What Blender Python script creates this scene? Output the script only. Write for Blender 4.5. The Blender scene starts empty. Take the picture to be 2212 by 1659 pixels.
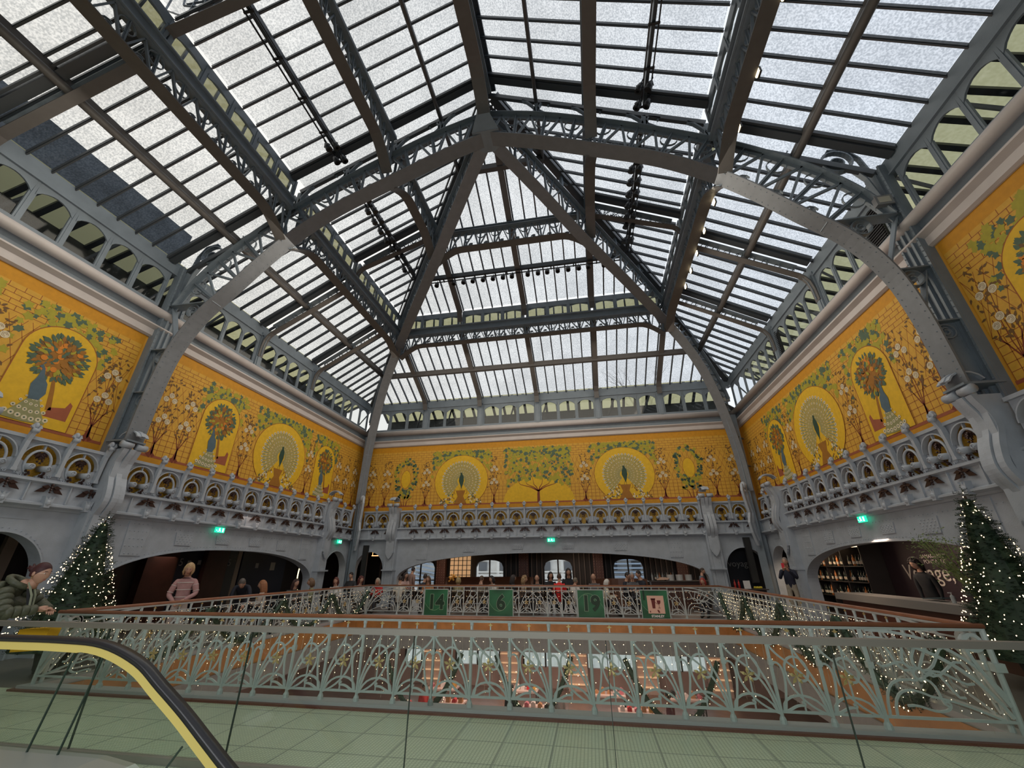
import bpy, math, random
from mathutils import Vector, Matrix
random.seed(7)
PI = math.pi
sc = bpy.context.scene
COL = sc.collection
V = Vector

# ---------------------------------------------------------------- camera
def rot_axes(pitch, yaw, roll):
    p, y, r = map(math.radians, (pitch, yaw, roll))
    fw = V((math.sin(y) * math.cos(p), math.cos(y) * math.cos(p), math.sin(p)))
    r0 = V((math.cos(y), -math.sin(y), 0)); u0 = r0.cross(fw)
    rr = math.cos(r) * r0 + math.sin(r) * u0
    uu = -math.sin(r) * r0 + math.cos(r) * u0
    return rr, uu, fw
cam = bpy.data.cameras.new('camera'); cam.sensor_width = 36; cam.lens = 36 * 867.885 / 2212
cam.clip_start = 0.05; cam.clip_end = 400
co = bpy.data.objects.new('camera', cam); COL.objects.link(co)
_r, _u, _f = rot_axes(24.4552, -10.1098, -0.30396)
_m = Matrix((_r, _u, -_f)).transposed().to_4x4(); _m.translation = V((0, 0, 1.65))
co.matrix_world = _m
sc.camera = co

# ---------------------------------------------------------------- view + world
vs = sc.view_settings
vs.view_transform = 'Standard'; vs.look = 'None'; vs.gamma = 1.0; vs.use_curve_mapping = False
vs.exposure = 0.0
w = bpy.data.worlds.new('overcast_sky'); sc.world = w; w.use_nodes = True
nt = w.node_tree; nt.nodes.clear()
o_ = nt.nodes.new('ShaderNodeOutputWorld'); bg = nt.nodes.new('ShaderNodeBackground')
tc = nt.nodes.new('ShaderNodeTexCoord'); sx = nt.nodes.new('ShaderNodeSeparateXYZ')
mp = nt.nodes.new('ShaderNodeMapRange'); mp.inputs[1].default_value = -0.7; mp.inputs[2].default_value = 0.5
mx = nt.nodes.new('ShaderNodeMixRGB'); mx.inputs[1].default_value = (0.95, 0.925, 0.86, 1); mx.inputs[2].default_value = (0.83, 0.89, 0.97, 1)
ns = nt.nodes.new('ShaderNodeTexNoise'); ns.inputs['Scale'].default_value = 2.2; ns.inputs['Detail'].default_value = 3
m2 = nt.nodes.new('ShaderNodeMixRGB'); m2.blend_type = 'MULTIPLY'; m2.inputs[0].default_value = 0.35
rp = nt.nodes.new('ShaderNodeMapRange'); rp.inputs[1].default_value = 0.3; rp.inputs[2].default_value = 0.7; rp.inputs[3].default_value = 0.8; rp.inputs[4].default_value = 1.1
L = nt.links.new
L(tc.outputs['Generated'], sx.inputs[0]); L(sx.outputs[0], mp.inputs[0]); L(mp.outputs[0], mx.inputs[0])
L(tc.outputs['Generated'], ns.inputs['Vector']); L(ns.outputs[0], rp.inputs[0]); L(mx.outputs[0], m2.inputs[1]); L(rp.outputs[0], m2.inputs[2])
L(m2.outputs[0], bg.inputs[0]); bg.inputs[1].default_value = 1.12; L(bg.outputs[0], o_.inputs[0])

# unseen area lights added to wash the painted walls, and warm lamps of the shop floor below
def area(name, loc, target, sx_, sy_, power, col):
    l = bpy.data.lights.new(name, 'AREA'); l.shape = 'RECTANGLE'; l.size = sx_; l.size_y = sy_; l.energy = power; l.color = col
    o = bpy.data.objects.new(name, l); COL.objects.link(o); o.location = loc
    o.rotation_euler = (V(target) - V(loc)).to_track_quat('-Z', 'Y').to_euler()
    return o
area('wall_wash_left', (-7.5, 11.5, 9.9), (-11.9, 11.5, 5.8), 10, 3.0, 215, (1, 0.92, 0.78))
area('wall_wash_right', (3.1, 11.5, 9.9), (7.5, 11.5, 5.8), 10, 3.0, 215, (1, 0.92, 0.78))
area('wall_wash_back', (-2.2, 15.6, 9.9), (-2.2, 20.2, 5.8), 12, 3.0, 250, (1, 0.92, 0.78))
area('wall_wash_near_left', (-8.4, 4.0, 9.6), (-11.9, 4.2, 5.8), 4, 3.0, 95, (1, 0.92, 0.78))
area('shop_glow', (-2.2, 11, -2.5), (-2.2, 11, 5), 10, 8, 190, (1, 0.76, 0.66))
area('viewer_side_fill', (-2.0, -2.2, 3.6), (-2.0, 6, 0.3), 9, 2.0, 330, (0.94, 0.97, 1.0))  # unseen fill light added overhead behind the viewer

# ---------------------------------------------------------------- mesh builder
class MB:
    def __init__(s): s.v = []; s.f = []; s.m = []; s.T = None; s.k = 0; s.sm = []; s.smooth = False
    def add(s, vs_, fs):
        b = len(s.v)
        if s.T is not None: s.v += [tuple(s.T @ V(p)) for p in vs_]
        else: s.v += [tuple(p) for p in vs_]
        s.f += [tuple(b + i for i in f) for f in fs]; s.m += [s.k] * len(fs); s.sm += [s.smooth] * len(fs)
    def box(s, x0, x1, y0, y1, z0, z1):
        s.add([(x0, y0, z0), (x1, y0, z0), (x1, y1, z0), (x0, y1, z0), (x0, y0, z1), (x1, y0, z1), (x1, y1, z1), (x0, y1, z1)],
              [(3, 2, 1, 0), (4, 5, 6, 7), (0, 1, 5, 4), (1, 2, 6, 5), (2, 3, 7, 6), (3, 0, 4, 7)])
    def bar(s, p, q, w, h, side=None):
        """rectangular bar from p to q: w across `side`, h along the third direction"""
        p = V(p); q = V(q); t = q - p
        if t.length < 1e-6: return
        t.normalize()
        sd = V(side) if side is not None else (V((0, 0, 1)).cross(t) if abs(t.z) < 0.95 else V((1, 0, 0)))
        sd = (sd - t * sd.dot(t)).normalized(); n = t.cross(sd)
        a = sd * (w / 2); b = n * (h / 2)
        vs_ = [p - a - b, p + a - b, p + a + b, p - a + b, q - a - b, q + a - b, q + a + b, q - a + b]
        s.add(vs_, [(3, 2, 1, 0), (4, 5, 6, 7), (0, 1, 5, 4), (1, 2, 6, 5), (2, 3, 7, 6), (3, 0, 4, 7)])
    def ribbon(s, pts, side, w, t, closed=False):
        """bent flat strip: w across `side`, t in the plane of the curve"""
        pts = [V(p) for p in pts]; n = len(pts); side = V(side).normalized(); vs_ = []
        for i, p in enumerate(pts):
            a = pts[(i - 1) % n] if (closed or i > 0) else p
            b = pts[(i + 1) % n] if (closed or i < n - 1) else p
            tg = (b - a).normalized(); nn = tg.cross(side).normalized(); sd = side
            vs_ += [p - sd * w / 2 - nn * t / 2, p + sd * w / 2 - nn * t / 2, p + sd * w / 2 + nn * t / 2, p - sd * w / 2 + nn * t / 2]
        fs = []
        for i in range(n if closed else n - 1):
            a = 4 * i; b = 4 * ((i + 1) % n)
            for j in range(4): fs.append((a + j, a + (j + 1) % 4, b + (j + 1) % 4, b + j))
        if not closed: fs += [(3, 2, 1, 0), tuple(4 * (n - 1) + j for j in range(4))]
        s.add(vs_, fs)
    def tube(s, pts, r, n=6, closed=False, caps=True):
        pts = [V(p) for p in pts]; m = len(pts)
        rs = r if isinstance(r, (list, tuple)) else [r] * m
        vs_ = []; ref = None
        for i, p in enumerate(pts):
            a = pts[(i - 1) % m] if (closed or i > 0) else p
            b = pts[(i + 1) % m] if (closed or i < m - 1) else p
            t = (b - a)
            if t.length < 1e-9: t = V((0, 0, 1))
            t.normalize()
            if ref is None: ref = V((0, 0, 1)) if abs(t.z) < 0.9 else V((1, 0, 0))
            ref = (ref - t * ref.dot(t))
            if ref.length < 1e-6: ref = t.orthogonal()
            ref.normalize(); bn = t.cross(ref)
            for j in range(n):
                an = 2 * PI * j / n
                vs_.append(p + (ref * math.cos(an) + bn * math.sin(an)) * rs[i])
        fs = []
        for i in range(m if closed else m - 1):
            a = n * i; b = n * ((i + 1) % m)
            for j in range(n): fs.append((a + j, a + (j + 1) % n, b + (j + 1) % n, b + j))
        if not closed and caps: fs += [tuple(range(n - 1, -1, -1)), tuple(n * (m - 1) + j for j in range(n))]
        s.add(vs_, fs)
    def lathe(s, prof, c=(0, 0, 0), n=12, axis='z'):
        vs_ = []
        for r, h in prof:
            for j in range(n):
                a = 2 * PI * j / n; x, y = r * math.cos(a), r * math.sin(a)
                p = (x, y, h) if axis == 'z' else ((h, x, y) if axis == 'x' else (x, h, y))
                vs_.append((c[0] + p[0], c[1] + p[1], c[2] + p[2]))
        fs = []
        for i in range(len(prof) - 1):
            for j in range(n): fs.append((i * n + j, i * n + (j + 1) % n, (i + 1) * n + (j + 1) % n, (i + 1) * n + j))
        fs += [tuple(range(n - 1, -1, -1)), tuple((len(prof) - 1) * n + j for j in range(n))]
        s.add(vs_, fs)
    def ball(s, c, r, n=8, m=5):
        rx, ry, rz = r if isinstance(r, (list, tuple)) else (r, r, r)
        vs_ = [(c[0], c[1], c[2] - rz)]
        for i in range(1, m):
            th = PI * i / m
            for j in range(n):
                a = 2 * PI * j / n
                vs_.append((c[0] + rx * math.sin(th) * math.cos(a), c[1] + ry * math.sin(th) * math.sin(a), c[2] - rz * math.cos(th)))
        vs_.append((c[0], c[1], c[2] + rz)); fs = []
        for j in range(n): fs.append((0, 1 + (j + 1) % n, 1 + j))
        for i in range(m - 2):
            for j in range(n):
                a = 1 + i * n
                fs.append((a + j, a + (j + 1) % n, a + n + (j + 1) % n, a + n + j))
        a = 1 + (m - 2) * n
        for j in range(n): fs.append((a + j, a + (j + 1) % n, len(vs_) - 1))
        s.add(vs_, fs)
    def gem(s, c, r):
        x, y, z = c
        s.add([(x - r, y, z), (x + r, y, z), (x, y - r, z), (x, y + r, z), (x, y, z - r), (x, y, z + r)],
              [(0, 2, 5), (2, 1, 5), (1, 3, 5), (3, 0, 5), (2, 0, 4), (1, 2, 4), (3, 1, 4), (0, 3, 4)])
    def poly(s, pts): s.add(pts, [tuple(range(len(pts)))])
    def prism(s, pts, d):
        """extrude the polygon pts by vector d"""
        d = V(d); n = len(pts); p = [V(q) for q in pts]
        s.add(p + [q + d for q in p], [tuple(range(n - 1, -1, -1)), tuple(range(n, 2 * n))] + [(i, (i + 1) % n, n + (i + 1) % n, n + i) for i in range(n)])

def mesh(name, mb, mats):
    me = bpy.data.meshes.new(name)
    me.from_pydata(mb.v, [], mb.f)
    if not isinstance(mats, (list, tuple)): mats = [mats]
    for m in mats: me.materials.append(m)
    if any(mb.m): me.polygons.foreach_set('material_index', mb.m)
    if any(mb.sm): me.polygons.foreach_set('use_smooth', mb.sm)
    me.update()
    return me
def link(name, data, parent=None):
    o = bpy.data.objects.new(name, data); COL.objects.link(o)
    if parent is not None:
        o.parent = parent
        if parent.get('w'):                                     # children of world-placed things keep world coordinates
            x = V((0, 0, 0)); q = parent
            while q is not None:
                x += q.location; q = q.parent
            o.location = -x
            o['w'] = 1
    return o
def obj(name, mb, mats, parent=None): return link(name, mesh(name, mb, mats), parent)
def tag(o, label=None, cat=None, group=None, kind=None):
    if label: o['label'] = label
    if cat: o['category'] = cat
    if group: o['group'] = group
    if kind: o['kind'] = kind
    return o
def thing(name, label, cat, loc=(0, 0, 0), rz=0, group=None, world=True):
    o = bpy.data.objects.new(name, None); COL.objects.link(o); o.empty_display_size = 0.2
    o.location = loc; o.rotation_euler = (0, 0, rz)
    if world: o['w'] = 1
    return tag(o, label, cat, group)
def struct(name, mb=None, mats=None, parent=None):
    if mb is None:
        o = bpy.data.objects.new(name, None); COL.objects.link(o); o['w'] = 1
    else: o = obj(name, mb, mats, parent)
    if parent is None: o['kind'] = 'structure'
    return o
def dup(root, loc=None, rz=None, label=None, group=None):
    def cp(o, par):
        c = o.copy(); COL.objects.link(c); c.parent = par
        for ch in kids.get(o, []): cp(ch, c)
        return c
    kids = {}
    def walk(o):
        kids[o] = list(o.children)
        for c in kids[o]: walk(c)
    walk(root)
    r = cp(root, root.parent)
    if loc is not None: r.location = loc
    if rz is not None: r.rotation_euler = (0, 0, rz)
    if label: r['label'] = label
    if group: r['group'] = group
    return r

# ---------------------------------------------------------------- materials
_mats = {}
def mat(name, col, rough=0.5, metal=0.0, var=0.0, vscale=8.0, bump=0.0, bscale=60.0, emit=0.0, ecol=None, spec=None):
    if name in _mats: return _mats[name]
    m = bpy.data.materials.new(name); m.use_nodes = True; t = m.node_tree; b = t.nodes['Principled BSDF']
    b.inputs['Base Color'].default_value = (*col, 1); b.inputs['Roughness'].default_value = rough; b.inputs['Metallic'].default_value = metal
    if spec is not None: b.inputs['Specular IOR Level'].default_value = spec
    if emit: b.inputs['Emission Color'].default_value = (*(ecol or col), 1); b.inputs['Emission Strength'].default_value = emit
    if var or bump:
        tcn = t.nodes.new('ShaderNodeTexCoord')
    if var:
        n = t.nodes.new('ShaderNodeTexNoise'); n.inputs['Scale'].default_value = vscale; n.inputs['Detail'].default_value = 4
        t.links.new(tcn.outputs['Object'], n.inputs['Vector'])
        r = t.nodes.new('ShaderNodeMapRange'); r.inputs[1].default_value = 0.3; r.inputs[2].default_value = 0.7; r.inputs[3].default_value = 1 - var; r.inputs[4].default_value = 1 + var * 0.6
        mm = t.nodes.new('ShaderNodeMixRGB'); mm.blend_type = 'MULTIPLY'; mm.inputs[0].default_value = 1; mm.inputs[1].default_value = (*col, 1)
        t.links.new(n.outputs[0], r.inputs[0]); t.links.new(r.outputs[0], mm.inputs[2]); t.links.new(mm.outputs[0], b.inputs['Base Color'])
    if bump:
        n = t.nodes.new('ShaderNodeTexNoise'); n.inputs['Scale'].default_value = bscale; t.links.new(tcn.outputs['Object'], n.inputs['Vector'])
        bp = t.nodes.new('ShaderNodeBump'); bp.inputs['Strength'].default_value = bump; bp.inputs['Distance'].default_value = 0.02
        t.links.new(n.outputs[0], bp.inputs['Height']); t.links.new(bp.outputs[0], b.inputs['Normal'])
    _mats[name] = m
    return m
def glass(name, c0, c1, scale, gloss=0.05, detail=4.0, big=0.0, rough=0.05):
    """pane glass: light passes straight through, speckled by the cast surface, with a little reflection"""
    m = bpy.data.materials.new(name); m.use_nodes = True; t = m.node_tree; t.nodes.clear()
    o = t.nodes.new('ShaderNodeOutputMaterial'); tr = t.nodes.new('ShaderNodeBsdfTransparent'); gl = t.nodes.new('ShaderNodeBsdfGlossy'); gl.inputs['Roughness'].default_value = rough
    mixn = t.nodes.new('ShaderNodeMixShader')
    lw = t.nodes.new('ShaderNodeLayerWeight'); pw = t.nodes.new('ShaderNodeMath'); pw.operation = 'POWER'; pw.inputs[1].default_value = 4.5; t.links.new(lw.outputs['Facing'], pw.inputs[0])
    fr = t.nodes.new('ShaderNodeMath'); fr.operation = 'MULTIPLY_ADD'; fr.inputs[1].default_value = .9; fr.inputs[2].default_value = .05; t.links.new(pw.outputs[0], fr.inputs[0])
    sc_ = t.nodes.new('ShaderNodeMath'); sc_.operation = 'MULTIPLY'; sc_.inputs[1].default_value = gloss
    t.links.new(fr.outputs[0], sc_.inputs[0]); t.links.new(sc_.outputs[0], mixn.inputs[0])
    tcn = t.nodes.new('ShaderNodeTexCoord')
    if scale:
        n = t.nodes.new('ShaderNodeTexNoise'); n.inputs['Scale'].default_value = scale; n.inputs['Detail'].default_value = detail
        t.links.new(tcn.outputs['Object'], n.inputs['Vector'])
        r = t.nodes.new('ShaderNodeValToRGB'); r.color_ramp.elements[0].position = 0.38; r.color_ramp.elements[1].position = 0.62
        r.color_ramp.elements[0].color = (*c0, 1); r.color_ramp.elements[1].color = (*c1, 1)
        t.links.new(n.outputs[0], r.inputs[0])
        last = r.outputs[0]
        if big:
            n2 = t.nodes.new('ShaderNodeTexNoise'); n2.inputs['Scale'].default_value = 0.7; n2.inputs['Detail'].default_value = 5
            t.links.new(tcn.outputs['Object'], n2.inputs['Vector'])
            r2 = t.nodes.new('ShaderNodeMapRange'); r2.inputs[1].default_value = 0.35; r2.inputs[2].default_value = 0.65; r2.inputs[3].default_value = 1 - big; r2.inputs[4].default_value = 1
            mm = t.nodes.new('ShaderNodeMixRGB'); mm.blend_type = 'MULTIPLY'; mm.inputs[0].default_value = 1
            t.links.new(n2.outputs[0], r2.inputs[0]); t.links.new(last, mm.inputs[1]); t.links.new(r2.outputs[0], mm.inputs[2]); last = mm.outputs[0]
        t.links.new(last, tr.inputs[0])
    else: tr.inputs[0].default_value = (*c1, 1)
    t.links.new(tr.outputs[0], mixn.inputs[1]); t.links.new(gl.outputs[0], mixn.inputs[2]); t.links.new(mixn.outputs[0], o.inputs[0])
    return m
IRON = mat('blue_grey_painted_iron', (0.175, 0.21, 0.245), 0.45, 0, 0.12, 3, 0.1, 40)
IRON_D = mat('dark_glazing_steel', (0.045, 0.052, 0.06), 0.4)
IRON_M = mat('half_shaded_iron', (0.155, 0.165, 0.18), 0.5, 0, .1, 5)  # roof iron paint again, with the shade under the chords put into its colour
IRON_B = mat('brown_shaded_iron', (0.10, 0.092, 0.088), 0.5, 0, 0.1, 5)  # same roof paint, darkened and browned for shade on flanges and purlins
IRON_L = mat('light_grey_painted_iron', (0.38, 0.415, 0.465), 0.5, 0, 0.10, 4, 0.12, 50)
GREEN_IRON = mat('pale_green_grey_iron', (0.42, 0.475, 0.46), 0.45, 0, 0.08, 6)
ROOF_GLASS = glass('speckled_roof_glass', (0.60, 0.62, 0.64), (0.93, 0.94, 0.95), 26, 0.3, 3, 0.16)
CLEAR = glass('clear_window_glass', (1, 1, 1), (0.86, 0.89, 0.9), 0, 0.9)
YEL_GLASS = glass('dusty_yellow_glass', (0.40, 0.38, 0.22), (0.56, 0.53, 0.34), 14, 0.2)
_t = YEL_GLASS.node_tree; _o = [n for n in _t.nodes if n.type == 'OUTPUT_MATERIAL'][0]; _src = _o.inputs[0].links[0].from_socket
_tl = _t.nodes.new('ShaderNodeBsdfTranslucent'); _tl.inputs[0].default_value = (.42, .40, .23, 1); _mxs = _t.nodes.new('ShaderNodeMixShader'); _mxs.inputs[0].default_value = .6
_t.links.new(_src, _mxs.inputs[1]); _t.links.new(_tl.outputs[0], _mxs.inputs[2]); _t.links.new(_mxs.outputs[0], _o.inputs[0])
TUBE = mat('warm_white_plaster', (0.50, 0.455, 0.44), 0.5, 0, 0.08, 2)
# ================================================================= dimensions
XC, W, YF, Y0 = -2.2, 9.75, 20.2, 8.1          # hall axis, half width, end wall, main arch
KY = (YF - Y0) / W
def zg(d):                                      # underside of the glass at plan distance d from ridge
    return 10.25 + (9.75 - d) * 0.609 if d > 6.3 else 13.15 + (6.3 - d) * 0.516
def P(slope, a, d, z):                          # slope 'l','r': a = Y ; 'f': a = X ; d = distance from ridge/apex
    if slope == 'l': return V((XC - d, a, z))
    if slope == 'r': return V((XC + d, a, z))
    return V((a, Y0 + KY * d, z))
def hipd(slope, a):                             # where the slope starts (the hip)
    if slope == 'f': return abs(a - XC)
    return max(0.0, (a - Y0) / KY)
def lerp(a, b, t): return a + (b - a) * t
def interp(prof, x):
    for (x0, z0), (x1, z1) in zip(prof, prof[1:]):
        if x0 <= x <= x1: return lerp(z0, z1, (x - x0) / (x1 - x0))
    return prof[-1][1] if x > prof[-1][0] else prof[0][1]
def smooth(prof, n=6):                          # catmull-rom through the points
    out = []; q = [prof[0]] + list(prof) + [prof[-1]]
    for i in range(1, len(q) - 2):
        for k in range(n):
            t = k / n; p0, p1, p2, p3 = q[i - 1], q[i], q[i + 1], q[i + 2]
            out.append(tuple(0.5 * (2 * p1[j] + (-p0[j] + p2[j]) * t + (2 * p0[j] - 5 * p1[j] + 4 * p2[j] - p3[j]) * t * t + (-p0[j] + 3 * p1[j] - 3 * p2[j] + p3[j]) * t ** 3) for j in range(len(p1))))
    out.append(tuple(prof[-1])); return out

# ================================================================= glazed slopes
SN = {'l': 'left', 'r': 'right', 'f': 'end'}
def skylight(slope, lo, a0, a1, words):
    d0, d1 = (6.35, 9.72) if lo else (0.12, 6.25)
    t = thing('skylight', f'{words}', 'skylight', (0, 0, 0))
    g = MB(); n = 12
    for i in range(n):
        x0 = lerp(a0, a1, i / n); x1 = lerp(a0, a1, (i + 1) / n)
        e0 = max(d0, hipd(slope, x0)); e1 = max(d0, hipd(slope, x1))
        if e0 >= d1 and e1 >= d1: continue
        e0 = min(e0, d1); e1 = min(e1, d1)
        g.poly([P(slope, x0, e0, zg(e0) + .06), P(slope, x0, d1, zg(d1) + .06), P(slope, x1, d1, zg(d1) + .06), P(slope, x1, e1, zg(e1) + .06)])
    obj('glass_pane', g, ROOF_GLASS, t)
    m = max(1, round(abs(a1 - a0) / 0.51))
    for i in range(m + 1):
        a = lerp(a0, a1, i / m)
        e0 = max(d0, hipd(slope, a) + 0.1)
        if e0 > d1 - 0.3: continue
        b = MB(); b.bar(P(slope, a, e0, zg(e0)), P(slope, a, d1, zg(d1)), 0.055, 0.09)
        b.bar(P(slope, a, e0, zg(e0) - .055), P(slope, a, d1, zg(d1) - .055), 0.028, 0.05)
        obj('glazing_bar', b, IRON_D, t)
    return t
BY = [(-5.0, 3.45), (3.6, 7.5), (7.75, 11.3), (11.75, 14.5), (14.95, 20.0)]
BW = ['over the viewer', 'just this side of the main arch', 'just beyond the main arch', 'second beyond the main arch', 'tucked in the far corner']
for s in 'lr':
    for (a, b), wd in zip(BY, BW):
        skylight(s, True, a, b, f'sloping glass roof panel low on the {SN[s]} side, {wd}')
    for (a, b), wd in zip([(-5.0, 7.5), (7.75, 11.6), (12.0, 15.9)], ['this side of the main arch', 'beyond the main arch', 'narrowing into the far hip']):
        skylight(s, False, a, b, f'sloping glass roof panel high on the {SN[s]} side, {wd}')
RX = [XC - 6.3, XC - 3.15, XC, XC + 3.15, XC + 6.3]
EX = [XC - 9.6] + RX + [XC + 9.6]
EW = ['first from the left', 'second from the left', 'third from the left', 'third from the right', 'second from the right', 'last on the right']
for i in range(6): skylight('f', True, EX[i] + .12, EX[i + 1] - .12, f'sloping glass roof panel low above the end wall, {EW[i]}')
EU = [XC - 6.2] + RX[1:4] + [XC + 6.2]
for i in range(4): skylight('f', False, EU[i] + .12, EU[i + 1] - .12, f'sloping glass roof panel high above the end wall, {["far left", "left of the middle", "right of the middle", "far right"][i]}')

# ================================================================= lattice girders
def scroll_ring(mb, c, r, u, v, side, w=0.05, t=0.018, turns=1.0, a0=0.0, n=14, shrink=0.0):
    pts = []
    for i in range(n + 1):
        a = a0 + turns * 2 * PI * i / n; rr = r * (1 - shrink * i / n)
        pts.append(c + u * math.cos(a) * rr + v * math.sin(a) * rr)
    mb.ribbon(pts, side, w, t)
def lattice(mb, lo, up, side, step=0.62, w=0.09, k=1.0):
    """web between two polylines sampled alike: uprights, slanting bars and scrolls"""
    n = max(2, round((lo[-1] - lo[0]).length / step))
    def at(pl, t):
        L_ = [0]
        for a, b in zip(pl, pl[1:]): L_.append(L_[-1] + (b - a).length)
        x = t * L_[-1]
        for i in range(len(pl) - 1):
            if x <= L_[i + 1] + 1e-9: return pl[i].lerp(pl[i + 1], (x - L_[i]) / max(1e-9, L_[i + 1] - L_[i]))
        return pl[-1]
    A = [at(lo, i / n) for i in range(n + 1)]; B = [at(up, i / n) for i in range(n + 1)]
    for i in range(n + 1):
        mb.bar(A[i], B[i], w, 0.02, side); mb.bar(A[i], B[i], 0.02, 0.07 * k, side)
    for i in range(n):
        pk = B[i].lerp(B[i + 1], 0.5); h = (B[i] - A[i]).length
        mb.bar(A[i], pk, 0.06, 0.036 * k, side); mb.bar(pk, A[i + 1], 0.06, 0.036 * k, side)
        u = (A[i + 1] - A[i]).normalized(); v = V(side).cross(u)
        if v.z < 0: v = -v
        r = min(h * 0.27, step * 0.27)
        c = B[i + 1] - v * r * 1.15
        scroll_ring(mb, c, r, u, v, side)
        scroll_ring(mb, A[i].lerp(A[i + 1], .5) + v * r * .9, r * .75, u, v, side, turns=1.4, a0=1, shrink=.6, n=14)
def girder(name, label, p0, p1, ztop0, ztop1, zf0, zf1, drop0=0.0, drop1=0.0, fw=0.34, top=0.3, run=1.1, scr=True, step=.62, cat='girder', beam=True):
    """open-web girder in the vertical plane p0-p1 (x,y); flange curves down at the ends by drop"""
    x0, y0 = p0; x1, y1 = p1; L_ = math.hypot(x1 - x0, y1 - y0); hd = V(((x1 - x0) / L_, (y1 - y0) / L_, 0)); side = V((-hd.y, hd.x, 0))
    t = thing(name, label, cat, (x0, y0, zf0))
    pos = lambda s_, z: V((x0, y0, 0)) + hd * s_ + V((0, 0, z))
    n = max(8, int(L_ / 0.35)); ss = sorted(set([L_ * i / n for i in range(n + 1)] + [run * k / 6 for k in range(7) if run < L_] + [L_ - run * k / 6 for k in range(7) if run < L_]))
    lo = []
    for s_ in ss:
        z = lerp(zf0, zf1, s_ / L_)
        if drop0 and s_ < run: z -= drop0 * (1 - math.sin(PI / 2 * s_ / run)) 
        if drop1 and L_ - s_ < run: z -= drop1 * (1 - math.sin(PI / 2 * (L_ - s_) / run))
        lo.append(pos(s_, z))
    up = [pos(s_, lerp(ztop0, ztop1, s_ / L_) - top) for s_ in ss]
    f = MB(); f.ribbon(lo, side, fw, 0.03); obj('lower_flange', f, IRON_B, t)
    f = MB(); f.ribbon([p + V((0, 0, .07)) for p in lo], side, 0.025, 0.12)
    f.ribbon(up, side, 0.2, 0.025); lattice(f, lo, up, side, step); obj('lattice_web', f, IRON, t)
    if beam:
        f = MB(); up2 = [p + V((0, 0, top / 2 + .02)) for p in up]
        f.ribbon(up2, side, 0.10, top); f.ribbon([p + V((0, 0, top + .02)) for p in up], side, 0.26, 0.04); f.ribbon([p + V((0, 0, .03)) for p in up], side, 0.3, 0.04); obj('upper_beam', f, IRON, t)
    return t
for s, sg in (('left', -1), ('right', 1)):
    x = XC + sg * 6.3
    girder('roof_girder', f'deep lattice girder under the {s} window strip, running overhead to the main arch', (x, -5), (x, 7.9), 12.3, 12.3, 11.2, 11.2, 0, .5, top=.35)
    girder('roof_girder', f'deep lattice girder under the {s} window strip, beyond the main arch', (x, 8.3), (x, Y0 + KY * 6.3 - .1), 12.3, 12.3, 11.3, 11.3, .6, .45, top=.35)
    x = XC + sg * 3.15
    girder('roof_girder', f'lattice girder halfway up the {s} roof, running overhead to the main arch', (x, -5), (x, 7.9), 14.55, 14.55, 13.5, 13.5, 0, .6, top=.12)
    girder('roof_girder', f'lattice girder halfway up the {s} roof, between main arch and hip', (x, 8.3), (x, Y0 + KY * 3.15 - .1), 14.55, 14.55, 13.45, 13.45, .75, .5, top=.12, run=1.3)
girder('ridge_girder', 'lattice girder along the ridge, ending at the apex of the main arch', (XC, -5), (XC, 7.9), 16.1, 16.1, 15.0, 15.0, 0, .75, fw=.4, top=.15, run=1.6)
y = Y0 + KY * 6.3
girder('roof_girder', 'lattice girder crossing the end roof under the window strip between the hips', (XC - 6.1, y), (XC + 6.1, y), 12.3, 12.3, 11.4, 11.4, .6, .6, top=.35, run=1.0)
y = Y0 + KY * 3.15
girder('roof_girder', 'short lattice girder crossing the end roof nearer the apex', (XC - 3.0, y), (XC + 3.0, y), 14.35, 14.35, 13.35, 13.35, .6, .6, top=.14, run=1.0)

# ================================================================= window strips in the roof step
def strip(slope, a0, a1, n, label):
    t = thing('window_strip', label, 'window', (0, 0, 0))
    f = MB(); g = MB(); D = 6.3
    def Q(a, z, off=0.0): return P(slope, a, D + off, z)
    sd = (0, 1, 0) if slope == 'f' else (1, 0, 0)
    f.bar(Q(a0, 13.02), Q(a1, 13.02), 0.06, 0.26); f.bar(Q(a0, 12.38), Q(a1, 12.38), 0.08, 0.08)
    for i in range(n + 1):
        a = lerp(a0, a1, i / n); f.bar(Q(a, 12.35), Q(a, 13.1), 0.09, 0.07, sd)
    for i in range(n):
        b0 = lerp(a0, a1, i / n); b1 = lerp(a0, a1, (i + 1) / n)
        arc = []
        for k in range(7):
            q = k / 6; arc.append(Q(lerp(b0, b1, .08 + .84 * q), 12.80 + .09 * math.sin(PI * q)))
        f.prism([Q(lerp(b0, b1, .92), 12.95), Q(lerp(b0, b1, .08), 12.95)] + arc, V(sd) * .04)
        f.bar(Q(lerp(b0, b1, .06), 12.42), Q(lerp(b0, b1, .06), 12.9), .05, .05, sd); f.bar(Q(lerp(b0, b1, .94), 12.42), Q(lerp(b0, b1, .94), 12.9), .05, .05, sd)
    g.poly([Q(a0, 12.4), Q(a1, 12.4), Q(a1, 12.95), Q(a0, 12.95)])
    obj('sash_frame', f, IRON, t); obj('glass_pane', g, CLEAR, t)
    h = MB(); h.poly([Q(a0, 12.5, .3), Q(a1, 12.5, .3), Q(a1, 13.2, .24), Q(a0, 13.2, .24)])
    k = round(abs(a1 - a0) / .45); b = MB()
    for i in range(k + 1):
        a = lerp(a0, a1, i / k); b.bar(Q(a, 12.48, .28), Q(a, 13.2, .22), .07, .05)
    obj('outer_glass', h, YEL_GLASS, t); obj('outer_bars', b, IRON_D, t)
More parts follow.
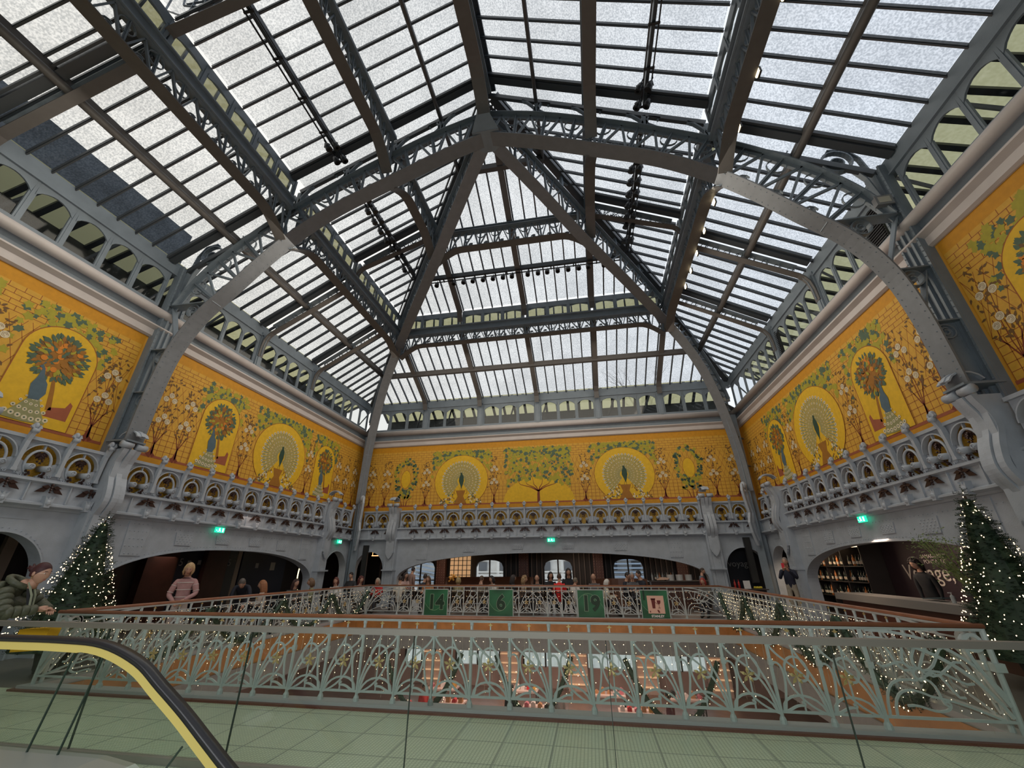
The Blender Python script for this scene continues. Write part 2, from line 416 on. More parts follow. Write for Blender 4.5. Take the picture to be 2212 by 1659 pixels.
for s, wd in (('l', 'left'), ('r', 'right')):
    strip(s, -5, 3.5, 9, f'row of small arched windows in the {wd} roof step, over the viewer')
    strip(s, 3.6, 7.8, 5, f'row of small arched windows in the {wd} roof step, this side of the main arch')
    strip(s, 8.3, 11.6, 4, f'row of small arched windows in the {wd} roof step, beyond the main arch')
    strip(s, 11.8, 15.7, 5, f'row of small arched windows in the {wd} roof step, running into the hip')
for i in range(4):
    strip('f', EU[i] + .1, EU[i + 1] - .1, 3, f'row of three small arched windows in the end roof step, {["far left", "left of the middle rafter", "right of the middle rafter", "far right"][i]}')

# ================================================================= main arch
LOW = [(0, 14.0), (1.5, 13.45), (3.2, 12.66), (4.75, 11.9), (5.9, 11.1), (6.8, 10.25), (7.65, 9.25), (8.45, 8.3), (8.9, 7.3), (9.06, 6.3), (9.1, 5.3), (9.1, 4.62)]
UPP = [(0, 15.15), (1.6, 14.65), (3.15, 13.95), (4.7, 13.15), (6.3, 12.2), (7.4, 11.4), (8.4, 10.5), (9.1, 9.6), (9.5, 8.75)]
LOWs, UPPs = smooth(LOW), smooth(UPP)
def arc3(pr, fn): return [fn(d, z) for d, z in pr]
def rivets(mb, pts, side, w, drop, step=.16, r=.016):
    acc = 0
    for a, b in zip(pts, pts[1:]):
        l = (b - a).length
        while acc < l:
            p = a.lerp(b, acc / l); tg = (b - a).normalized(); nn = tg.cross(side)
            for q in (-.32, .32):
                for dd in (-1, 1): mb.gem(p + side * w * q + nn * drop * dd, r)
            acc += step
        acc -= l
arch = thing('main_roof_arch', 'great riveted arch spanning the hall from wall to wall below the glass roof', 'roof arch', (XC, Y0, 0))
SY = V((0, 1, 0))
for sg, wd in ((-1, 'left'), (1, 'right')):
    fn = lambda d, z: V((XC + sg * d, Y0, z))
    lo = arc3(LOWs, fn); up = arc3(UPPs, fn)
    f = MB(); f.ribbon(lo, SY, 0.46, 0.035)
    obj('lower_chord', f, IRON_M, arch)
    f = MB(); f.ribbon([p + V((-sg * 0.0, 0, 0)) + (V((sg * .09, 0, .0)) if p.z < 8.5 else V((sg * .03, 0, .08))) for p in lo], SY, 0.03, 0.16)
    rivets(f, [p for p in lo if abs(p.x - XC) > 4.5], SY, 0.46, 0.02); obj('web_plate', f, IRON, arch)
    f = MB(); f.ribbon(up, SY, 0.30, 0.03); f.ribbon([p - V((0, 0, .08)) for p in up], SY, 0.03, 0.14); rivets(f, [p for p in up if abs(p.x - XC) > 5], SY, .3, .018); obj('upper_chord', f, IRON, arch)
    f = MB()
    la = [p for p in lo if abs(p.x - XC) <= 8.2]; ua = [p for p in up if abs(p.x - XC) <= 9.15]
    lattice(f, la, ua, SY, 0.85, 0.14, 1.7); obj('lattice_web', f, IRON, arch)
    f = MB()                                        # struts and scrolls between the arch foot and the wall
    for z in (8.75, 7.25, 5.95):
        xi = XC + sg * interp([(4.6, 9.1), (6.3, 9.06), (7.3, 8.9), (8.3, 8.45), (9.25, 7.65)], z)
        f.bar((xi, Y0, z), (XC + sg * 9.6, Y0, z + .02), .3, .03, SY)
        c = V((lerp(xi, XC + sg * 9.6, .45), Y0, z - .2)); rr = max(.12, min(.2, abs(xi - XC - sg * 9.6) * .28))
        scroll_ring(f, c, rr, V((1, 0, 0)), V((0, 0, 1)), SY, .14, .025)
        scroll_ring(f, c, rr * .6, V((sg, 0, 0)), V((0, 0, 1)), SY, .12, .025, 1.2, 1.0, 12, .6)
    for za, zb in ((8.7, 7.3), (7.2, 6.0)):
        xa = XC + sg * interp([(4.6, 9.1), (6.3, 9.06), (7.3, 8.9), (8.3, 8.45), (9.25, 7.65)], zb)
        f.bar((XC + sg * 9.5, Y0, za), (xa + sg * .02, Y0, zb + .05), .16, .03, SY)
    f.box(*sorted((XC + sg * 9.12, XC + sg * 9.6)), Y0 - .02, Y0 + .02, 4.62, 5.95)
    f.box(*sorted((XC + sg * 9.0, XC + sg * 9.65)), Y0 - .24, Y0 + .24, 4.58, 4.62)
    for z in [4.75 + .13 * k for k in range(9)]: f.gem((XC + sg * 9.5, Y0 - .03, z), .014); f.gem((XC + sg * 9.22, Y0 - .03, z), .014)
    obj('foot_strut', f, IRON, arch)
    f = MB()                                        # the big spiral above the haunch
    c = V((XC + sg * 8.95, Y0 + .05, 10.75)); u = V((-sg, 0, 0)); vz = V((0, 0, 1))
    scroll_ring(f, c, .34, u, vz, SY, .13, .035, 1, 0, 22); scroll_ring(f, c + V((0, 0, -.05)), .15, u, vz, SY, .12, .03, 1, 0, 14)
    f.ribbon([c + u * .95 + vz * .62, c + u * 1.02 + vz * .5, c + u * .9 + vz * .42, c + u * .6 + vz * .22, c + u * .2, c - u * .2 - vz * .2, c - u * .45 - vz * .7, c - u * .55 - vz * 1.4], SY, .12, .035)
    f.ribbon([c - u * .62 - vz * 1.3, c - u * .6 - vz * .6, c - u * .5 - vz * .0, c - u * .3 + vz * .35, c + u * .1 + vz * .42], SY, .12, .035)
    obj('spiral_scroll', f, IRON, arch)
    for d in (1.6, 3.15, 4.72, 6.3):                # posts with branching brackets up to the rafters
        zu = interp(UPP, d) + .02; zt = zg(d) - .26; x = XC + sg * d; h = zt - zu
        if h < .2: continue
        f = MB(); f.bar((x, Y0, zu), (x, Y0, zt), .12, .1)
        for q in (-1, 1):
            f.ribbon([(x + q * .05, Y0, zu + h * .25), (x + q * .07, Y0, zu + h * .6), (x + q * .16, Y0, zu + h * .85), (x + q * .3, Y0, zt - .02 - q * sg * .13), (x + q * .45, Y0, zt + .0 - q * sg * .23)], SY, .1, .05)
            f.ball((x + q * .38, Y0, zt - .06 - q * sg * .2), .045, 6, 4)
            f.ribbon([(x + q * .05, Y0, zu + h * .55), (x + q * .1, Y0, zu + h * .3), (x + q * .35, Y0, zu - q * sg * .12 + .04)], SY, .1, .04)
        obj('bracket_post', f, IRON, arch)
    f = MB()                                        # rafter that carries the glass over the arch
    for yy, ww, hh, oo in ((Y0, .1, .16, -.2), (Y0 - .48, .2, .2, -.06), (Y0 - .62, .06, .1, -.05)):
        f.bar((XC, yy, zg(0) + oo), (XC + sg * 6.3, yy, zg(6.3) + oo), ww, hh, SY); f.bar((XC + sg * 6.3, yy, zg(6.31) + oo), (XC + sg * 9.7, yy, zg(9.7) + oo), ww, hh, SY)
    obj('rafter_gutter', f, IRON_D, arch)
f = MB(); f.box(XC - .42, XC + .42, Y0 - .3, Y0 + .42, 13.93, 13.97); f.prism([(XC - .42, Y0 - .3, 13.95), (XC + .42, Y0 - .3, 13.95), (XC + .2, Y0 - .62, 14.25), (XC - .2, Y0 - .62, 14.25)], (0, .02, .03)); obj('apex_plate', f, IRON, arch)

# ================================================================= hip trusses
HLOW = smooth([(0.2, 13.98), (1.5, 13.4), (2.8, 12.75), (4.4, 12.15), (6.0, 11.45), (7.2, 10.75), (8.0, 9.9), (8.6, 8.7), (9.0, 7.3), (9.2, 6.0), (9.25, 4.62)])
HUPP = smooth([(0.2, 15.2), (3.15, 14.0), (6.3, 12.45), (8.0, 11.0), (8.9, 9.9), (9.3, 9.0)])
for sg, wd in ((-1, 'left'), (1, 'right')):
    t = thing('hip_truss', f'curved riveted hip truss running from the apex down to the far {wd} corner', 'roof truss', (XC, Y0, 0))
    hd = V((sg * W, YF - Y0, 0)).normalized(); side = V((-hd.y, hd.x, 0))
    fn = lambda d, z: V((XC + sg * d, Y0 + KY * d, z))
    lo = arc3(HLOW, fn); up = arc3(HUPP, fn)
    f = MB(); f.ribbon(lo, side, .42, .035); obj('lower_chord', f, IRON_M, t)
    f = MB(); f.ribbon([p + V((0, 0, .09)) + hd * .03 for p in lo], side, .03, .16); rivets(f, lo[30:], side, .42, .02, .22); obj('web_plate', f, IRON, t)
    f = MB(); f.ribbon(up, side, .3, .03); f.ribbon([p - V((0, 0, .08)) for p in up], side, .03, .12); obj('upper_chord', f, IRON, t)
    f = MB(); la = [p for p in lo if abs(p.x - XC) <= 8.5]; ua = [p for p in up if abs(p.x - XC) <= 9.2]
    lattice(f, la, ua, side, .8, .12, 1.4); obj('lattice_web', f, IRON, t)
    for z in (8.6, 7.1, 5.8):
        f = MB()
        dd = interp([(4.6, 9.25), (6.0, 9.2), (7.3, 9.0), (8.7, 8.6)], z); a = fn(dd, z); b = fn(9.68, z); f.bar(a, b, .25, .03, side)
        scroll_ring(f, a.lerp(b, .45) - V((0, 0, .18)), .14, hd, V((0, 0, 1)), side, .14, .02); obj('wall_strut', f, IRON, t)
    for dd in (1.2, 2.2, 3.15, 4.2, 5.2, 6.3):
        f = MB(); a = fn(dd, interp([(0.2, 15.2), (3.15, 14.0), (6.3, 12.45)], dd)); b = fn(dd, zg(dd) - .1); f.bar(a, b, .12, .1, side)
        f.ribbon([a + V((0, 0, .2)), a.lerp(b, .7) + hd * .1, b + hd * .35 - V((0, 0, .2))], side, .08, .04); obj('bracket_post', f, IRON, t)
    f = MB(); f.bar(fn(.1, zg(.1) - .06), fn(6.3, zg(6.3) - .06), .26, .2); f.bar(fn(6.31, zg(6.31) - .06), fn(9.7, zg(9.7) - .06), .26, .2)
    for q in (-.24, .24): f.bar(fn(.1, zg(.1) - .12) + side * q, fn(6.3, zg(6.3) - .12) + side * q, .05, .12)
    obj('hip_rafter', f, IRON_D, t)

# ================================================================= cross beams of the slopes
def cross(slope, a, d0, d1, z0, z1, label, end=True):
    """beam lying up the slope at position a with openwork spandrel and a gutter beside it"""
    t = thing('cross_beam', label, 'beam', (0, 0, 0)); sd = V((1, 0, 0)) if slope == 'f' else SY
    pts = [P(slope, a, lerp(d0, d1, i / 8), lerp(z0, z1, i / 8)) for i in range(9)]
    if end:
        p = P(slope, a, d1, z1); out = (P(slope, a, d1 + 1, z1) - p)
        pts += [p + out * .12 - V((0, 0, .12)), p + out * .22 - V((0, 0, .3)), p + out * .27 - V((0, 0, .6)), p + out * .28 - V((0, 0, 1.0))]
    f = MB(); f.ribbon(pts, sd, .22, .03); obj('lower_flange', f, IRON_B, t)
    f = MB(); up = [P(slope, a, lerp(d0, d1, i / 8), zg(lerp(d0, d1, i / 8) if d0 > 6 or d1 < 6.2 else 0) - .2) for i in range(9)]
    n = 9
    for i in range(n):
        b0 = pts[0].lerp(pts[8], (i + .5) / n); b1 = up[0].lerp(up[8], (i + .5) / n); h = (b1 - b0).length
        scroll_ring(f, b0.lerp(b1, .5), h * .36, (b1 - b0).normalized(), sd.cross((b1 - b0).normalized()), sd, .04, .015, 1.3, i, 10, .5)
        f.bar(b0, b0.lerp(b1, 1) + (up[8] - up[0]).normalized() * .12, .05, .02, sd)
    f.ribbon([p + V((0, 0, .05)) for p in pts], sd, .02, .1); f.ribbon(up, sd, .2, .04); obj('openwork', f, IRON, t)
    f = MB(); q = V((0, -.3, 0)) if slope != 'f' else V((0, 0, 0))
    e_ = (up[8] - up[0]).normalized() * .3; f.bar(up[0] + V((0, 0, .1)) + q, up[8] + e_ + V((0, 0, .1)) + q, .2, .2, sd); f.bar(up[0] + V((0, 0, .12)) + q * 1.5, up[8] + e_ + V((0, 0, .12)) + q * 1.5, .05, .1, sd); obj('gutter', f, IRON_D, t)
for s in 'lr':
    for a, wd in ((3.55, 'over the near left of the floor' if s == 'l' else 'nearest the viewer'), (11.6, 'first beyond the main arch'), (14.8, 'second beyond the main arch')):
        cross(s, a, 6.35, 9.35, 11.75, 9.98, f'curved-ended openwork beam across the low {SN[s]} roof, {wd}')
    cross(s, 3.55, 3.2, 6.2, 13.95, 12.75, f'openwork beam across the high {SN[s]} roof, nearest the viewer')
    cross(s, 11.75, 3.2, 6.05, 13.95, 12.8, f'openwork beam across the high {SN[s]} roof, beyond the main arch', True)
for x, wd in zip(RX, ['leftmost', 'second from the left', 'middle', 'second from the right', 'rightmost']):
    t = thing('rafter', f'steel rafter of the low end roof, {wd}', 'rafter', (x, YF, 10))
    f = MB(); d0 = max(6.35, abs(x - XC) + .05)
    f.bar(P('f', x, d0, zg(d0) - .2), P('f', x, 9.6, zg(9.6) - .2), .16, .26); obj('web', f, IRON_D, t)
    f = MB(); f.ribbon([P('f', x, lerp(d0, 9.25, i / 5), zg(lerp(d0, 9.25, i / 5)) - .35) for i in range(6)] + [P('f', x, 9.42, zg(9.4) - .48), P('f', x, 9.5, zg(9.4) - .8)], (1, 0, 0), .24, .03); obj('flange', f, IRON_B, t)
for x, wd in zip(RX[1:4], ['left', 'middle', 'right']):
    t = thing('rafter', f'steel rafter of the high end roof, {wd} one of three', 'rafter', (x, YF, 10))
    f = MB(); d0 = abs(x - XC) + .4
    f.bar(P('f', x, d0, zg(d0) - .2), P('f', x, 6.2, zg(6.2) - .2), .16, .26); obj('web', f, IRON_D, t)
    f = MB(); f.ribbon([P('f', x, d0, zg(d0) - .35), P('f', x, 6.0, zg(6.0) - .35), P('f', x, 6.1, zg(6.1) - .5), P('f', x, 6.15, zg(6.15) - .8)], (1, 0, 0), .24, .03); obj('flange', f, IRON_B, t)
# purlins
for s in 'lr':
    sg = -1 if s == 'l' else 1
    for d, r, rng, wd in ((8.05, .095, (-5, Y0 + KY * 8.05), 'round purlin halfway down the low'), (1.6, .06, (-5, Y0 + KY * 1.6), 'thin purlin near the ridge of the')):
        f = MB(); f.smooth = True; f.tube([(XC + sg * d, rng[0], zg(d) - .3), (XC + sg * d, rng[1], zg(d) - .3)], r, 12)
        f.smooth = False; f.bar((XC + sg * d, rng[0], zg(d) - .16), (XC + sg * d, rng[1], zg(d) - .16), .03, .26)
        tag(obj('purlin', f, IRON_B), f'{wd} {SN[s]} glass roof', 'purlin')
for d, wd in ((8.05, 'low'), (1.6, 'topmost')):
    e = d; f = MB(); yy = Y0 + KY * d; f.box(XC - e, XC + e, yy - .09, yy + .09, zg(d) - .4, zg(d) - .16); tag(obj('purlin', f, IRON_B), f'{wd} level purlin crossing the end roof from hip to hip', 'purlin')

# ================================================================= ridge and outer weather edges
f = MB(); f.bar((XC, -5, 16.45), (XC, Y0, 16.45), .5, .12); f.bar((XC, -5, 16.3), (XC, Y0, 16.3), .12, .2)
tag(obj('roof_ridge', f, IRON_D), 'dark steel ridge strip at the very top of the glass roof', 'ridge')
# ================================================================= clerestory band, cornice, wall posts
def wallP(side, a, off, z):                      # side 'l','r' (a = Y), 'b' (a = X), off = distance in from the wall face
    if side == 'l': return V((XC - W + off, a, z))
    if side == 'r': return V((XC + W - off, a, z))
    return V((a, YF - off, z))
def inn(side): return {'l': V((1, 0, 0)), 'r': V((-1, 0, 0)), 'b': V((0, -1, 0))}[side]
SW = {'l': 'left', 'r': 'right', 'b': 'back'}
DARK = mat('dark_outside_wall', (0.045, 0.05, 0.055), 0.8, 0, .3, 1.5)
win_no = [0]
def clerestory(side, a0, a1, n, vent=False):
    win_no[0] += 1
    t = struct(f'window_{win_no[0]}')
    f = MB(); g = MB(); nd = inn(side); z0, z1 = 8.66, 9.86
    f.bar(wallP(side, a0, 0, z0), wallP(side, a1, 0, z0), .12, .1)
    for i in range(n + 1):
        a = lerp(a0, a1, i / n); f.bar(wallP(side, a, 0, z0), wallP(side, a, 0, z1), .08, .06, nd)
    for i in range(n):
        b0 = lerp(a0, a1, i / n); b1 = lerp(a0, a1, (i + 1) / n); arc = []
        for k in range(9):
            q = k / 8; arc.append(wallP(side, lerp(b0, b1, .05 + .9 * q), 0, 9.5 + .22 * math.sin(PI * q) ** .7))
        f.prism([wallP(side, lerp(b0, b1, .97), 0, z1), wallP(side, lerp(b0, b1, .03), 0, z1)] + arc, nd * .04)
        for q in (.06, .94): f.bar(wallP(side, lerp(b0, b1, q), 0, z0), wallP(side, lerp(b0, b1, q), 0, 9.55), .05, .04, nd)
    g.poly([wallP(side, a0, -.02, z0), wallP(side, a1, -.02, z0), wallP(side, a1, -.02, z1), wallP(side, a0, -.02, z1)])
    obj('window_frame', f, IRON, t); obj('pane', g, CLEAR, t)
def posts(side, aa, w_=.26):
    for a in aa:
        f = MB(); nd = inn(side)
        f.bar(wallP(side, a, .02, 8.6), wallP(side, a, .02, 10.0), .16, w_, nd)
        f.bar(wallP(side, a, .11, 8.6), wallP(side, a, .11, 9.9), .03, w_ * .5, nd)
        trims.append(f)
trims = []
for s in 'lr':
    for a0, a1, n in ((-5, 3.4, 9), (3.7, 7.75, 5), (8.5, 11.45, 4), (11.75, 14.65, 4), (14.95, 19.9, 6)): clerestory(s, a0, a1, n)
    posts(s, (3.55, 11.6, 14.8))
eb = [XC - 9.6] + RX + [XC + 9.6]
for i in range(6): clerestory('b', eb[i] + .13, eb[i + 1] - .13, 3)
posts('b', RX)
trim_no = [0]
def trim(mb, m):
    trim_no[0] += 1; return struct(f'trim_{trim_no[0]}', mb, m)
for f in trims: trim(f, IRON)
def sweep_wall(mb, side, a0, a1, prof):
    """prof: list of (off, z) extruded along the wall"""
    n = len(prof); A = [wallP(side, a0, o, z) for o, z in prof]; B = [wallP(side, a1, o, z) for o, z in prof]
    mb.add(A + B, [(i, (i + 1) % n, n + (i + 1) % n, n + i) for i in range(n)] + [tuple(range(n - 1, -1, -1)), tuple(range(n, 2 * n))])
tubeprof = [(.16 + .13 * math.cos(a), 8.42 + .13 * math.sin(a)) for a in [2 * PI * i / 14 for i in range(14)]]
for s, a0, a1 in (('l', -5, YF), ('r', -5, YF), ('b', XC - W, XC + W)):
    f = MB(); f.smooth = True; sweep_wall(f, s, a0, a1, tubeprof); f.smooth = False
    sweep_wall(f, s, a0, a1, [(0, 8.6), (.1, 8.6), (.1, 8.35), (0, 8.35)])
    sweep_wall(f, s, a0, a1, [(0, 8.02), (.22, 8.02), (.22, 7.98), (.10, 7.9), (.10, 7.72), (.04, 7.68), (0, 7.68)])
    trim(f, TUBE)
    f = MB(); sweep_wall(f, s, a0, a1, [(-.05, 8.35), (.12, 8.35), (.03, 8.2), (.03, 8.1), (.16, 8.0), (-.05, 8.0)]); trim(f, IRON_D if False else IRON)
    f = MB(); sweep_wall(f, s, a0, a1, [(-.12, 9.84), (.06, 9.84), (.06, 10.28), (-.12, 10.34)]); sweep_wall(f, s, a0, a1, [(.06, 9.84), (.1, 9.84), (.1, 9.88), (.06, 9.88)]); trim(f, IRON)
# exterior seen through the clerestory: a lean-to of dusty yellow glass above a dark parapet
for s, a0, a1, wd in (('l', -5, YF + 1, 'left'), ('r', -5, YF + 1, 'right'), ('b', XC - W, XC + W, 'end')):
    zp_, zt_ = (10.45, 11.0) if s != 'b' else (10.0, 10.75)
    t = thing('lean_to_roof', f'dusty yellow glass lean-to seen outside the high windows of the {wd} wall', 'outside roof')
    g = MB(); g.poly([wallP(s, a0, -.9, zt_), wallP(s, a1, -.9, zt_), wallP(s, a1, -2.2, zp_), wallP(s, a0, -2.2, zp_)])
    obj('yellow_glass', g, YEL_GLASS, t); b = MB(); k = int((a1 - a0) / .62)
    for i in range(k + 1):
        a = lerp(a0, a1, i / k); b.bar(wallP(s, a, -.9, zt_ - .05), wallP(s, a, -2.2, zp_ - .05), .14, .08)
        if i % 3 == 0: b.bar(wallP(s, a, -2.0, 8.6), wallP(s, a + .9, -1.0, zt_ - .1), .07, .07)
    obj('steel_bars', b, IRON_D, t); h = MB(); sweep_wall(h, s, a0, a1, [(-2.4, 8.0), (-2.2, 8.0), (-2.2, zp_), (-2.4, zp_)]); sweep_wall(h, s, a0, a1, [(-2.4, 8.0), (-.1, 8.0), (-.1, 8.08), (-2.4, 8.08)]); obj('parapet', h, DARK, t)
# ================================================================= wall shells
WALLP = mat('ochre_wall_plaster', (0.62, 0.30, 0.03), .7, 0, .1, 2)
for s, a0, a1 in (('l', -5, YF + .25), ('r', -5, YF + .25), ('b', XC - W - .2, XC + W + .2)):
    f = MB(); sweep_wall(f, s, a0, a1, [(-.0 if s != 'b' else -.02, 2.5), (-.0 if s != 'b' else -.02, 8.6), (-.25, 8.6), (-.25, 2.5)])
    struct({'l': 'wall_left', 'r': 'wall_right', 'b': 'wall_back'}[s], f, WALLP)
f = MB(); f.box(XC - W - 3.5, XC + W + 3.5, -5.2, -5, -5, 16.6); struct('wall_front', f, mat('front_wall_plaster', (.42, .38, .34), .8))
# ================================================================= arcade of arches
def arch_z(u, ua, ub, sp, cr, ex):
    t = abs((u - (ua + ub) / 2) / ((ub - ua) / 2)); t = min(1, t)
    return sp + (cr - sp) * (1 - t ** ex) ** (1 / ex)
def arcade(name, side, a0, a1, ops, off0=.0, off1=.22, ztop=2.95):
    f = MB(); us = set([a0, a1])
    for ua, ub, sp, cr, ex in ops:
        for k in range(33): us.add((ua + ub) / 2 - math.cos(PI * k / 32) * (ub - ua) / 2)
    us = sorted(us)
    def low(u):
        for o in ops:
            if o[0] - 1e-6 <= u <= o[1] + 1e-6: return arch_z(u, *o)
        return 0
    for u0, u1 in zip(us, us[1:]):
        mid = (u0 + u1) / 2; op = [o for o in ops if o[0] < mid < o[1]]
        z0, z1 = (low(u0), low(u1)) if op else (0, 0)
        A = [wallP(side, u0, off1, z0), wallP(side, u1, off1, z1), wallP(side, u1, off1, ztop), wallP(side, u0, off1, ztop)]
        B = [wallP(side, u0, off0, z0), wallP(side, u1, off0, z1), wallP(side, u1, off0, ztop), wallP(side, u0, off0, ztop)]
        f.add(A + B, [(0, 1, 2, 3), (7, 6, 5, 4), (4, 5, 1, 0)])
    for ua, ub, sp, cr, ex in ops:               # reveals below the spring, soffit lip with rivets
        for u in (ua, ub): f.poly([wallP(side, u, off0, 0), wallP(side, u, off1, 0), wallP(side, u, off1, sp), wallP(side, u, off0, sp)])
    o = struct(name, f, IRON_L)
    g = MB(); nd = inn(side)
    for ua, ub, sp, cr, ex in ops:
        pts = [wallP(side, ua, off1, 0.0)] + [wallP(side, (ua + ub) / 2 - math.cos(PI * k / 40) * (ub - ua) / 2, off1, arch_z((ua + ub) / 2 - math.cos(PI * k / 40) * (ub - ua) / 2, ua, ub, sp, cr, ex)) for k in range(41)] + [wallP(side, ub, off1, 0.0)]
        g.ribbon([p - nd * .12 for p in pts], nd, .34, .03)
        acc = 0
        for a, b in zip(pts[1:], pts[2:-1]):
            l = (b - a).length
            while acc < l: g.gem(a.lerp(b, acc / l) + nd * .012 + V((0, 0, .075)), .014); acc += .11
            acc -= l
    obj('arch_rib', g, IRON_L, o)
    g = MB()                                      # riveted joint plates
    for ua, ub, sp, cr, ex in ops:
        if ub - ua < 4: 
            c = (ua + ub) / 2; g.bar(wallP(side, c - .35, off1, 2.62), wallP(side, c + .35, off1, 2.62), .02, .012); continue
        k = 6
        for i in range(k):
            c = lerp(ua, ub, (i + .5) / k); zz = arch_z(c, ua, ub, sp, cr, ex) + .16; zt = 2.78 if i in (0, 5) else 2.6; wq = .3
            P0 = [wallP(side, c - wq, off1 + .0, zt), wallP(side, c + wq, off1, zt), wallP(side, c + wq * .85, off1, zz), wallP(side, c - wq * .85, off1, zz)]
            g.prism(P0, nd * .022)
            for r_ in range(5):
                for q in range(4 + r_ % 2): g.gem(wallP(side, c - .22 + .11 * q + (.055 if r_ % 2 == 0 else 0), off1 + .026, lerp(zz + .05, zt - .05, r_ / 4)), .018)
        for i in range(60): g.gem(wallP(side, lerp(ua, ub, (i + .5) / 60), off1 + .004, 2.66), .016)
    obj('riveted_plate', g, IRON_L, o)
    return o
BIG = (1.12, 2.2, 2.3)
for s in 'lr':
    arcade('wall_left' if s == 'l' else 'wall_right', s, -5, YF, [(-4.5, 4.75, *BIG), (5.75, 7.6, 1.45, 2.36, 2), (8.65, 16.95, *BIG), (17.7, 19.55, 1.42, 2.36, 2)])
arcade('wall_back', 'b', XC - W, XC + W, [(-11.5, -9.95, 1.5, 2.36, 2), (-9.2, 4.85, 1.12, 2.24, 2.3), (5.6, 7.25, 1.5, 2.36, 2)])
# entablature under the crest
for s, a0, a1 in (('l', -5, YF), ('r', -5, YF), ('b', XC - W, XC + W)):
    f = MB(); sweep_wall(f, s, a0, a1, [(0, 2.82), (.26, 2.82), (.3, 2.86), (.4, 2.9), (.4, 2.94), (.28, 2.98), (.28, 3.34), (.36, 3.38), (.36, 3.42), (.0, 3.42)])
    trim(f, IRON_L)
# ================================================================= pillars and wall posts
def pillar(side, a, wd, deep=.3, top=2.9, w_=.5):
    t = thing('iron_pillar', f'riveted grey iron pillar {wd}', 'pillar', tuple(wallP(side, a, .2, 0)))
    f = MB(); nd = inn(side); al = V((0, 1, 0)) if side != 'b' else V((1, 0, 0)); h = w_ / 2
    f.bar(wallP(side, a, .2 + deep / 2, 0), wallP(side, a, .2 + deep / 2, top), deep * .8, w_ * .62, nd)
    for q in (-1, 1): f.bar(wallP(side, a + q * h * .85, .2 + deep * .45, 0), wallP(side, a + q * h * .85, .2 + deep * .45, top), deep * .9, w_ * .2, nd)
    obj('shaft', f, IRON_L, t); g = MB()
    for q in (-h * .85, h * .85, -h * .3, h * .3):
        for i in range(int(top / .13)):
            g.gem(wallP(side, a + q, .2 + deep * .92, .1 + .13 * i), .014)
    obj('rivets', g, IRON_L, t)
    f = MB(); f.bar(wallP(side, a, .3, 1.5), wallP(side, a, .3, 1.56), deep + .3, w_ + .08, nd); f.bar(wallP(side, a, .3, 0), wallP(side, a, .3, .18), deep + .34, w_ + .12, nd); obj('base_block', f, IRON_L, t)
    # console climbing over the crest
    f = MB(); sd = al
    prof = [(.42, 2.3), (.44, 2.55), (.52, 2.8), (.62, 3.0), (.66, 3.2), (.6, 3.5), (.5, 3.8), (.52, 4.05), (.62, 4.3), (.66, 4.42)]
    for q in (-.15, 0, .15): f.ribbon([wallP(side, a + q, o - (.03 if q else 0), z) for o, z in smooth(prof, 3)], sd, .13, .1)
    f.bar(wallP(side, a, .3, 2.3), wallP(side, a, .3, 4.4), .5, w_ * .8, nd)
    f.smooth = True
    for q in (-1, 1):                              # rolled volutes on top
        f.tube([wallP(side, a + q * .05, .66, 4.5), wallP(side, a + q * .3, .66, 4.5)], .085, 10)
    f.smooth = False
    pts = [wallP(side, a, .55 + .3 * math.cos(x), 4.62 + .26 * math.sin(x)) for x in [PI * k / 8 for k in range(1, 8)]]
    f.ribbon(pts, sd, .3, .03); f.ribbon(pts, sd, .1, .07)
    f.prism([wallP(side, a - .2, .5, 2.3), wallP(side, a + .2, .5, 2.3), wallP(side, a + .1, .5, 2.1), wallP(side, a, .5, 2.0), wallP(side, a - .1, .5, 2.1)], nd * .06)
    for q in (-.14, 0, .14): f.bar(wallP(side, a + q, .53, 2.05 + abs(q)), wallP(side, a + q, .53, 2.3), .06, .05, nd)
    obj('console', f, IRON_L, t)
for s in 'lr':
    pillar(s, 8.15, f'on the {SW[s]} under the foot of the main arch'); pillar(s, 17.33, f'on the {SW[s]} between wide arch and far small arch'); pillar(s, 5.25, f'on the {SW[s]} side nearest the viewer')
pillar('b', -9.58, 'on the end wall left of the wide arch'); pillar('b', 5.22, 'on the end wall right of the wide arch')
def wallpost(side, a, wd, z0=4.3, z1=10.2):
    t = thing('wall_post', f'tall riveted iron post {wd}', 'post', tuple(wallP(side, a, .1, z0))); nd = inn(side)
    f = MB()
    f.bar(wallP(side, a, .08, z0), wallP(side, a, .08, z1), .16, .5, nd)
    for q in (-.22, -.07, .07, .22): f.bar(wallP(side, a + q, .18, z0), wallP(side, a + q, .18, z1), .06, .05, nd)
    for i in range(int((z1 - z0) / .14)):
        for q in (-.22, .22): f.gem(wallP(side, a + q, .22, z0 + .1 + .14 * i), .015)
    obj('shaft', f, IRON, t)
wallpost('l', 8.15, 'on the left wall carrying the main arch'); wallpost('r', 8.15, 'on the right wall carrying the main arch')
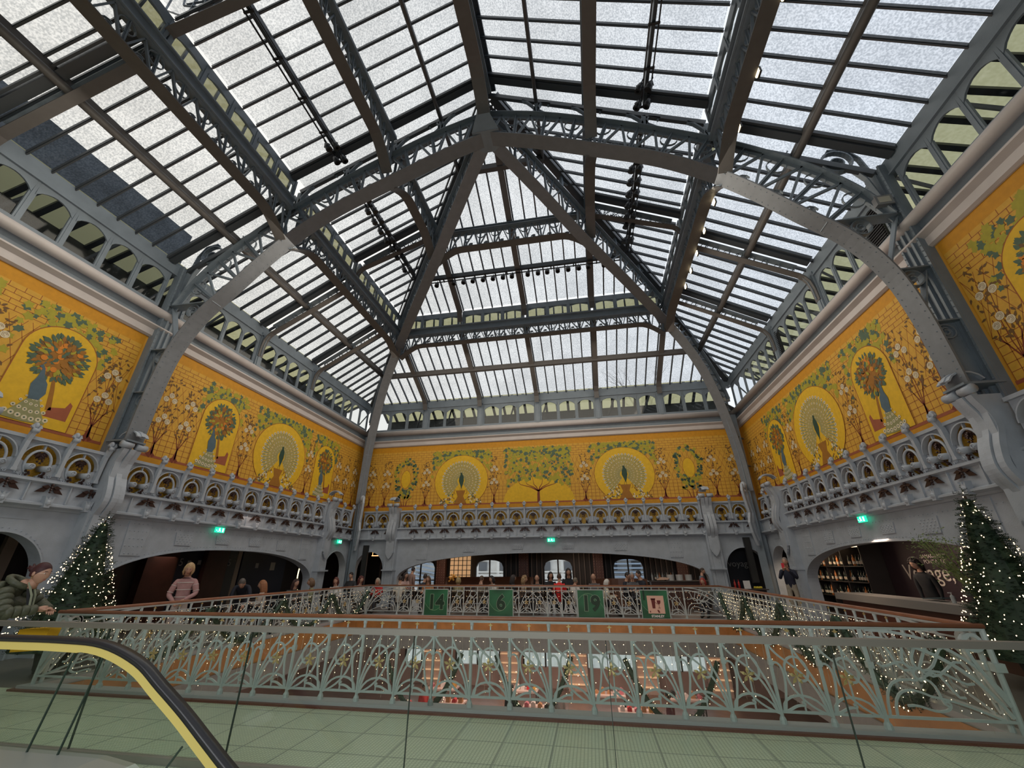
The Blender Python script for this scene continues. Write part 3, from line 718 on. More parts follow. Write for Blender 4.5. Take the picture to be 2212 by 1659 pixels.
for sg, wd in ((-1, 'left'), (1, 'right')):        # corner posts
    t = thing('corner_post', f'riveted iron post in the far {wd} corner below the hip truss', 'post', (XC + sg * 9.5, YF - .3, 0)); f = MB()
    x = XC + sg * (W - .40); f.bar((x, YF - .42, 0), (x, YF - .42, 8.2), .28, .34)
    f.bar((x - sg * .16, YF - .6, 0), (x - sg * .16, YF - .6, 4.6), .12, .3, (sg, 1, 0)); obj('shaft', f, IRON, t)
    f = MB()
    for q in (-.12, .12): f.ribbon([(x - sg * (.12 + o) + q * .8, YF - .6 - o + q * sg * .8, z) for o, z in ((.05, 2.4), (.2, 2.9), (.25, 3.3), (.12, 3.7), (.2, 4.2), (.25, 4.6), (.2, 4.9))], (1, sg, 0), .14, .1)
    f.ball((x - sg * .34, YF - .82, 4.85), (.13, .13, .16), 8, 6)
    for q in (-.2, .2): f.ball((x - sg * .24 + q * .7, YF - .7 + q * sg * .7, 4.6), .09, 8, 5)
    obj('console', f, IRON_L, t)
# ================================================================= floor slabs with the opening
OX0, OX1, OY0, OY1 = -8.55, 4.22, 6.03, 16.1
PAVER = bpy.data.materials.new('green_glass_pavers'); PAVER.use_nodes = True
t_ = PAVER.node_tree; b_ = t_.nodes['Principled BSDF']; tcn = t_.nodes.new('ShaderNodeTexCoord')
br = t_.nodes.new('ShaderNodeTexBrick'); br.offset = 0; br.inputs['Scale'].default_value = 1; br.inputs['Brick Width'].default_value = .52; br.inputs['Row Height'].default_value = .52; br.inputs['Mortar Size'].default_value = .012
br.inputs['Color1'].default_value = (.56, .62, .45, 1); br.inputs['Color2'].default_value = (.62, .67, .50, 1); br.inputs['Mortar'].default_value = (.36, .40, .31, 1)
br2 = t_.nodes.new('ShaderNodeTexBrick'); br2.offset = 0; br2.inputs['Scale'].default_value = 1; br2.inputs['Brick Width'].default_value = .035; br2.inputs['Row Height'].default_value = .035; br2.inputs['Mortar Size'].default_value = .006
br2.inputs['Color1'].default_value = (1, 1, 1, 1); br2.inputs['Color2'].default_value = (.9, .92, .9, 1); br2.inputs['Mortar'].default_value = (.5, .55, .5, 1)
mm_ = t_.nodes.new('ShaderNodeMixRGB'); mm_.blend_type = 'MULTIPLY'; mm_.inputs[0].default_value = .8
for q in (br, br2): t_.links.new(tcn.outputs['Object'], q.inputs['Vector'])
t_.links.new(br.outputs[0], mm_.inputs[1]); t_.links.new(br2.outputs[0], mm_.inputs[2]); t_.links.new(mm_.outputs[0], b_.inputs['Base Color'])
bp_ = t_.nodes.new('ShaderNodeBump'); bp_.inputs['Strength'].default_value = .5; bp_.inputs['Distance'].default_value = .01; t_.links.new(br2.outputs[0], bp_.inputs['Height']); t_.links.new(bp_.outputs[0], b_.inputs['Normal'])
b_.inputs['Roughness'].default_value = .3
GFLOOR = mat('dark_gallery_floor', (.10, .085, .075), .4, 0, .2, 3)
OAK = mat('orange_oak_fascia', (.42, .19, .055), .45, 0, .25, 2.5)
XW = 3.2                                            # rooms behind the arches
f = MB(); f.box(XC - W - XW, XC + W + XW, -5, OY0, -.3, 0); struct('floor', f, PAVER)
f = MB(); f.box(XC - W - XW, OX0, OY0, YF + 5, -.3, -.0); struct('floor', f, GFLOOR)
f = MB(); f.box(OX1, XC + W + XW, OY0, YF + 5, -.3, -.0); struct('floor', f, GFLOOR)
f = MB(); f.box(OX0, OX1, OY1, YF + 5, -.3, -.0); struct('floor', f, GFLOOR)
def ring(f, x0, x1, y0, y1, t_, z0, z1):            # frame of thickness t_ inside the given rectangle
    f.box(x0, x1, y0, y0 + t_, z0, z1); f.box(x0, x1, y1 - t_, y1, z0, z1); f.box(x0, x0 + t_, y0 + t_, y1 - t_, z0, z1); f.box(x1 - t_, x1, y0 + t_, y1 - t_, z0, z1)
f = MB(); ring(f, OX0 - .02, OX1 + .02, OY0 - .02, OY1 + .02, .14, -.5, -.03); trim(f, OAK)
f = MB(); ring(f, OX0 - .05, OX1 + .05, OY0 - .05, OY1 + .05, .2, -.98, -.5); trim(f, mat('grey_slab_edge', (.23, .22, .215), .6, 0, .1))
f = MB(); ring(f, OX0 - .1, OX1 + .1, OY0 - .1, OY1 + .1, .2, -.03, .06); trim(f, mat('grey_iron_kerb', (.34, .35, .35), .45))
f = MB(); ring(f, OX0 - .16, OX1 + .16, OY0 - .16, OY1 + .16, .07, -.02, .025); trim(f, mat('red_brown_kerb_edge', (.12, .035, .02), .5))
# dark building outside, seen through the low left roof glass
OUT = mat('wet_slate_wall_outside', (.10, .115, .13), .8, 0, .35, 1.2)
f = MB(); f.box(-17.6, -16, -8, 10.6, 6, 14.8); tag(obj('outside_building', f, OUT), 'dark slate building wall seen outside through the low left roof glass', 'building')
# ================================================================= ornate crest above the arcade
GILT = mat('gilded_mosaic_panel', (.62, .36, .045), .45, .1, .35, 30)
BRONZE = mat('dark_bronze_foliage', (.045, .022, .018), .4, .3)
CP = .79
def ell(cx, cz, rx, rz, a): return (cx + rx * math.cos(a), cz + rz * math.sin(a))
def crest_meshes():
    p = CP; f = MB(); vf = .26
    def pr(pts, v0, v1): f.prism([(x, v0, z) for x, z in pts], (0, v1 - v0, 0))
    zb, zt, oc = 3.42, 4.22, 3.74
    N = 10
    # corner spandrels outside the arch moulding
    arcc = (0, 3.80); R = .35
    for s_ in (-1, 1):
        arc = [(s_ * R * math.cos(PI / 2 * k / N), arcc[1] + R * math.sin(PI / 2 * k / N)) for k in range(N + 1)]
        pr([(s_ * p / 2, zt), (s_ * p / 2, arcc[1])] + arc + [(0, zt)], vf - .06, vf)
        low = [ell(0, oc, .215, .26, PI * (1.5 + s_ * .5 * (k / N))) if False else (s_ * .215 * math.cos(x), oc + .27 * math.sin(x)) for k in range(N + 1) for x in [-PI / 2 * .82 * k / N]]
        pr([(s_ * p / 2, arcc[1]), (s_ * R, arcc[1]), (s_ * .23, oc)] + low + [(s_ * .12, zb), (s_ * p / 2, zb)], vf - .06, vf)
        f.ribbon([(s_ * R * math.cos(PI / 2 * k / N), vf + .01, arcc[1] + R * math.sin(PI / 2 * k / N)) for k in range(N + 1)], (0, 1, 0), .1, .025)
        f.smooth = True
        f.tube([(s_ * .15, .12, 3.66), (s_ * .15, .40, 3.64)], .068, 9); f.smooth = False       # rolled volutes in the opening
        sp = [(s_ * .15 + .055 * (1 - k / 12) * math.cos(k * .8 + (0 if s_ > 0 else PI)), .405, 3.64 + .055 * (1 - k / 12) * math.sin(k * .8)) for k in range(12)]
        f.tube(sp, .011, 4)
        for q, zz in ((.30, 3.5), (.22, 3.46)):
            sp = [(s_ * q + .045 * (1 - k / 12) * math.cos(k * .9), vf + .02, zz + .01 + .045 * (1 - k / 12) * math.sin(k * .9)) for k in range(11)]
            f.tube(sp, .012, 4)
    f.smooth = True
    f.tube([(.225 * math.cos(x), vf + .01, oc + .28 * math.sin(x)) for x in [PI * (-.32 + 1.64 * k / 22) for k in range(23)]], .028, 6)
    f.smooth = False
    f.box(-.014, .014, vf - .02, vf + .03, oc + .28, 4.17)
    f.box(-p / 2, p / 2, vf - .08, vf + .07, 4.2, 4.27); f.box(-p / 2, p / 2, vf - .02, vf + .05, 3.40, 3.45)
    f.box(-.012, .012, vf + .02, vf + .06, 2.98, 3.38)
    x = -p / 2                                     # fin with curled head
    f.ribbon([(x, vf + .05, 3.56), (x, vf + .06, 3.9), (x, vf + .08, 4.15), (x, vf + .13, 4.3), (x, vf + .16, 4.36)], (1, 0, 0), .075, .1)
    f.box(x - .05, x + .05, vf, vf + .1, 3.52, 3.58)
    f.smooth = True; f.tube([(x - .055, vf + .17, 4.36), (x + .055, vf + .17, 4.36)], .055, 8); f.ball((x, vf + .12, 4.47), (.055, .07, .08), 7, 5); f.smooth = False
    for q in (-1, 1): f.prism([(x + q * .02, vf + .13, 4.38), (x + q * .1, vf + .13, 4.43), (x + q * .06, vf + .13, 4.5)], (0, .05, 0))
    # tulip corbel under the fin
    f.prism([(x - .05, vf + .06, 2.86), (x + .05, vf + .06, 2.86), (x + .085, vf + .06, 3.1), (x + .03, vf + .06, 3.03), (x, vf + .06, 3.1), (x - .03, vf + .06, 3.03), (x - .085, vf + .06, 3.1)], (0, .12, 0))
    f.ball((x, vf + .16, 2.96), (.06, .05, .07), 7, 5)
    g = MB(); g.box(-p / 2, p / 2, .06, .1, 3.42, 4.2)
    b = MB(); rr = random.Random(3)
    def leaf(cx, cz, v, l, a, wd=.4):
        c, s_ = math.cos(a), math.sin(a); pts = [(0, 0), (l * .4, l * wd * .5), (l * .7, l * wd * .25), (l, 0), (l * .7, -l * wd * .25), (l * .4, -l * wd * .5)]
        b.prism([(cx + x_ * c - y_ * s_, v, cz + x_ * s_ + y_ * c) for x_, y_ in pts], (0, .02, 0))
    for k in range(9): leaf(0, 3.97, vf - .04 + .01 * (k % 3), .15, -PI * (.02 + .96 * k / 8), .6)
    for k in range(9): b.ball((rr.uniform(-.05, .05), vf + .02, 3.93 - k * .022), .024, 5, 4)
    for s_ in (-1, 1):
        for k in range(5): b.ball((s_ * (.15 + rr.uniform(-.04, .03)), rr.uniform(.2, .36), 3.55 - k * .018), .026, 5, 4)
        leaf(s_ * .16, 3.57, vf, .11, -PI / 2 - s_ * .5, .6)
        leaf(x + s_ * .03, 3.28, vf + .05, .26, (0 if s_ > 0 else PI) - s_ * .45, .42); leaf(x + s_ * .02, 3.3, vf + .07, .17, (0 if s_ > 0 else PI) - s_ * .05, .45)
    for k in range(4): b.ball((x, vf + .08, 3.34 - k * .05), .035 - k * .004, 6, 4)
    return mesh('crest_panel', f, IRON_L), mesh('gilded_panel', g, GILT), mesh('bronze_foliage', b, BRONZE)
CM = crest_meshes()
def rzside(s): return {'l': -PI / 2, 'r': PI / 2, 'b': PI}[s]
def crest(side, a0, a1, n, label):
    ac = (a0 + a1) / 2; base = wallP(side, ac, 0, 3.4)
    t = thing('crest_balustrade', label, 'balustrade', tuple(base), world=False, group=None)
    for i in range(n):
        a = a0 + (i + .5) * (a1 - a0) / n
        o = bpy.data.objects.new('crest_panel', CM[0]); COL.objects.link(o); o.parent = t
        o.location = wallP(side, a, 0, 0) - base; o.rotation_euler = (0, 0, rzside(side)); o.scale = ((a1 - a0) / n / CP, 1, 1)
        for nm, m in (('gilded_panel', CM[1]), ('bronze_foliage', CM[2])):
            c = bpy.data.objects.new(nm, m); COL.objects.link(c); c.parent = o
for s in 'lr':
    crest(s, 5.55, 7.85, 3, f'grey iron crest with gilded openings on the {SW[s]} wall, before the main pillar')
    crest(s, 8.45, 17.05, 11, f'long grey iron crest with gilded openings on the {SW[s]} wall')
    crest(s, 17.6, 19.25, 2, f'short grey iron crest of two openings on the {SW[s]} wall by the far corner')
crest('b', -11.3, -9.85, 2, 'short grey iron crest of two openings on the end wall, left corner')
crest('b', -9.3, 4.95, 18, 'long grey iron crest with gilded openings on the end wall')
crest('b', 5.5, 6.95, 2, 'short grey iron crest of two openings on the end wall, right corner')

# ================================================================= exit signs
EXITG = mat('green_exit_sign', (.0, .55, .28), .4, emit=1.3, ecol=(.02, .85, .45)); EXITW = mat('white_exit_symbol', (.8, 1, .9), .4, emit=1.6, ecol=(.75, 1, .85))
def exitsign(side, a, z, wd):
    t = thing('exit_sign', f'green lit exit sign {wd}', 'exit sign', tuple(wallP(side, a, .34, z)), world=True)
    f = MB(); nd = inn(side); f.bar(wallP(side, a - .17, .34, z), wallP(side, a + .17, .34, z), .04, .15, nd); obj('sign_box', f, EXITG, t)
    f = MB(); q = 1 if side != 'l' else -1
    def B(u0, z0, u1, z1, w_=.018): f.bar(wallP(side, a + u0 * q, .365, z + z0), wallP(side, a + u1 * q, .365, z + z1), .006, w_, nd)
    B(.02, .02, .05, -.03); B(.05, -.03, .09, -.05); B(.02, .02, -.01, -.05); B(.02, .03, .07, .02); f.ball(wallP(side, a + .03 * q, .365, z + .05), .014, 6, 4)
    B(-.1, -.055, -.1, .055, .05); B(.12, -.02, .15, 0); obj('running_figure', f, EXITW, t)
exitsign('l', 11.75, 2.76, 'under the left crest above the wide arch'); exitsign('l', 18.55, 2.76, 'above the small far arch on the left'); exitsign('r', 12.75, 2.76, 'under the right crest above the wide arch'); exitsign('b', -1.75, 2.76, 'in the middle of the end wall above the wide arch')
# ================================================================= painted wall panels (flat paintings, own generic drawing)
def pm(n, c): return mat('paint_' + n, c, .7, 0, .1, 9)
PM = [pm('gold', (.68, .405, .012)), pm('pale_ochre', (.60, .325, .034)), pm('trellis_brown', (.30, .085, .012)), pm('amber_border', (.55, .245, .006)),
      pm('yellow_green', (.36, .31, .022)), pm('slate_green', (.075, .12, .072)), pm('cream', (.66, .56, .38)), pm('brown_leaf', (.15, .075, .02)),
      pm('orange_fruit', (.62, .20, .012)), pm('peacock_blue', (.075, .12, .15)), pm('trunk_red', (.19, .035, .012)), pm('feather_grey_green', (.28, .27, .12)),
      pm('urn_brown', (.32, .13, .01)), pm('bench_red', (.32, .085, .035)), pm('deep_green', (.02, .055, .035))]
GO, PO, TB, AB, YG, SG, CR, BL, OF, PB, TR, FG, UB, BR_, DG = range(15)
class Mural:
    def __init__(s, side, a0, a1, seed): s.m = MB(); s.side = side; s.a0 = a0; s.a1 = a1; s.r = random.Random(seed); s.lay = 0; s.pl = []
    def pt(s, u, z): return wallP(s.side, u, .004 + .0008 * s.lay, z)
    def pol(s, pts, k):
        s.m.k = k; s.m.poly([s.pt(u, z) for u, z in pts])
    def over(s, u, z, r):
        k = 0
        for a, b, c, d in s.pl:
            if (a - u) ** 2 + (b - z) ** 2 < (r + c) ** 2 and d >= k: k = d + 1
        s.pl.append((u, z, r, k)); return k * .3
    def rect(s, u0, u1, z0, z1, k): s.pol([(u0, z0), (u1, z0), (u1, z1), (u0, z1)], k)
    def disc(s, u, z, r, k, n=14, rz=None):
        rz = rz or r; s.pol([(u + r * math.cos(2 * PI * i / n), z + rz * math.sin(2 * PI * i / n)) for i in range(n)], k)
    def line(s, pts, w0, w1, k):
        n = len(pts); s.m.k = k; L_, R_ = [], []
        for i, (u, z) in enumerate(pts):
            a = pts[max(0, i - 1)]; b = pts[min(n - 1, i + 1)]; du, dz = b[0] - a[0], b[1] - a[1]; l = math.hypot(du, dz) or 1
            w_ = lerp(w0, w1, i / max(1, n - 1)) / 2; L_.append((u - dz / l * w_, z + du / l * w_)); R_.append((u + dz / l * w_, z - du / l * w_))
        for i in range(n - 1): s.m.poly([s.pt(*L_[i]), s.pt(*R_[i]), s.pt(*R_[i + 1]), s.pt(*L_[i + 1])])
    def leaf(s, u, z, l, a, k, wd=.45):
        c, q = math.cos(a), math.sin(a)
        s.pol([(u + x * c - y * q, z + x * q + y * c) for x, y in ((0, 0), (l * .35, l * wd * .5), (l * .75, l * wd * .3), (l, 0), (l * .75, -l * wd * .3), (l * .35, -l * wd * .5))], k)
    def vleaf(s, u, z, r, k):
        a0 = s.r.uniform(0, 2 * PI); pts = []
        for i in range(10):
            rr = r * (1 if i % 2 == 0 else .62); a = a0 + 2 * PI * i / 10; pts.append((u + rr * math.cos(a), z + rr * math.sin(a)))
        s.pol(pts, k)
    def trellis(s, u0, u1):
        s.rect(u0, u1, 4.55, 7.38, PO); s.lay += 1
        n = max(1, round((u1 - u0) / .19))
        for i in range(n + 1): u = lerp(u0, u1, i / n); s.line([(u, 4.55), (u, 5.35)], .016, .016, TB)
        for j in range(5): s.line([(u0, 4.72 + .16 * j), (u1, 4.72 + .16 * j)], .014, .014, TB)
        for i in range(int((u1 - u0) / .21)):
            u = u0 + .21 * i; s.line([(u, 5.4), (min(u1, u + .55), 6.7)], .012, .012, TB); s.line([(u, 6.7), (min(u1, u + .55), 5.4)], .012, .012, TB)
        for j in range(5):
            z = 6.78 + .12 * j; s.line([(u0, z), (u1, z)], .014, .014, TB)
            for i in range(n + 1): u = u0 + .19 * (i + .5 * (j % 2)); 
            for i in range(int((u1 - u0) / .28)):
                u = u0 + .28 * (i + .5 * (j % 2)) + .05
                if u < u1: s.line([(u, z), (u, z + .12)], .014, .014, TB)
        s.lay += 1
    def rose_tree(s, u, h=6.75, sc_=1.0):
        r = s.r; W_ = .26 * sc_
        s.line([(u - .09, 4.52), (u - .02, 4.62), (u, 4.85)], .17, .04, TR); s.line([(u + .09, 4.52), (u + .02, 4.62), (u, 4.85)], .1, .03, TR)
        for sg in (-1, 1):
            s.line([(u, 4.85), (u + sg * .06, 5.0), (u + sg * W_ * .7, 5.3), (u + sg * W_ * .6, 5.7)], .035, .015, TR)
            s.line([(u, 4.85), (u + sg * .04, 5.2), (u + sg * .02, 5.9), (u + sg * .09, h - .3)], .022, .01, TR)
            s.line([(u + sg * W_ * .4, 5.15), (u + sg * W_ * 1.1, 5.4)], .018, .008, TR)
        s.lay += 1
        for i in range(58):
            z = r.uniform(5.2, h + .1); uu = u + r.uniform(-1, 1) * W_ * (1.15 if z < 6.3 else .8)
            o = s.over(uu, z, .09); s.lay += o; s.leaf(uu, z, .115, r.uniform(0, 2 * PI), BL); s.lay -= o
        s.pl = []; s.lay += 3
        for zc in (5.55, 6.2):
            for du, dz in ((-.13, 0), (.13, .02), (0, .15), ):
                s.disc(u + du, zc + dz, .082, CR, 10); 
            s.lay += 1
            for du, dz in ((-.13, 0), (.13, .02), (0, .15)):
                for q in (.056, .03): s.line([(u + du + q * math.cos(x), zc + dz + q * math.sin(x)) for x in [PI * .4 * k for k in range(5)]], .009, .006, BL)
            s.lay -= 1
        s.lay -= 4
    def canopy(s, u0, u1, zlow, n, holes=None):
        for i in range(n):
            u = s.r.uniform(u0, u1); t = (u - u0) / (u1 - u0); zl = zlow(t); z = s.r.uniform(zl, 7.28) if s.r.random() < .75 else s.r.uniform(6.8, 7.28)
            r_ = s.r.uniform(.065, .115); o = s.over(u, z, r_); s.lay += o; s.vleaf(u, z, r_, s.r.choice([YG, YG, YG, SG, YG, SG])); s.lay -= o
        s.pl = []; s.lay += 3
    def roundel(s, u, zc=5.72, R=1.42):
        s.pol([(u + R * math.cos(a), max(4.56, zc + R * .93 * math.sin(a))) for a in [2 * PI * i / 40 for i in range(40)]], GO); s.lay += 1
        s.line([(u + R * math.cos(a), max(4.56, zc + R * .93 * math.sin(a))) for a in [PI * (-.25 + 1.5 * i / 40) for i in range(41)]], .02, .02, TB)
        q = (u, zc - .02)                                            # fan centre
        n = 46
        for i in range(n):
            a = PI * (-.28 + 1.56 * i / (n - 1)); rr = .98
            s.line([(q[0] + .2 * math.cos(a), q[1] + .2 * math.sin(a)), (q[0] + rr * math.cos(a), q[1] + rr * math.sin(a))], .02, .075, FG)
        s.lay += 1
        for rr, k, sz in ((1.0, 31, .052), (.80, 27, .036), (.62, 24, .028), (.46, 21, .022), (.34, 17, .017)):
            for i in range(k):
                a = PI * (-.27 + 1.54 * i / (k - 1)); c = (q[0] + rr * math.cos(a), q[1] + rr * math.sin(a))
                s.disc(*c, sz, CR, 9); s.lay += 1; s.disc(*c, sz * .42, SG if rr > .7 else BL, 6); s.lay -= 1
        s.lay += 2
        s.pol([(u - .03, zc + .32), (u + .05, zc + .34), (u + .13, zc + .2), (u + .15, zc - .02), (u + .09, zc - .25), (u + .03, zc - .42), (u - .03, zc - .25), (u - .12, zc - .02), (u - .1, zc + .16)], DG)
        s.disc(u, zc + .36, .05, DG); s.line([(u - .03, zc - .35), (u - .04, zc - .52)], .02, .015, BL); s.line([(u + .05, zc - .35), (u + .06, zc - .52)], .02, .015, BL)
        zu = zc - .5
        s.pol([(u - .26, zu), (u + .26, zu), (u + .2, zu - .16), (u + .15, zu - .3), (u + .26, zu - .5), (u + .34, 4.56), (u - .34, 4.56), (u - .26, zu - .5), (u - .15, zu - .3), (u - .2, zu - .16)], UB)
        for sg in (-1, 1): s.line([(u + sg * (.26 + .08 * math.sin(x)), zu + .02 - .09 + .11 * math.cos(x)) for x in [PI * k / 6 for k in range(7)]], .03, .03, UB)
        s.lay += 1
        for sg in (-1, 1):
            for i in range(46):
                t = s.r.random(); x = .3 + t * .78; z = 4.6 + s.r.random() * (1 - t) * .62 + .02
                o = s.over(u + sg * x, z, .08); s.lay += o
                if s.r.random() < .34: s.disc(u + sg * x, z, .038, CR, 7)
                else: s.leaf(u + sg * x, z, .12, s.r.uniform(0, 2 * PI), s.r.choice([BL, SG, UB]))
                s.lay -= o
        s.pl = []; s.lay -= 5
    def wreath(s, u, zc=5.9):
        s.disc(u, zc, .26, GO, 20, .46); s.lay += 1; s.line([(u + .27 * math.cos(x), zc + .47 * math.sin(x)) for x in [2 * PI * k / 24 for k in range(25)]], .015, .015, TB)
        for i in range(130):
            a = s.r.uniform(0, 2 * PI); rr = s.r.uniform(.5, .78); uu, zz = u + rr * math.cos(a) * .85, zc + .15 + rr * 1.25 * math.sin(a); o = s.over(uu, zz, .1); s.lay += o
            s.vleaf(uu, zz, s.r.uniform(.06, .1), s.r.choice([YG, YG, SG, DG])); s.lay -= o
        for q in (-.18, 0, .18):
            s.line([(u + q * .6, 4.52), (u + q, 4.8), (u + q * 2.5, 5.0)], .05, .015, TR)
            for i in range(6): s.vleaf(u + q * 1.6 + s.r.uniform(-.12, .12), 4.9 + s.r.uniform(0, .25), .08, s.r.choice([YG, SG]))
        s.lay -= 1
    def peacock_tree(s, u, sg=1):
        w_ = .72
        s.pol([(u - w_, 4.56), (u + w_, 4.56)] + [(u + w_ * math.cos(x), 6.2 + w_ * 1.0 * math.sin(x)) for x in [PI * k / 20 for k in range(21)]], GO); s.lay += 1
        s.line([(u - w_, 4.56)] + [(u + w_ * math.cos(x), 6.2 + w_ * math.sin(x)) for x in [PI - PI * k / 20 for k in range(21)]] + [(u + w_, 4.56)], .02, .02, TB)
        c = (u + .0, 6.15)
        s.line([(u + sg * .22, 4.95), (u + sg * .13, 5.4), (u + sg * .03, 5.8)], .11, .06, UB)
        s.pol([(u + sg * .18, 4.8), (u + sg * .62, 4.8), (u + sg * .62, 5.2), (u + sg * .55, 5.26), (u + sg * .5, 5.1), (u + sg * .22, 5.02)], BR_)
        s.lay += 1
        s.disc(c[0], c[1], .47, UB, 20); s.lay += 1; s.pl = []
        for i in range(190):
            a = s.r.uniform(0, 2 * PI); rr = .5 * math.sqrt(s.r.random()); k = SG if rr > .42 else s.r.choice([UB, YG, BL, UB, SG])
            uu, zz = c[0] + rr * math.cos(a) * .95, c[1] + rr * math.sin(a); o = s.over(uu, zz, .11); s.lay += o; s.leaf(uu, zz, .15, a + s.r.uniform(-.5, .5), k, .55); s.lay -= o
        s.pl = []; s.lay += 8
        for i in range(11):
            a = s.r.uniform(0, 2 * PI); rr = .38 * math.sqrt(s.r.random()) + .03; s.disc(c[0] + rr * math.cos(a), c[1] + rr * math.sin(a), .065, OF, 9)
        b = u - sg * .1                                              # peacock with hanging train
        s.pol([(b - sg * .42, 4.6), (b + sg * .0, 4.58), (b + sg * .38, 4.62), (b + sg * .2, 4.9), (b + sg * .07, 5.2), (b - sg * .07, 5.15), (b - sg * .2, 4.9)], FG); s.lay += 1
        for zz, n, hw, sz in ((4.66, 7, .36, .052), (4.82, 6, .27, .042), (4.97, 5, .19, .032), (5.08, 5, .13, .022)):
            for i in range(n):
                x = b + hw * (2 * i / (n - 1) - 1); s.disc(x, zz + .02 * abs(i - n / 2), sz, CR, 9); s.lay += 1; s.disc(x, zz + .02 * abs(i - n / 2), sz * .4, SG, 6); s.lay -= 1
        s.lay += 2
        s.pol([(b - sg * .1, 5.08), (b + sg * .08, 5.1), (b + sg * .15, 5.28), (b + sg * .1, 5.5), (b + sg * .0, 5.62), (b - sg * .06, 5.82), (b - sg * .13, 5.9), (b - sg * .18, 5.84), (b - sg * .11, 5.8), (b - sg * .12, 5.6), (b - sg * .17, 5.4)], PB)
        s.line([(b - sg * .13, 5.9), (b - sg * .1, 5.97)], .01, .03, PB)
        s.lay -= 14
    def vine_tree(s, u):
        R = 1.75
        s.pol([(u + R * math.cos(a), 4.56 + 1.2 * max(0, math.sin(a))) for a in [PI * i / 30 for i in range(31)]], GO); s.lay += 1
        s.line([(u, 4.52), (u, 4.95), (u + .02, 5.1)], .14, .1, TR)
        for a in (-1.2, -.75, -.3, .25, .7, 1.15): s.line([(u, 5.05), (u + a * .3, 5.25), (u + a * .75, 5.4), (u + a * .95, 5.75)], .06, .012, TR)
        s.canopy(u - R, u + R, lambda t: 5.2 + .5 * (1 - abs(2 * t - 1)) + (.0 if abs(2 * t - 1) < .9 else .5), 620)
        s.lay -= 4
    def build(s, label):
        s.m.k = 0; f = s.m
        return tag(obj('mural', f, PM, None), label, 'mural')
def mural(side, a0, a1, items, label, seed, mir=1):
    M = Mural(side, a0, a1, seed)
    M.rect(a0, a1, 3.9, 7.68, AB); M.lay = 1
    M.trellis(a0 + .03, a1 - .03); M.lay = 4
    M.rect(a0, a1, 4.49, 4.56, BR_); M.lay = 5
    for it in items:
        k = it[0]; u = it[1]; M.lay = 5
        if k == 'round':
            M.canopy(u - 1.6, u + 1.6, lambda t: 5.75 + 1.2 * math.sqrt(max(0, 1 - (2 * t - 1) ** 2)), 330); M.lay = 16; M.roundel(u)
        elif k == 'peatree':
            M.canopy(u - .95, u + .95, lambda t: 5.7 + 1.1 * math.sqrt(max(0, 1 - (2 * t - 1) ** 2)) if True else 0, 120); M.lay = 16; M.peacock_tree(u, mir)
        elif k == 'rose': M.rose_tree(u)
        elif k == 'wreath': M.wreath(u)
        elif k == 'vine': M.vine_tree(u)
    return M.build(label)
mural('b', XC - W + .2, XC + W - .2, [('rose', -11.3), ('rose', -10.45), ('wreath', -9.35), ('rose', -8.2), ('round', -6.3), ('rose', -4.55), ('vine', -2.3), ('rose', 0.0), ('round', 1.9), ('rose', 3.68), ('wreath', 4.9), ('rose', 5.95), ('rose', 6.9)],
      'long golden wall painting on the end wall, two peacock roundels around a central vine', 1)
for s, sd in (('l', 2), ('r', 3)):
    mural(s, 8.45, 19.95, [('rose', 9.1), ('rose', 9.8), ('peatree', 10.95), ('rose', 12.15), ('round', 14.0), ('rose', 15.75), ('peatree', 16.85), ('rose', 18.0), ('rose', 18.75), ('rose', 19.5)],
          f'golden wall painting on the {SW[s]} wall beyond the main arch, peacock roundel between orange trees', sd, 1)
    mural(s, -4.9, 7.85, [('rose', 7.5), ('peatree', 6.35), ('rose', 5.2), ('round', 3.3), ('rose', 1.5)], f'golden wall painting on the {SW[s]} wall this side of the main arch', sd + 4, 1)
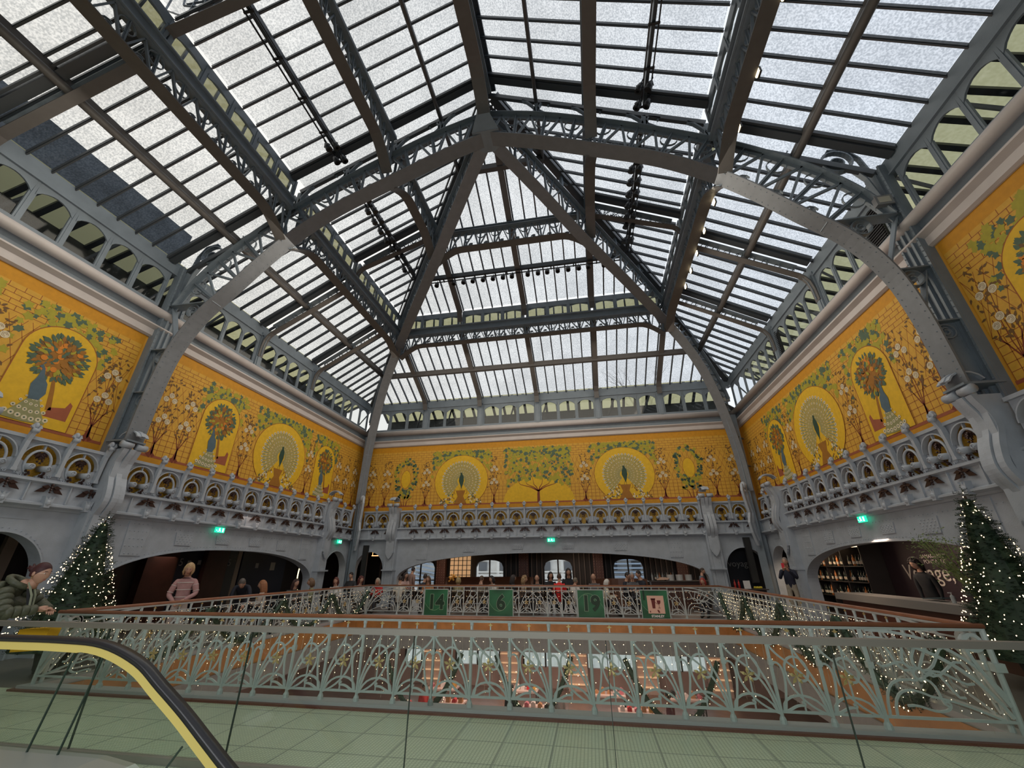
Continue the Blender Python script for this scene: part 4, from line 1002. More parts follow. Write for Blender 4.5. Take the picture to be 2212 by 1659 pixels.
# ================================================================= scrolled iron railings round the opening
WOOD = mat('red_brown_wood_handrail', (.27, .105, .05), .35, 0, .15, 6)
STARG = mat('dull_gold_star', (.55, .42, .18), .4, .4)
UW = .52
def bez(p, n=10):
    """cubic bezier chain"""
    out = []
    for i in range(0, len(p) - 3, 3):
        a, b, c, d = p[i:i + 4]
        for k in range(n + (1 if i + 4 >= len(p) else 0)):
            t = k / n; out.append(tuple((1 - t) ** 3 * a[j] + 3 * (1 - t) ** 2 * t * b[j] + 3 * (1 - t) * t * t * c[j] + t ** 3 * d[j] for j in (0, 1)))
    return out
def c2(mb, pts, w=.02, t=.021, y=0): mb.ribbon([(x, y, z) for x, z in pts], (0, 1, 0), w, t)
def rail_unit(lod=0):
    """one bay between two uprights, u from 0 (main upright) to UW; curves lean from low left to high right"""
    f = MB(); U = UW; n = 9 if lod == 0 else 5
    f.tube([(0, 0, .06), (0, 0, .98)], .021, 6); f.lathe([(.038, .06), (.036, .10), (.02, .13)], (0, 0, 0), 8); f.lathe([(.02, .93), (.026, .95), (.026, .975)], (0, 0, 0), 8)
    f.box(-.024, .024, -.024, .024, .60, .66)
    f.box(0, U, -.011, .011, .155, .18); f.box(0, U, -.009, .009, .86, .878); f.box(0, U, -.016, .016, .972, .99)
    f.box(U / 2 - .008, U / 2 + .008, -.008, .008, .165, .93)
    S = lambda pts: [(u * U, z) for u, z in pts]
    c2(f, bez(S([(.07, .18), (.08, .36), (.78, .38), (.93, .17)]), n))                                        # base arch
    c2(f, bez(S([(.06, .18), (.2, .16), (.28, .235), (.46, .23), (.53, .225), (.53, .265), (.46, .255)]), n))
    c2(f, bez(S([(.08, .80), (.0, .86), (-.02, .79), (.2, .69), (.55, .55), (.86, .46), (.94, .15)]), n + 2))    # long diagonal stem
    c2(f, bez(S([(.08, .80), (.2, .88), (.35, .80), (.48, .84)]), n))
    c2(f, bez(S([(.48, .84), (.44, .74), (.92, .52), (.98, .16)]), n + 2))                                      # second stem
    c2(f, bez(S([(.98, .15), (.62, .2), (.26, .36), (.26, .55), (.26, .72), (.68, .74), (.72, .57), (.73, .46), (.6, .44), (.52, .47)]), n))   # oval loop
    c2(f, bez(S([(.10, .17), (.2, .36), (.26, .5), (.2, .58), (.14, .66), (-.03, .63), (.02, .55)]), n))        # hook at the upright
    return mesh('rail_bay', f, GREEN_IRON)
def star_mesh():
    f = MB(); c = (UW / 2, 0, .945)
    pts = []
    for i in range(8):
        a = PI / 4 * i; r = .032 if i % 2 == 0 else .013; pts.append((c[0] + r * math.cos(a), -.006, c[2] + r * math.sin(a)))
    f.prism(pts, (0, .012, 0)); s_ = mesh('gold_star', f, STARG); f = MB()
    for i in range(5):                                # gold blossom in the loop
        a = 2 * PI * i / 5 + .3; f.prism([(.24, -.02, .5), (.24 + .05 * math.cos(a - .35), -.03, .5 + .05 * math.sin(a - .35)), (.24 + .085 * math.cos(a), -.02, .5 + .085 * math.sin(a)), (.24 + .05 * math.cos(a + .35), -.03, .5 + .05 * math.sin(a + .35))], (0, .012, 0))
    return mesh('gold_flower', f, STARG), s_
RU = rail_unit(); RS, RS2 = star_mesh()
FWD = 1.22
def fan_mesh():
    """corner panel, u 0 (last upright) to FWD (corner)"""
    f = MB(); F = FWD
    f.tube([(0, 0, .06), (0, 0, .98)], .025, 6); f.lathe([(.045, .06), (.04, .10), (.02, .13)], (0, 0, 0), 8); f.box(-.03, .03, -.03, .03, .6, .66)
    f.box(0, F, -.011, .011, .155, .18); f.box(0, F, -.009, .009, .86, .878) ; f.box(0, F, -.016, .016, .972, .99)
    f.tube([(F, 0, .0), (F, 0, 1.0)], .028, 8); f.box(F - .05, F + .05, -.05, .05, .6, .68)
    c2(f, bez([(.05, .90), (.5, .86), (.95, .7), (F - .04, .2)], 12), .03, .034)
    c2(f, bez([(.05, .97), (.6, .96), (1.0, .8), (F - .02, .36)], 12), .026, .03)
    c2(f, bez([(F - .03, .3), (F - .25, .75), (F - .3, .92), (F - .16, .94), (F - .04, .95), (F - .03, .8), (F - .14, .79), (F - .24, .78), (F - .25, .9), (F - .17, .93)], 8), .05, .036)
    c2(f, [(.45 + .055 * math.cos(a), .56 + .055 * math.sin(a)) for a in [PI / 4 * k for k in range(9)]], .035, .026)
    for a, l, b in ((1.9, .34, .1), (1.45, .33, .05), (1.05, .36, .0), (.65, .42, -.06), (.25, .46, -.08), (-.15, .5, .08), (-.5, .42, .12), (2.4, .4, .1), (2.9, .38, -.1), (-1.0, .34, .06)):
        c, q = math.cos(a), math.sin(a); x0, z0 = .45 + .05 * c, .56 + .05 * q; x1, z1 = .45 + l * c, .56 + l * q
        x1 = min(max(x1, .03), F - .05); z1 = min(max(z1, .19), .85)
        c2(f, bez([(x0, z0), (x0 + l * .3 * c - b * q * 2, z0 + l * .3 * q + b * c * 2), (x1 - l * .2 * c + b * q, z1 - l * .2 * q - b * c), (x1, z1)], 6))
    c2(f, bez([(.05, .18), (.08, .5), (.2, .52), (.42, .5)], 8)); c2(f, bez([(.12, .18), (.14, .42), (.3, .46), (.5, .36), (.8, .32), (1.0, .2), (1.1, .18)], 8))
    c2(f, bez([(.25, .27), (.4, .3), (.45, .2), (.6, .24), (.68, .27), (.66, .34), (.59, .31)], 7))
    return mesh('fan_panel', f, GREEN_IRON)
FM = fan_mesh()
BULB = mat('warm_white_light_bulb', (1, .8, .5), .4, emit=7.0, ecol=(1, .72, .4)); WIRE = mat('pale_light_wire', (.42, .37, .28), .5)
def railing(p0, p1, z, label, lights=1.0, group=None, lod=0, seed=0):
    """railing from p0 to p1 (x,y); fan panels at both ends"""
    x0, y0 = p0; x1, y1 = p1; Lg = math.hypot(x1 - x0, y1 - y0); ang = math.atan2(y1 - y0, x1 - x0)
    t = thing('iron_railing', label, 'railing', ((x0 + x1) / 2, (y0 + y1) / 2, z), ang, world=False)
    def ch(nm, data, x, sx=1.0, par=None):
        o = bpy.data.objects.new(nm, data); COL.objects.link(o); o.parent = par or t; 
        if par is None: o.location = (x - Lg / 2, 0, 0); o.scale = (sx, 1, 1)
        return o
    n = 2 * round((Lg - 2 * FWD) / UW / 2); uw = (Lg - 2 * FWD) / n; sx = uw / UW
    for i in range(n):
        left = i < n / 2
        # the scrolls lean towards the middle from both ends
        o = ch('rail_bay', RU, FWD + (i + 1) * uw if left else FWD + i * uw, -sx if left else sx)
        ch('gold_flower', RS, 0, par=o); ch('gold_star', RS2, 0, par=o)
    ch('fan_panel', FM, FWD, -1); ch('fan_panel', FM, Lg - FWD, 1)
    f = MB(); f.smooth = True; f.tube([(-Lg / 2 - .03, 0, 1.02), (Lg / 2 + .03, 0, 1.02)], .028, 10); f.smooth = False
    o = link('handrail', mesh('handrail', f, WOOD), t)
    f = MB(); f.box(-Lg / 2, Lg / 2, -.03, .03, .99, 1.0); o = link('rail_plate', mesh('rail_plate', f, GREEN_IRON), t)
    if lights:
        r = random.Random(seed + 5); wv = MB(); bl = MB(); m = int(Lg / .105)
        for i in range(m):
            x = -Lg / 2 + Lg * (i + .5) / m; L_ = r.uniform(.35, .8); yy = .035
            wv.tube([(x, yy, .85), (x + r.uniform(-.02, .02), yy, .85 - L_ * .5), (x + r.uniform(-.03, .03), yy, .85 - L_)], .0017, 3, caps=False)
            k = int(L_ / .08 * lights)
            for j in range(k): bl.gem((x + r.uniform(-.035, .035), yy + r.uniform(-.02, .02), .84 - j * L_ / k), r.uniform(.0035, .0055))
        lt = thing('string_light_curtain', 'tiny warm string lights hung on the ' + label.replace('pale green ', '').replace(', along the glass-paved walkway', '').replace(', carrying the green number banners', '').replace(', running away from the viewer', '').replace('of the floor below', 'below'), 'string lights', ((x0 + x1) / 2, (y0 + y1) / 2, z), ang, world=False)
        link('wire', mesh('wire', wv, WIRE), lt); o = link('bulb', mesh('bulb', bl, BULB), lt); o['kind'] = 'stuff'
    return t
railing((-8.5, OY0), (4.2, OY0), 0.06 - .06, 'pale green iron railing nearest the viewer, along the glass-paved walkway', 1.0, seed=1)
railing((-8.5, OY1), (4.2, OY1), 0.0, 'pale green iron railing at the far end, carrying the green number banners', .5, seed=2)
railing((OX0 + .05, OY0 + .1), (OX0 + .05, OY1 - .1), 0.0, 'pale green iron railing on the left, running away from the viewer', .9, seed=3)
railing((OX1 - .05, OY0 + .1), (OX1 - .05, OY1 - .1), 0.0, 'pale green iron railing on the right, running away from the viewer', .9, seed=4)

# ================================================================= number banners on the far railing
BG = bpy.data.materials.new('green_banner_print'); BG.use_nodes = True
t_ = BG.node_tree; b_ = t_.nodes['Principled BSDF']; b_.inputs['Roughness'].default_value = .5
tcn = t_.nodes.new('ShaderNodeTexCoord'); nn_ = t_.nodes.new('ShaderNodeTexNoise'); nn_.inputs['Scale'].default_value = 1.6; nn_.inputs['Detail'].default_value = 1
cr_ = t_.nodes.new('ShaderNodeValToRGB'); cr_.color_ramp.elements[0].color = (.012, .085, .035, 1); cr_.color_ramp.elements[1].color = (.03, .2, .085, 1); cr_.color_ramp.elements[0].position = .35; cr_.color_ramp.elements[1].position = .7
t_.links.new(tcn.outputs['Object'], nn_.inputs['Vector']); t_.links.new(nn_.outputs[0], cr_.inputs[0]); t_.links.new(cr_.outputs[0], b_.inputs['Base Color'])
SWOOSH = mat('pale_green_swoosh_print', (.13, .30, .15), .5); GLOW = mat('pale_outline_print', (.33, .48, .33), .5); NUMG = mat('deep_green_numeral', (.006, .035, .014), .5)
BORD = mat('silver_banner_border', (.42, .48, .46), .4); WHITEP = mat('white_print', (.8, .8, .78), .5); PINKP = mat('salmon_card_print', (.72, .47, .36), .5); REDBR = mat('dark_red_print', (.13, .015, .012), .5)
def text_mesh(txt, size, m, extrude=.002, bold=0.0, align='CENTER', offset=0.0):
    cu = bpy.data.curves.new('txt', 'FONT'); cu.body = txt; cu.size = size; cu.extrude = extrude; cu.align_x = align; cu.align_y = 'CENTER'; cu.offset = offset; cu.resolution_u = 4
    o = bpy.data.objects.new('txt', cu); COL.objects.link(o); bpy.context.view_layer.update()
    me = bpy.data.meshes.new_from_object(o.evaluated_get(bpy.context.evaluated_depsgraph_get())); bpy.data.objects.remove(o); me.materials.clear(); me.materials.append(m)
    return me
def put_text(parent, name, txt, size, m, loc, rot, **k):
    o = link(name, text_mesh(txt, size, m, **k)); o.parent = parent; o.location = loc; o.rotation_euler = rot; return o
def banner(x0, x1, z0, z1, y, txt, label, card=False, tilt=0.0, flip=1):
    cx, cz = (x0 + x1) / 2, (z0 + z1) / 2; w_, h_ = x1 - x0, z1 - z0
    t = thing('banner', label, 'banner', (cx, y, z0), 0, world=False); Z = cz - z0
    f = MB(); f.box(-w_ / 2, w_ / 2, -.006, .006, 0, h_); link('printed_sheet', mesh('printed_sheet', f, BG), t)
    f = MB()
    for a in (-1, 1): f.box(a * w_ / 2 - .012, a * w_ / 2 + .012, -.011, .008, -.01, h_ + .01)
    f.box(-w_ / 2, w_ / 2, -.011, .008, h_ - .012, h_ + .012); f.box(-w_ / 2, w_ / 2, -.011, .008, -.012, .012); link('border', mesh('border', f, BORD), t)
    f = MB(); n = 16; up = []; dn = []
    for i in range(n + 1):
        u = -w_ / 2 + .012 + (w_ - .024) * i / n; q = (i / n)
        zz = Z + flip * (-.30 + 1.1 * (q - .42) ** 2 * 1.6) * h_ if flip > 0 else Z + (.36 - 1.0 * (q - .4) ** 2 * 1.5) * h_
        zz = min(max(zz, .02), h_ - .03); up.append((u, -.008, min(zz + .018, h_ - .015))); dn.append((u, -.008, zz - .0))
    for i in range(n): f.poly([dn[i], dn[i + 1], up[i + 1], up[i]])
    link('swoosh', mesh('swoosh', f, SWOOSH), t)
    R_ = (PI / 2, 0, 0)
    if not card:
        put_text(t, 'number_outline', txt, .64, GLOW, (0, -.010, Z), R_, offset=.036, extrude=.001); put_text(t, 'number', txt, .64, NUMG, (0, -.014, Z), R_, offset=.026)
    else:
        put_text(t, 'number', txt, .4, NUMG, (-w_ * .37, -.012, h_ * .8), R_, offset=.012)
        f = MB(); f.box(-.24, .3, -.016, -.012, .17, .7); link('card', mesh('card', f, PINKP), t)
        f = MB(); f.prism([(-.09, -.017, .32), (.0, -.017, .32), (.02, -.017, .6), (-.11, -.017, .6)], (0, -.003, 0)); f.box(-.12, .03, -.02, -.017, .58, .62)
        f.prism([(.07, -.017, .56), (.19, -.017, .56), (.18, -.017, .48), (.13, -.017, .43), (.08, -.017, .48)], (0, -.003, 0)); f.box(.124, .136, -.02, -.017, .34, .44); f.box(.09, .17, -.02, -.017, .33, .342)
        f.prism([(.05, -.017, .27), (.1, -.017, .28), (.14, -.017, .2), (.09, -.017, .19)], (0, -.003, 0)); f.box(-.19, -.16, -.02, -.017, .2, .25)
        f.bar((-.06, -.018, .56), (.1, -.018, .44), .003, .012); link('cup_and_glass_print', mesh('cup_and_glass_print', f, REDBR), t)
        put_text(t, 'caption', 'STANLEY', .1, WHITEP, (.05, -.014, .09), R_, offset=.003)
yb = OY1 - .06
banner(-6.2, -5.3, .03, .9, yb, '14', 'green banner printed with the number 14 on the far railing'); banner(-3.75, -2.86, .03, .9, yb, '6', 'green banner printed with a single 6, middle left of the far railing')
banner(-.58, .32, .03, .9, yb, '19', 'green banner printed 19 behind which sit a bald man and a white-haired woman', flip=-1); banner(1.55, 2.45, .03, .9, yb, '1', 'green banner printed 1 with a salmon card of cup and glass', card=True)
# ================================================================= glass balustrade in front of the viewer
BALG = glass('clear_balustrade_glass', (1, 1, 1), (.87, .93, .89), 0, .8, rough=.02)
STEEL = mat('brushed_steel_rail', (.36, .34, .31), .38, .7); EDGE = mat('dark_green_glass_edge', (.03, .05, .04), .2)
xs = [-6.95, -5.17, -3.42, -1.69, 0.075, 1.84, 3.6]
for i in range(6):
    if False: pass
    t = thing('glass_panel', f'clear glass balustrade panel with dark edges, {["far left end", "second from the left", "third from the left", "in the middle right of centre", "second from the right", "far right end"][i]}', 'glass panel', ((xs[i] + xs[i + 1]) / 2, 4.2, 0))
    f = MB(); f.poly([(xs[i] + .006, 4.2, .02), (xs[i + 1] - .006, 4.2, .02), (xs[i + 1] - .006, 4.2, 1.07), (xs[i] + .006, 4.2, 1.07)]); obj('pane', f, BALG, t)
    f = MB(); f.box(xs[i + 1] - .008, xs[i + 1] - .002, 4.19, 4.21, .02, 1.07); obj('edge', f, EDGE, t)
f = MB(); f.box(-7.2, 4.4, 4.165, 4.235, 1.065, 1.115); tag(obj('balustrade_cap_rail', f, STEEL), 'flat brushed steel rail capping the glass balustrade before the viewer', 'handrail')
f = MB(); f.box(-7.2, 4.4, 4.17, 4.23, 0, .05); tag(obj('balustrade_shoe', f, STEEL), 'low steel channel holding the foot of the glass balustrade', 'channel')
# ================================================================= escalator end on the left
RUB = mat('black_rubber_handrail', (.022, .022, .026), .35, 0, .1, 30); YLED = mat('yellow_lit_strip', (.50, .41, .12), .4, emit=.16, ecol=(1, .80, .25)); ESG = glass('escalator_side_glass', (1, 1, 1), (.86, .91, .87), 0, .8); SKIRT = mat('pale_steel_skirt', (.45, .47, .44), .3, .4)
ye = 3.6
prof = smooth([(-7.2, 1.05), (-5.6, 1.05), (-4.9, 1.047), (-4.42, 1.02), (-4.0, .90), (-3.7, .735), (-3.4, .565), (-3.12, .39), (-2.86, .23), (-2.5, .02)], 5)
t = thing('escalator', 'escalator side with black rubber handrail and yellow lit strip at the lower left', 'escalator', (-5, ye, 0))
f = MB(); f.smooth = True; f.ribbon([(x, ye, z) for x, z in prof], (0, 1, 0), .085, .045); f.smooth = False; obj('handrail', f, RUB, t)
f = MB(); f.ribbon([(x - .0, ye, z - .058) if x < -4.6 else (x - .045, ye, z - .048) for x, z in prof], (0, 1, 0), .05, .062); obj('light_strip', f, YLED, t)
f = MB()
for (x0, z0), (x1, z1) in zip(prof, prof[1:]): f.poly([(x0 - .03, ye, z0 - .08), (x1 - .03, ye, z1 - .08), (x1 - .03, ye, max(.1, z1 - .9)), (x0 - .03, ye, max(.1, z0 - .9))])
obj('side_glass', f, ESG, t)
f = MB()
for (xa, za), (xb, zb) in (((-4.72, .97), (-4.86, .14)), ((-4.4, .93), (-4.53, .16)), ((-3.34, .35), (-3.5, .12))): f.bar((xa, ye - .004, za), (xb, ye - .004, zb), .012, .012)
obj('glass_joint', f, EDGE, t)
f = MB(); f.prism([(-7.2, ye - .3, .0), (-3.6, ye - .3, .0), (-3.62, ye - .3, .12), (-3.8, ye - .3, .2), (-4.1, ye - .3, .235), (-7.2, ye - .3, .24)], (0, .36, 0)); obj('skirt_panel', f, SKIRT, t)
f = MB(); f.ribbon([(-7.2, ye - .31, .225), (-4.3, ye - .31, .225), (-4.0, ye - .31, .2), (-3.8, ye - .31, .13)], (0, 1, 0), .02, .02); obj('skirt_seal', f, RUB, t)
WARM = mat('warm_lit_step_edge', (1, .6, .2), .4, emit=1.2, ecol=(1, .55, .15))
f = MB(); f.box(-7.2, -4.6, ye - .36, ye - .33, .12, .16); obj('step_light', f, WARM, t)
# ================================================================= rooms behind the arches
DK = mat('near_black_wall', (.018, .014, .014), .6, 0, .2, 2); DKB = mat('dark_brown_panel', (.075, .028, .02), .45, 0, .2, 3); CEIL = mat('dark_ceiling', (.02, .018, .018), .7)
NAVY = mat('dark_navy_door', (.012, .014, .03), .4); PALE = mat('pale_beige_strip', (.35, .27, .22), .5); PLC = mat('grey_placard', (.33, .31, .31), .5)
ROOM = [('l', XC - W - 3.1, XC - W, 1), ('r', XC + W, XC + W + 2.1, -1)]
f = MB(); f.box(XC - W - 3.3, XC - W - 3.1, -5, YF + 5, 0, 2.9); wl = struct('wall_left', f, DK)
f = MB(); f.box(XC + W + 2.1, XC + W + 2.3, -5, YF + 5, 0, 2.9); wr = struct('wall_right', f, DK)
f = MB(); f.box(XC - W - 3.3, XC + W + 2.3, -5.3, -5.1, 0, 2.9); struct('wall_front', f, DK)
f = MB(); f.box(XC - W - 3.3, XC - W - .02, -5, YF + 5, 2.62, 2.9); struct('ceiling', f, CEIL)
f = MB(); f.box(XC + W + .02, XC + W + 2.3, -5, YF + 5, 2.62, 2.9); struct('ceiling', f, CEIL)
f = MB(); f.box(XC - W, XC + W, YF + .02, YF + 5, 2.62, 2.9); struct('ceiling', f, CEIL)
xl = XC - W - 3.1
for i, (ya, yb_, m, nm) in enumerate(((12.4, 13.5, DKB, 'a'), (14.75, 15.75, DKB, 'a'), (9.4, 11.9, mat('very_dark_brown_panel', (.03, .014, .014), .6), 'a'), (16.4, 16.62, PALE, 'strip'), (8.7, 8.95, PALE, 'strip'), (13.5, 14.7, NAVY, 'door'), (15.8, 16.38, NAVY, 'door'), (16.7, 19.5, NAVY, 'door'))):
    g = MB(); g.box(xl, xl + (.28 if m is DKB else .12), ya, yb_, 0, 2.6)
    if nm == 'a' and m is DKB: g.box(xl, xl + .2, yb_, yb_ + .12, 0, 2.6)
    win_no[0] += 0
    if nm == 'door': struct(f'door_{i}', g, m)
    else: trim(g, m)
for y_, z_, h_ in ((14.15, 1.84, .16), (14.98 - .4, 1.86, .16), (17.6, 1.75, .2), (18.6, 1.72, .34), (11.2, 1.1, .22)):
    g = MB(); g.box(xl + .125, xl + .14, y_ - .07 * h_ / .16, y_ + .07 * h_ / .16, z_ - h_ / 2, z_ + h_ / 2)
    tag(obj('wall_placard', g, PLC), f'small grey placard on the wall behind the left arch, {["beside the first numeral 5", "right of the first numeral 5", "narrow one far right", "large square one far right", "low one at far left"][[14.15, 14.58, 17.6, 18.6, 11.2].index(round(y_, 2))]}', 'placard')
for y_, wd in ((13.8, 'nearer'), (16.0, 'farther')):
    o = tag(link('wall_numeral', text_mesh('5', .36, mat('grey_numeral', (.22, .21, .22), .5))), f'grey numeral 5 on the dark door behind the left arch, {wd} one', 'numeral'); o.location = (xl + .15, y_, 1.85); o.rotation_euler = (PI / 2, 0, PI / 2)
# glowing oval mirror edge behind the small left arch
MIRR = mat('warm_lit_mirror_edge', (1, .85, .5), .4, emit=3, ecol=(1, .83, .42))
f = MB(); f.tube([(XC - W - 1.2, 18.75 + .62 * math.cos(a), 1.35 + .95 * math.sin(a)) for a in [PI * (.5 + 1.0 * k / 24) for k in range(25)]], .022, 6)
f.tube([(XC - W - 1.2, 18.2, .42), (XC - W - 1.2, 18.2, 0)], .02, 5); tag(obj('mirror_light', f, MIRR), 'thin curved warm light line inside the small arch at the far left', 'light')
# -------- end room: a cafe with striped walls, arched windows and dark riveted columns
yb2 = YF + 4.6
WINX = [(-10.85, -9.05), (-6.6, -4.95), (-2.65, -1.05), (1.15, 2.75)]
f = MB(); xs_ = sorted({XC - W - 3.1, XC + W + 2.1} | {a for w_ in WINX for a in w_} | {lerp(w_[0], w_[1], k / 12) for w_ in WINX for k in range(13)})
def wtop(x, w_): t = abs(2 * (x - w_[0]) / (w_[1] - w_[0]) - 1); return 1.62 + .40 * (1 - t ** 2.4) ** (1 / 2.4)
for x0, x1 in zip(xs_, xs_[1:]):
    m_ = (x0 + x1) / 2; w_ = next((q for q in WINX if q[0] < m_ < q[1]), None)
    if w_ is None: f.box(x0, x1, yb2, yb2 + .2, 0, 2.62)
    else:
        f.box(x0, x1, yb2, yb2 + .2, 0, .35); z0, z1 = wtop(x0, w_), wtop(x1, w_)
        f.add([(x0, yb2, z0), (x1, yb2, z1), (x1, yb2, 2.62), (x0, yb2, 2.62), (x0, yb2 + .2, z0), (x1, yb2 + .2, z1)], [(0, 1, 2, 3), (0, 4, 5, 1)])
struct('wall_back', f, DK)
for i, w_ in enumerate(WINX):
    win_no[0] += 1; t = struct(f'window_{win_no[0]}')
    f = MB(); c = (w_[0] + w_[1]) / 2
    f.ribbon([(lerp(w_[0], w_[1], k / 16), yb2 - .02, wtop(lerp(w_[0], w_[1], k / 16), w_)) for k in range(17)], (0, 1, 0), .1, .05)
    f.box(c - .04, c + .04, yb2 - .05, yb2, .35, 2.0); f.box(w_[0], w_[1], yb2 - .05, yb2, .93, .99)
    for x in w_: f.box(x - .03, x + .03, yb2 - .06, yb2, .3, 1.64)
    obj('window_frame', f, DK, t); g = MB(); g.box(w_[0], w_[1], yb2 + .08, yb2 + .09, .35, 2.02); obj('pane', g, CLEAR, t)
STN = mat('pale_stone_facade', (.85, .84, .82), .8, 0, .12, 1.2); BLUE = mat('blue_grey_roof_slats', (.30, .38, .50), .6)
t = thing('street_facade', 'pale stone building across the street seen through the cafe windows', 'building', (-2, yb2 + 22, -24))
f = MB(); f.box(-45, 40, yb2 + 22, yb2 + 24, -24, 2.9)
for i in range(34):
    x = -40 + 2.3 * i; f.box(x, x + .3, yb2 + 21.8, yb2 + 22, -20, 2.9)
for z in (-12, -9, -6, -3, -.4, .8, 1.1, 2.2): f.box(-45, 40, yb2 + 21.7, yb2 + 22, z, z + .12)
obj('stonework', f, STN, t)
f = MB()
for i in range(7): f.bar((-24, yb2 + 21.3, .6 + .4 * i), (-13, yb2 + 21.3, -1.2 + .4 * i), .3, .12)
for i in range(8): f.box(1.5, 8, yb2 + 21.2, yb2 + 21.6, -.2 + .4 * i, -.05 + .4 * i)
obj('slatted_roof', f, BLUE, t)
f = MB()
for i in range(13): f.box(-16.6 + i * 2.3, -15.8 + i * 2.3, yb2 + 21.78, yb2 + 21.95, 1.3, 2.1)
obj('dark_windows', f, mat('dark_facade_windows', (.14, .15, .17), .3), t)
SLAT = mat('dark_wall_slat', (.10, .075, .065), .45); COLR = mat('red_brown_riveted_column', (.085, .035, .028), .5); LIT = mat('lit_wood_screen', (.50, .30, .14), .5)
def slats(x0, x1):
    f = MB(); n = int((x1 - x0) / .27)
    for i in range(n + 1): x = lerp(x0, x1, i / n); f.box(x - .025, x + .025, yb2 - .12, yb2 - .0, .2, 2.6)
    return f
for a, b in ((-12.5, -11.0), (-8.9, -8.1), (-4.8, -2.75), (-.95, 1.05), (2.85, 7.5)): trim(slats(a, b), SLAT)
for x, wd in ((-8.45, 'left of the lit wood screen'), (-3.7, 'between the second and third windows'), (.35, 'between the third and fourth windows'), (4.6, 'behind the bar on the right')):
    t = thing('cafe_column', f'dark red-brown riveted column in the end cafe, {wd}', 'column', (x, yb2 - .6, 0)); f = MB()
    f.box(x - .16, x + .16, yb2 - .75, yb2 - .55, 0, 2.62); f.box(x - .26, x - .16, yb2 - .8, yb2 - .5, 0, 2.62); f.box(x + .16, x + .26, yb2 - .8, yb2 - .5, 0, 2.62); obj('shaft', f, COLR, t)
    g = MB()
    for i in range(18):
        for q in (-.21, -.07, .07, .21): g.gem((x + q, yb2 - .81, .2 + .13 * i), .02)
    obj('rivets', g, PALE, t)
t = thing('wood_screen', 'tall lit wood lattice screen in the end cafe between two windows', 'screen', (-7.3, yb2 - .5, 0)); f = MB(); f.box(-8.0, -6.75, yb2 - .5, yb2 - .46, 0, 2.5); obj('lit_panel', f, mat('lit_screen_panel', (.5, .3, .15), .5, emit=.35, ecol=(1, .6, .3)), t); f = MB()
for i in range(6): f.box(-8.02 + .25 * i, -7.99 + .25 * i, yb2 - .54, yb2 - .5, .7, 2.5)
for i in range(8): f.box(-8.0, -6.75, yb2 - .54, yb2 - .5, .72 + .25 * i, .75 + .25 * i)
obj('lattice', f, DK, t)
ORG = mat('orange_linear_lamp', (1, .5, .2), .4, emit=4, ecol=(1, .45, .16)); WHT = mat('white_linear_lamp', (1, 1, 1), .4, emit=4, ecol=(1, .95, .9))
for x, m_, l, y_, wd in ((-3.6, ORG, .5, 22, 'left of the middle window'), (-1.5, ORG, .8, 22, 'above the person in red'), (.3, WHT, .35, 22, 'right of the middle'), (-11.0, ORG, .9, 21.5, 'inside the small left arch')):
    f = MB(); z_ = 2.34 if x > -10 else 2.2; f.box(x - l / 2, x + l / 2, y_, y_ + .05, z_, z_ + .03); f.box(x - l / 2 + .03, x - l / 2 + .04, y_ + .02, y_ + .03, z_, 2.63); f.box(x + l / 2 - .04, x + l / 2 - .03, y_ + .02, y_ + .03, z_, 2.63); tag(obj('linear_lamp', f, m_), f'thin {"white" if m_ is WHT else "orange"} line lamp under the cafe ceiling, {wd}', 'lamp')
for x, y_, e in ((-8, 22.5, 60), (-1, 22.5, 70), (4.5, 22, 50)):
    area('cafe_fill', (x, y_, 2.5), (x, y_, 0), 1.6, .6, e * .55, (1, .72, .5))  # unseen area light added to brighten the cafe
area('side_room_fill', (-13.6, 13, 2.5), (-12.6, 13, 0), .8, 5, 22, (1, .75, .6)); area('side_room_fill', (8.4, 12.5, 2.5), (9.0, 12.5, 0), .6, 6, 60, (1, .74, .55)); area('shelf_fill', (8.5, 18.3, 2.45), (9.3, 18.3, .9), .3, 3.2, 50, (1, .72, .48)); area('sign_fill', (8.6, 13.9, 2.5), (9.6, 13.9, 1.4), .2, 3.0, 28, (1, .8, .66))  # unseen fills added to brighten the side rooms, bottle shelves and lettered sign
# booth with curved banquette, cafe counter, tables
LEA = mat('brown_leather', (.12, .05, .03), .4); TBL = mat('dark_table_top', (.06, .045, .04), .3); CLO = mat('white_napery', (.6, .58, .56), .6)
f = MB(); f.smooth = True
for s0, s1 in ((0, 1),):
    pts = [(-4.9 + 2.1 * math.cos(a), 20.7 + 1.2 * math.sin(a), .55) for a in [PI * k / 16 for k in range(17)]]; f.ribbon([(p[0], p[1], .62) for p in pts], (0, 0, 1), 1.15, .14)
tag(obj('banquette', f, LEA), 'curved brown leather banquette behind the far railing near banner 6', 'sofa')
f = MB(); f.ribbon([(1.1 + 1.1 * math.cos(a), 19.6 + .8 * math.sin(a), .6) for a in [PI * k / 12 for k in range(13)]], (0, 0, 1), 1.1, .12); tag(obj('banquette', f, LEA), 'curved brown banquette behind the far railing right of banner 19', 'sofa')
def cafe_table(x, y, label, grp, r=.42):
    t = thing('cafe_table', label, 'table', (x, y, 0), 0, grp); f = MB(); f.lathe([(r, .72), (r, .75)], (x, y, 0), 14); obj('table_top', f, TBL, t); f = MB(); f.lathe([(.2, 0), (.18, .02), (.03, .05), (.03, .72)], (x, y, 0), 10); obj('pedestal', f, DK, t)
CT = [(-8.3, 17.6), (-7.1, 18.0), (-5.7, 17.7), (-4.2, 17.6), (-2.5, 17.6), (-1.0, 17.6), (.1, 17.5), (1.9, 17.6), (-10.3, 12.7), (-10.4, 14.8), (-10.4, 16.2)]
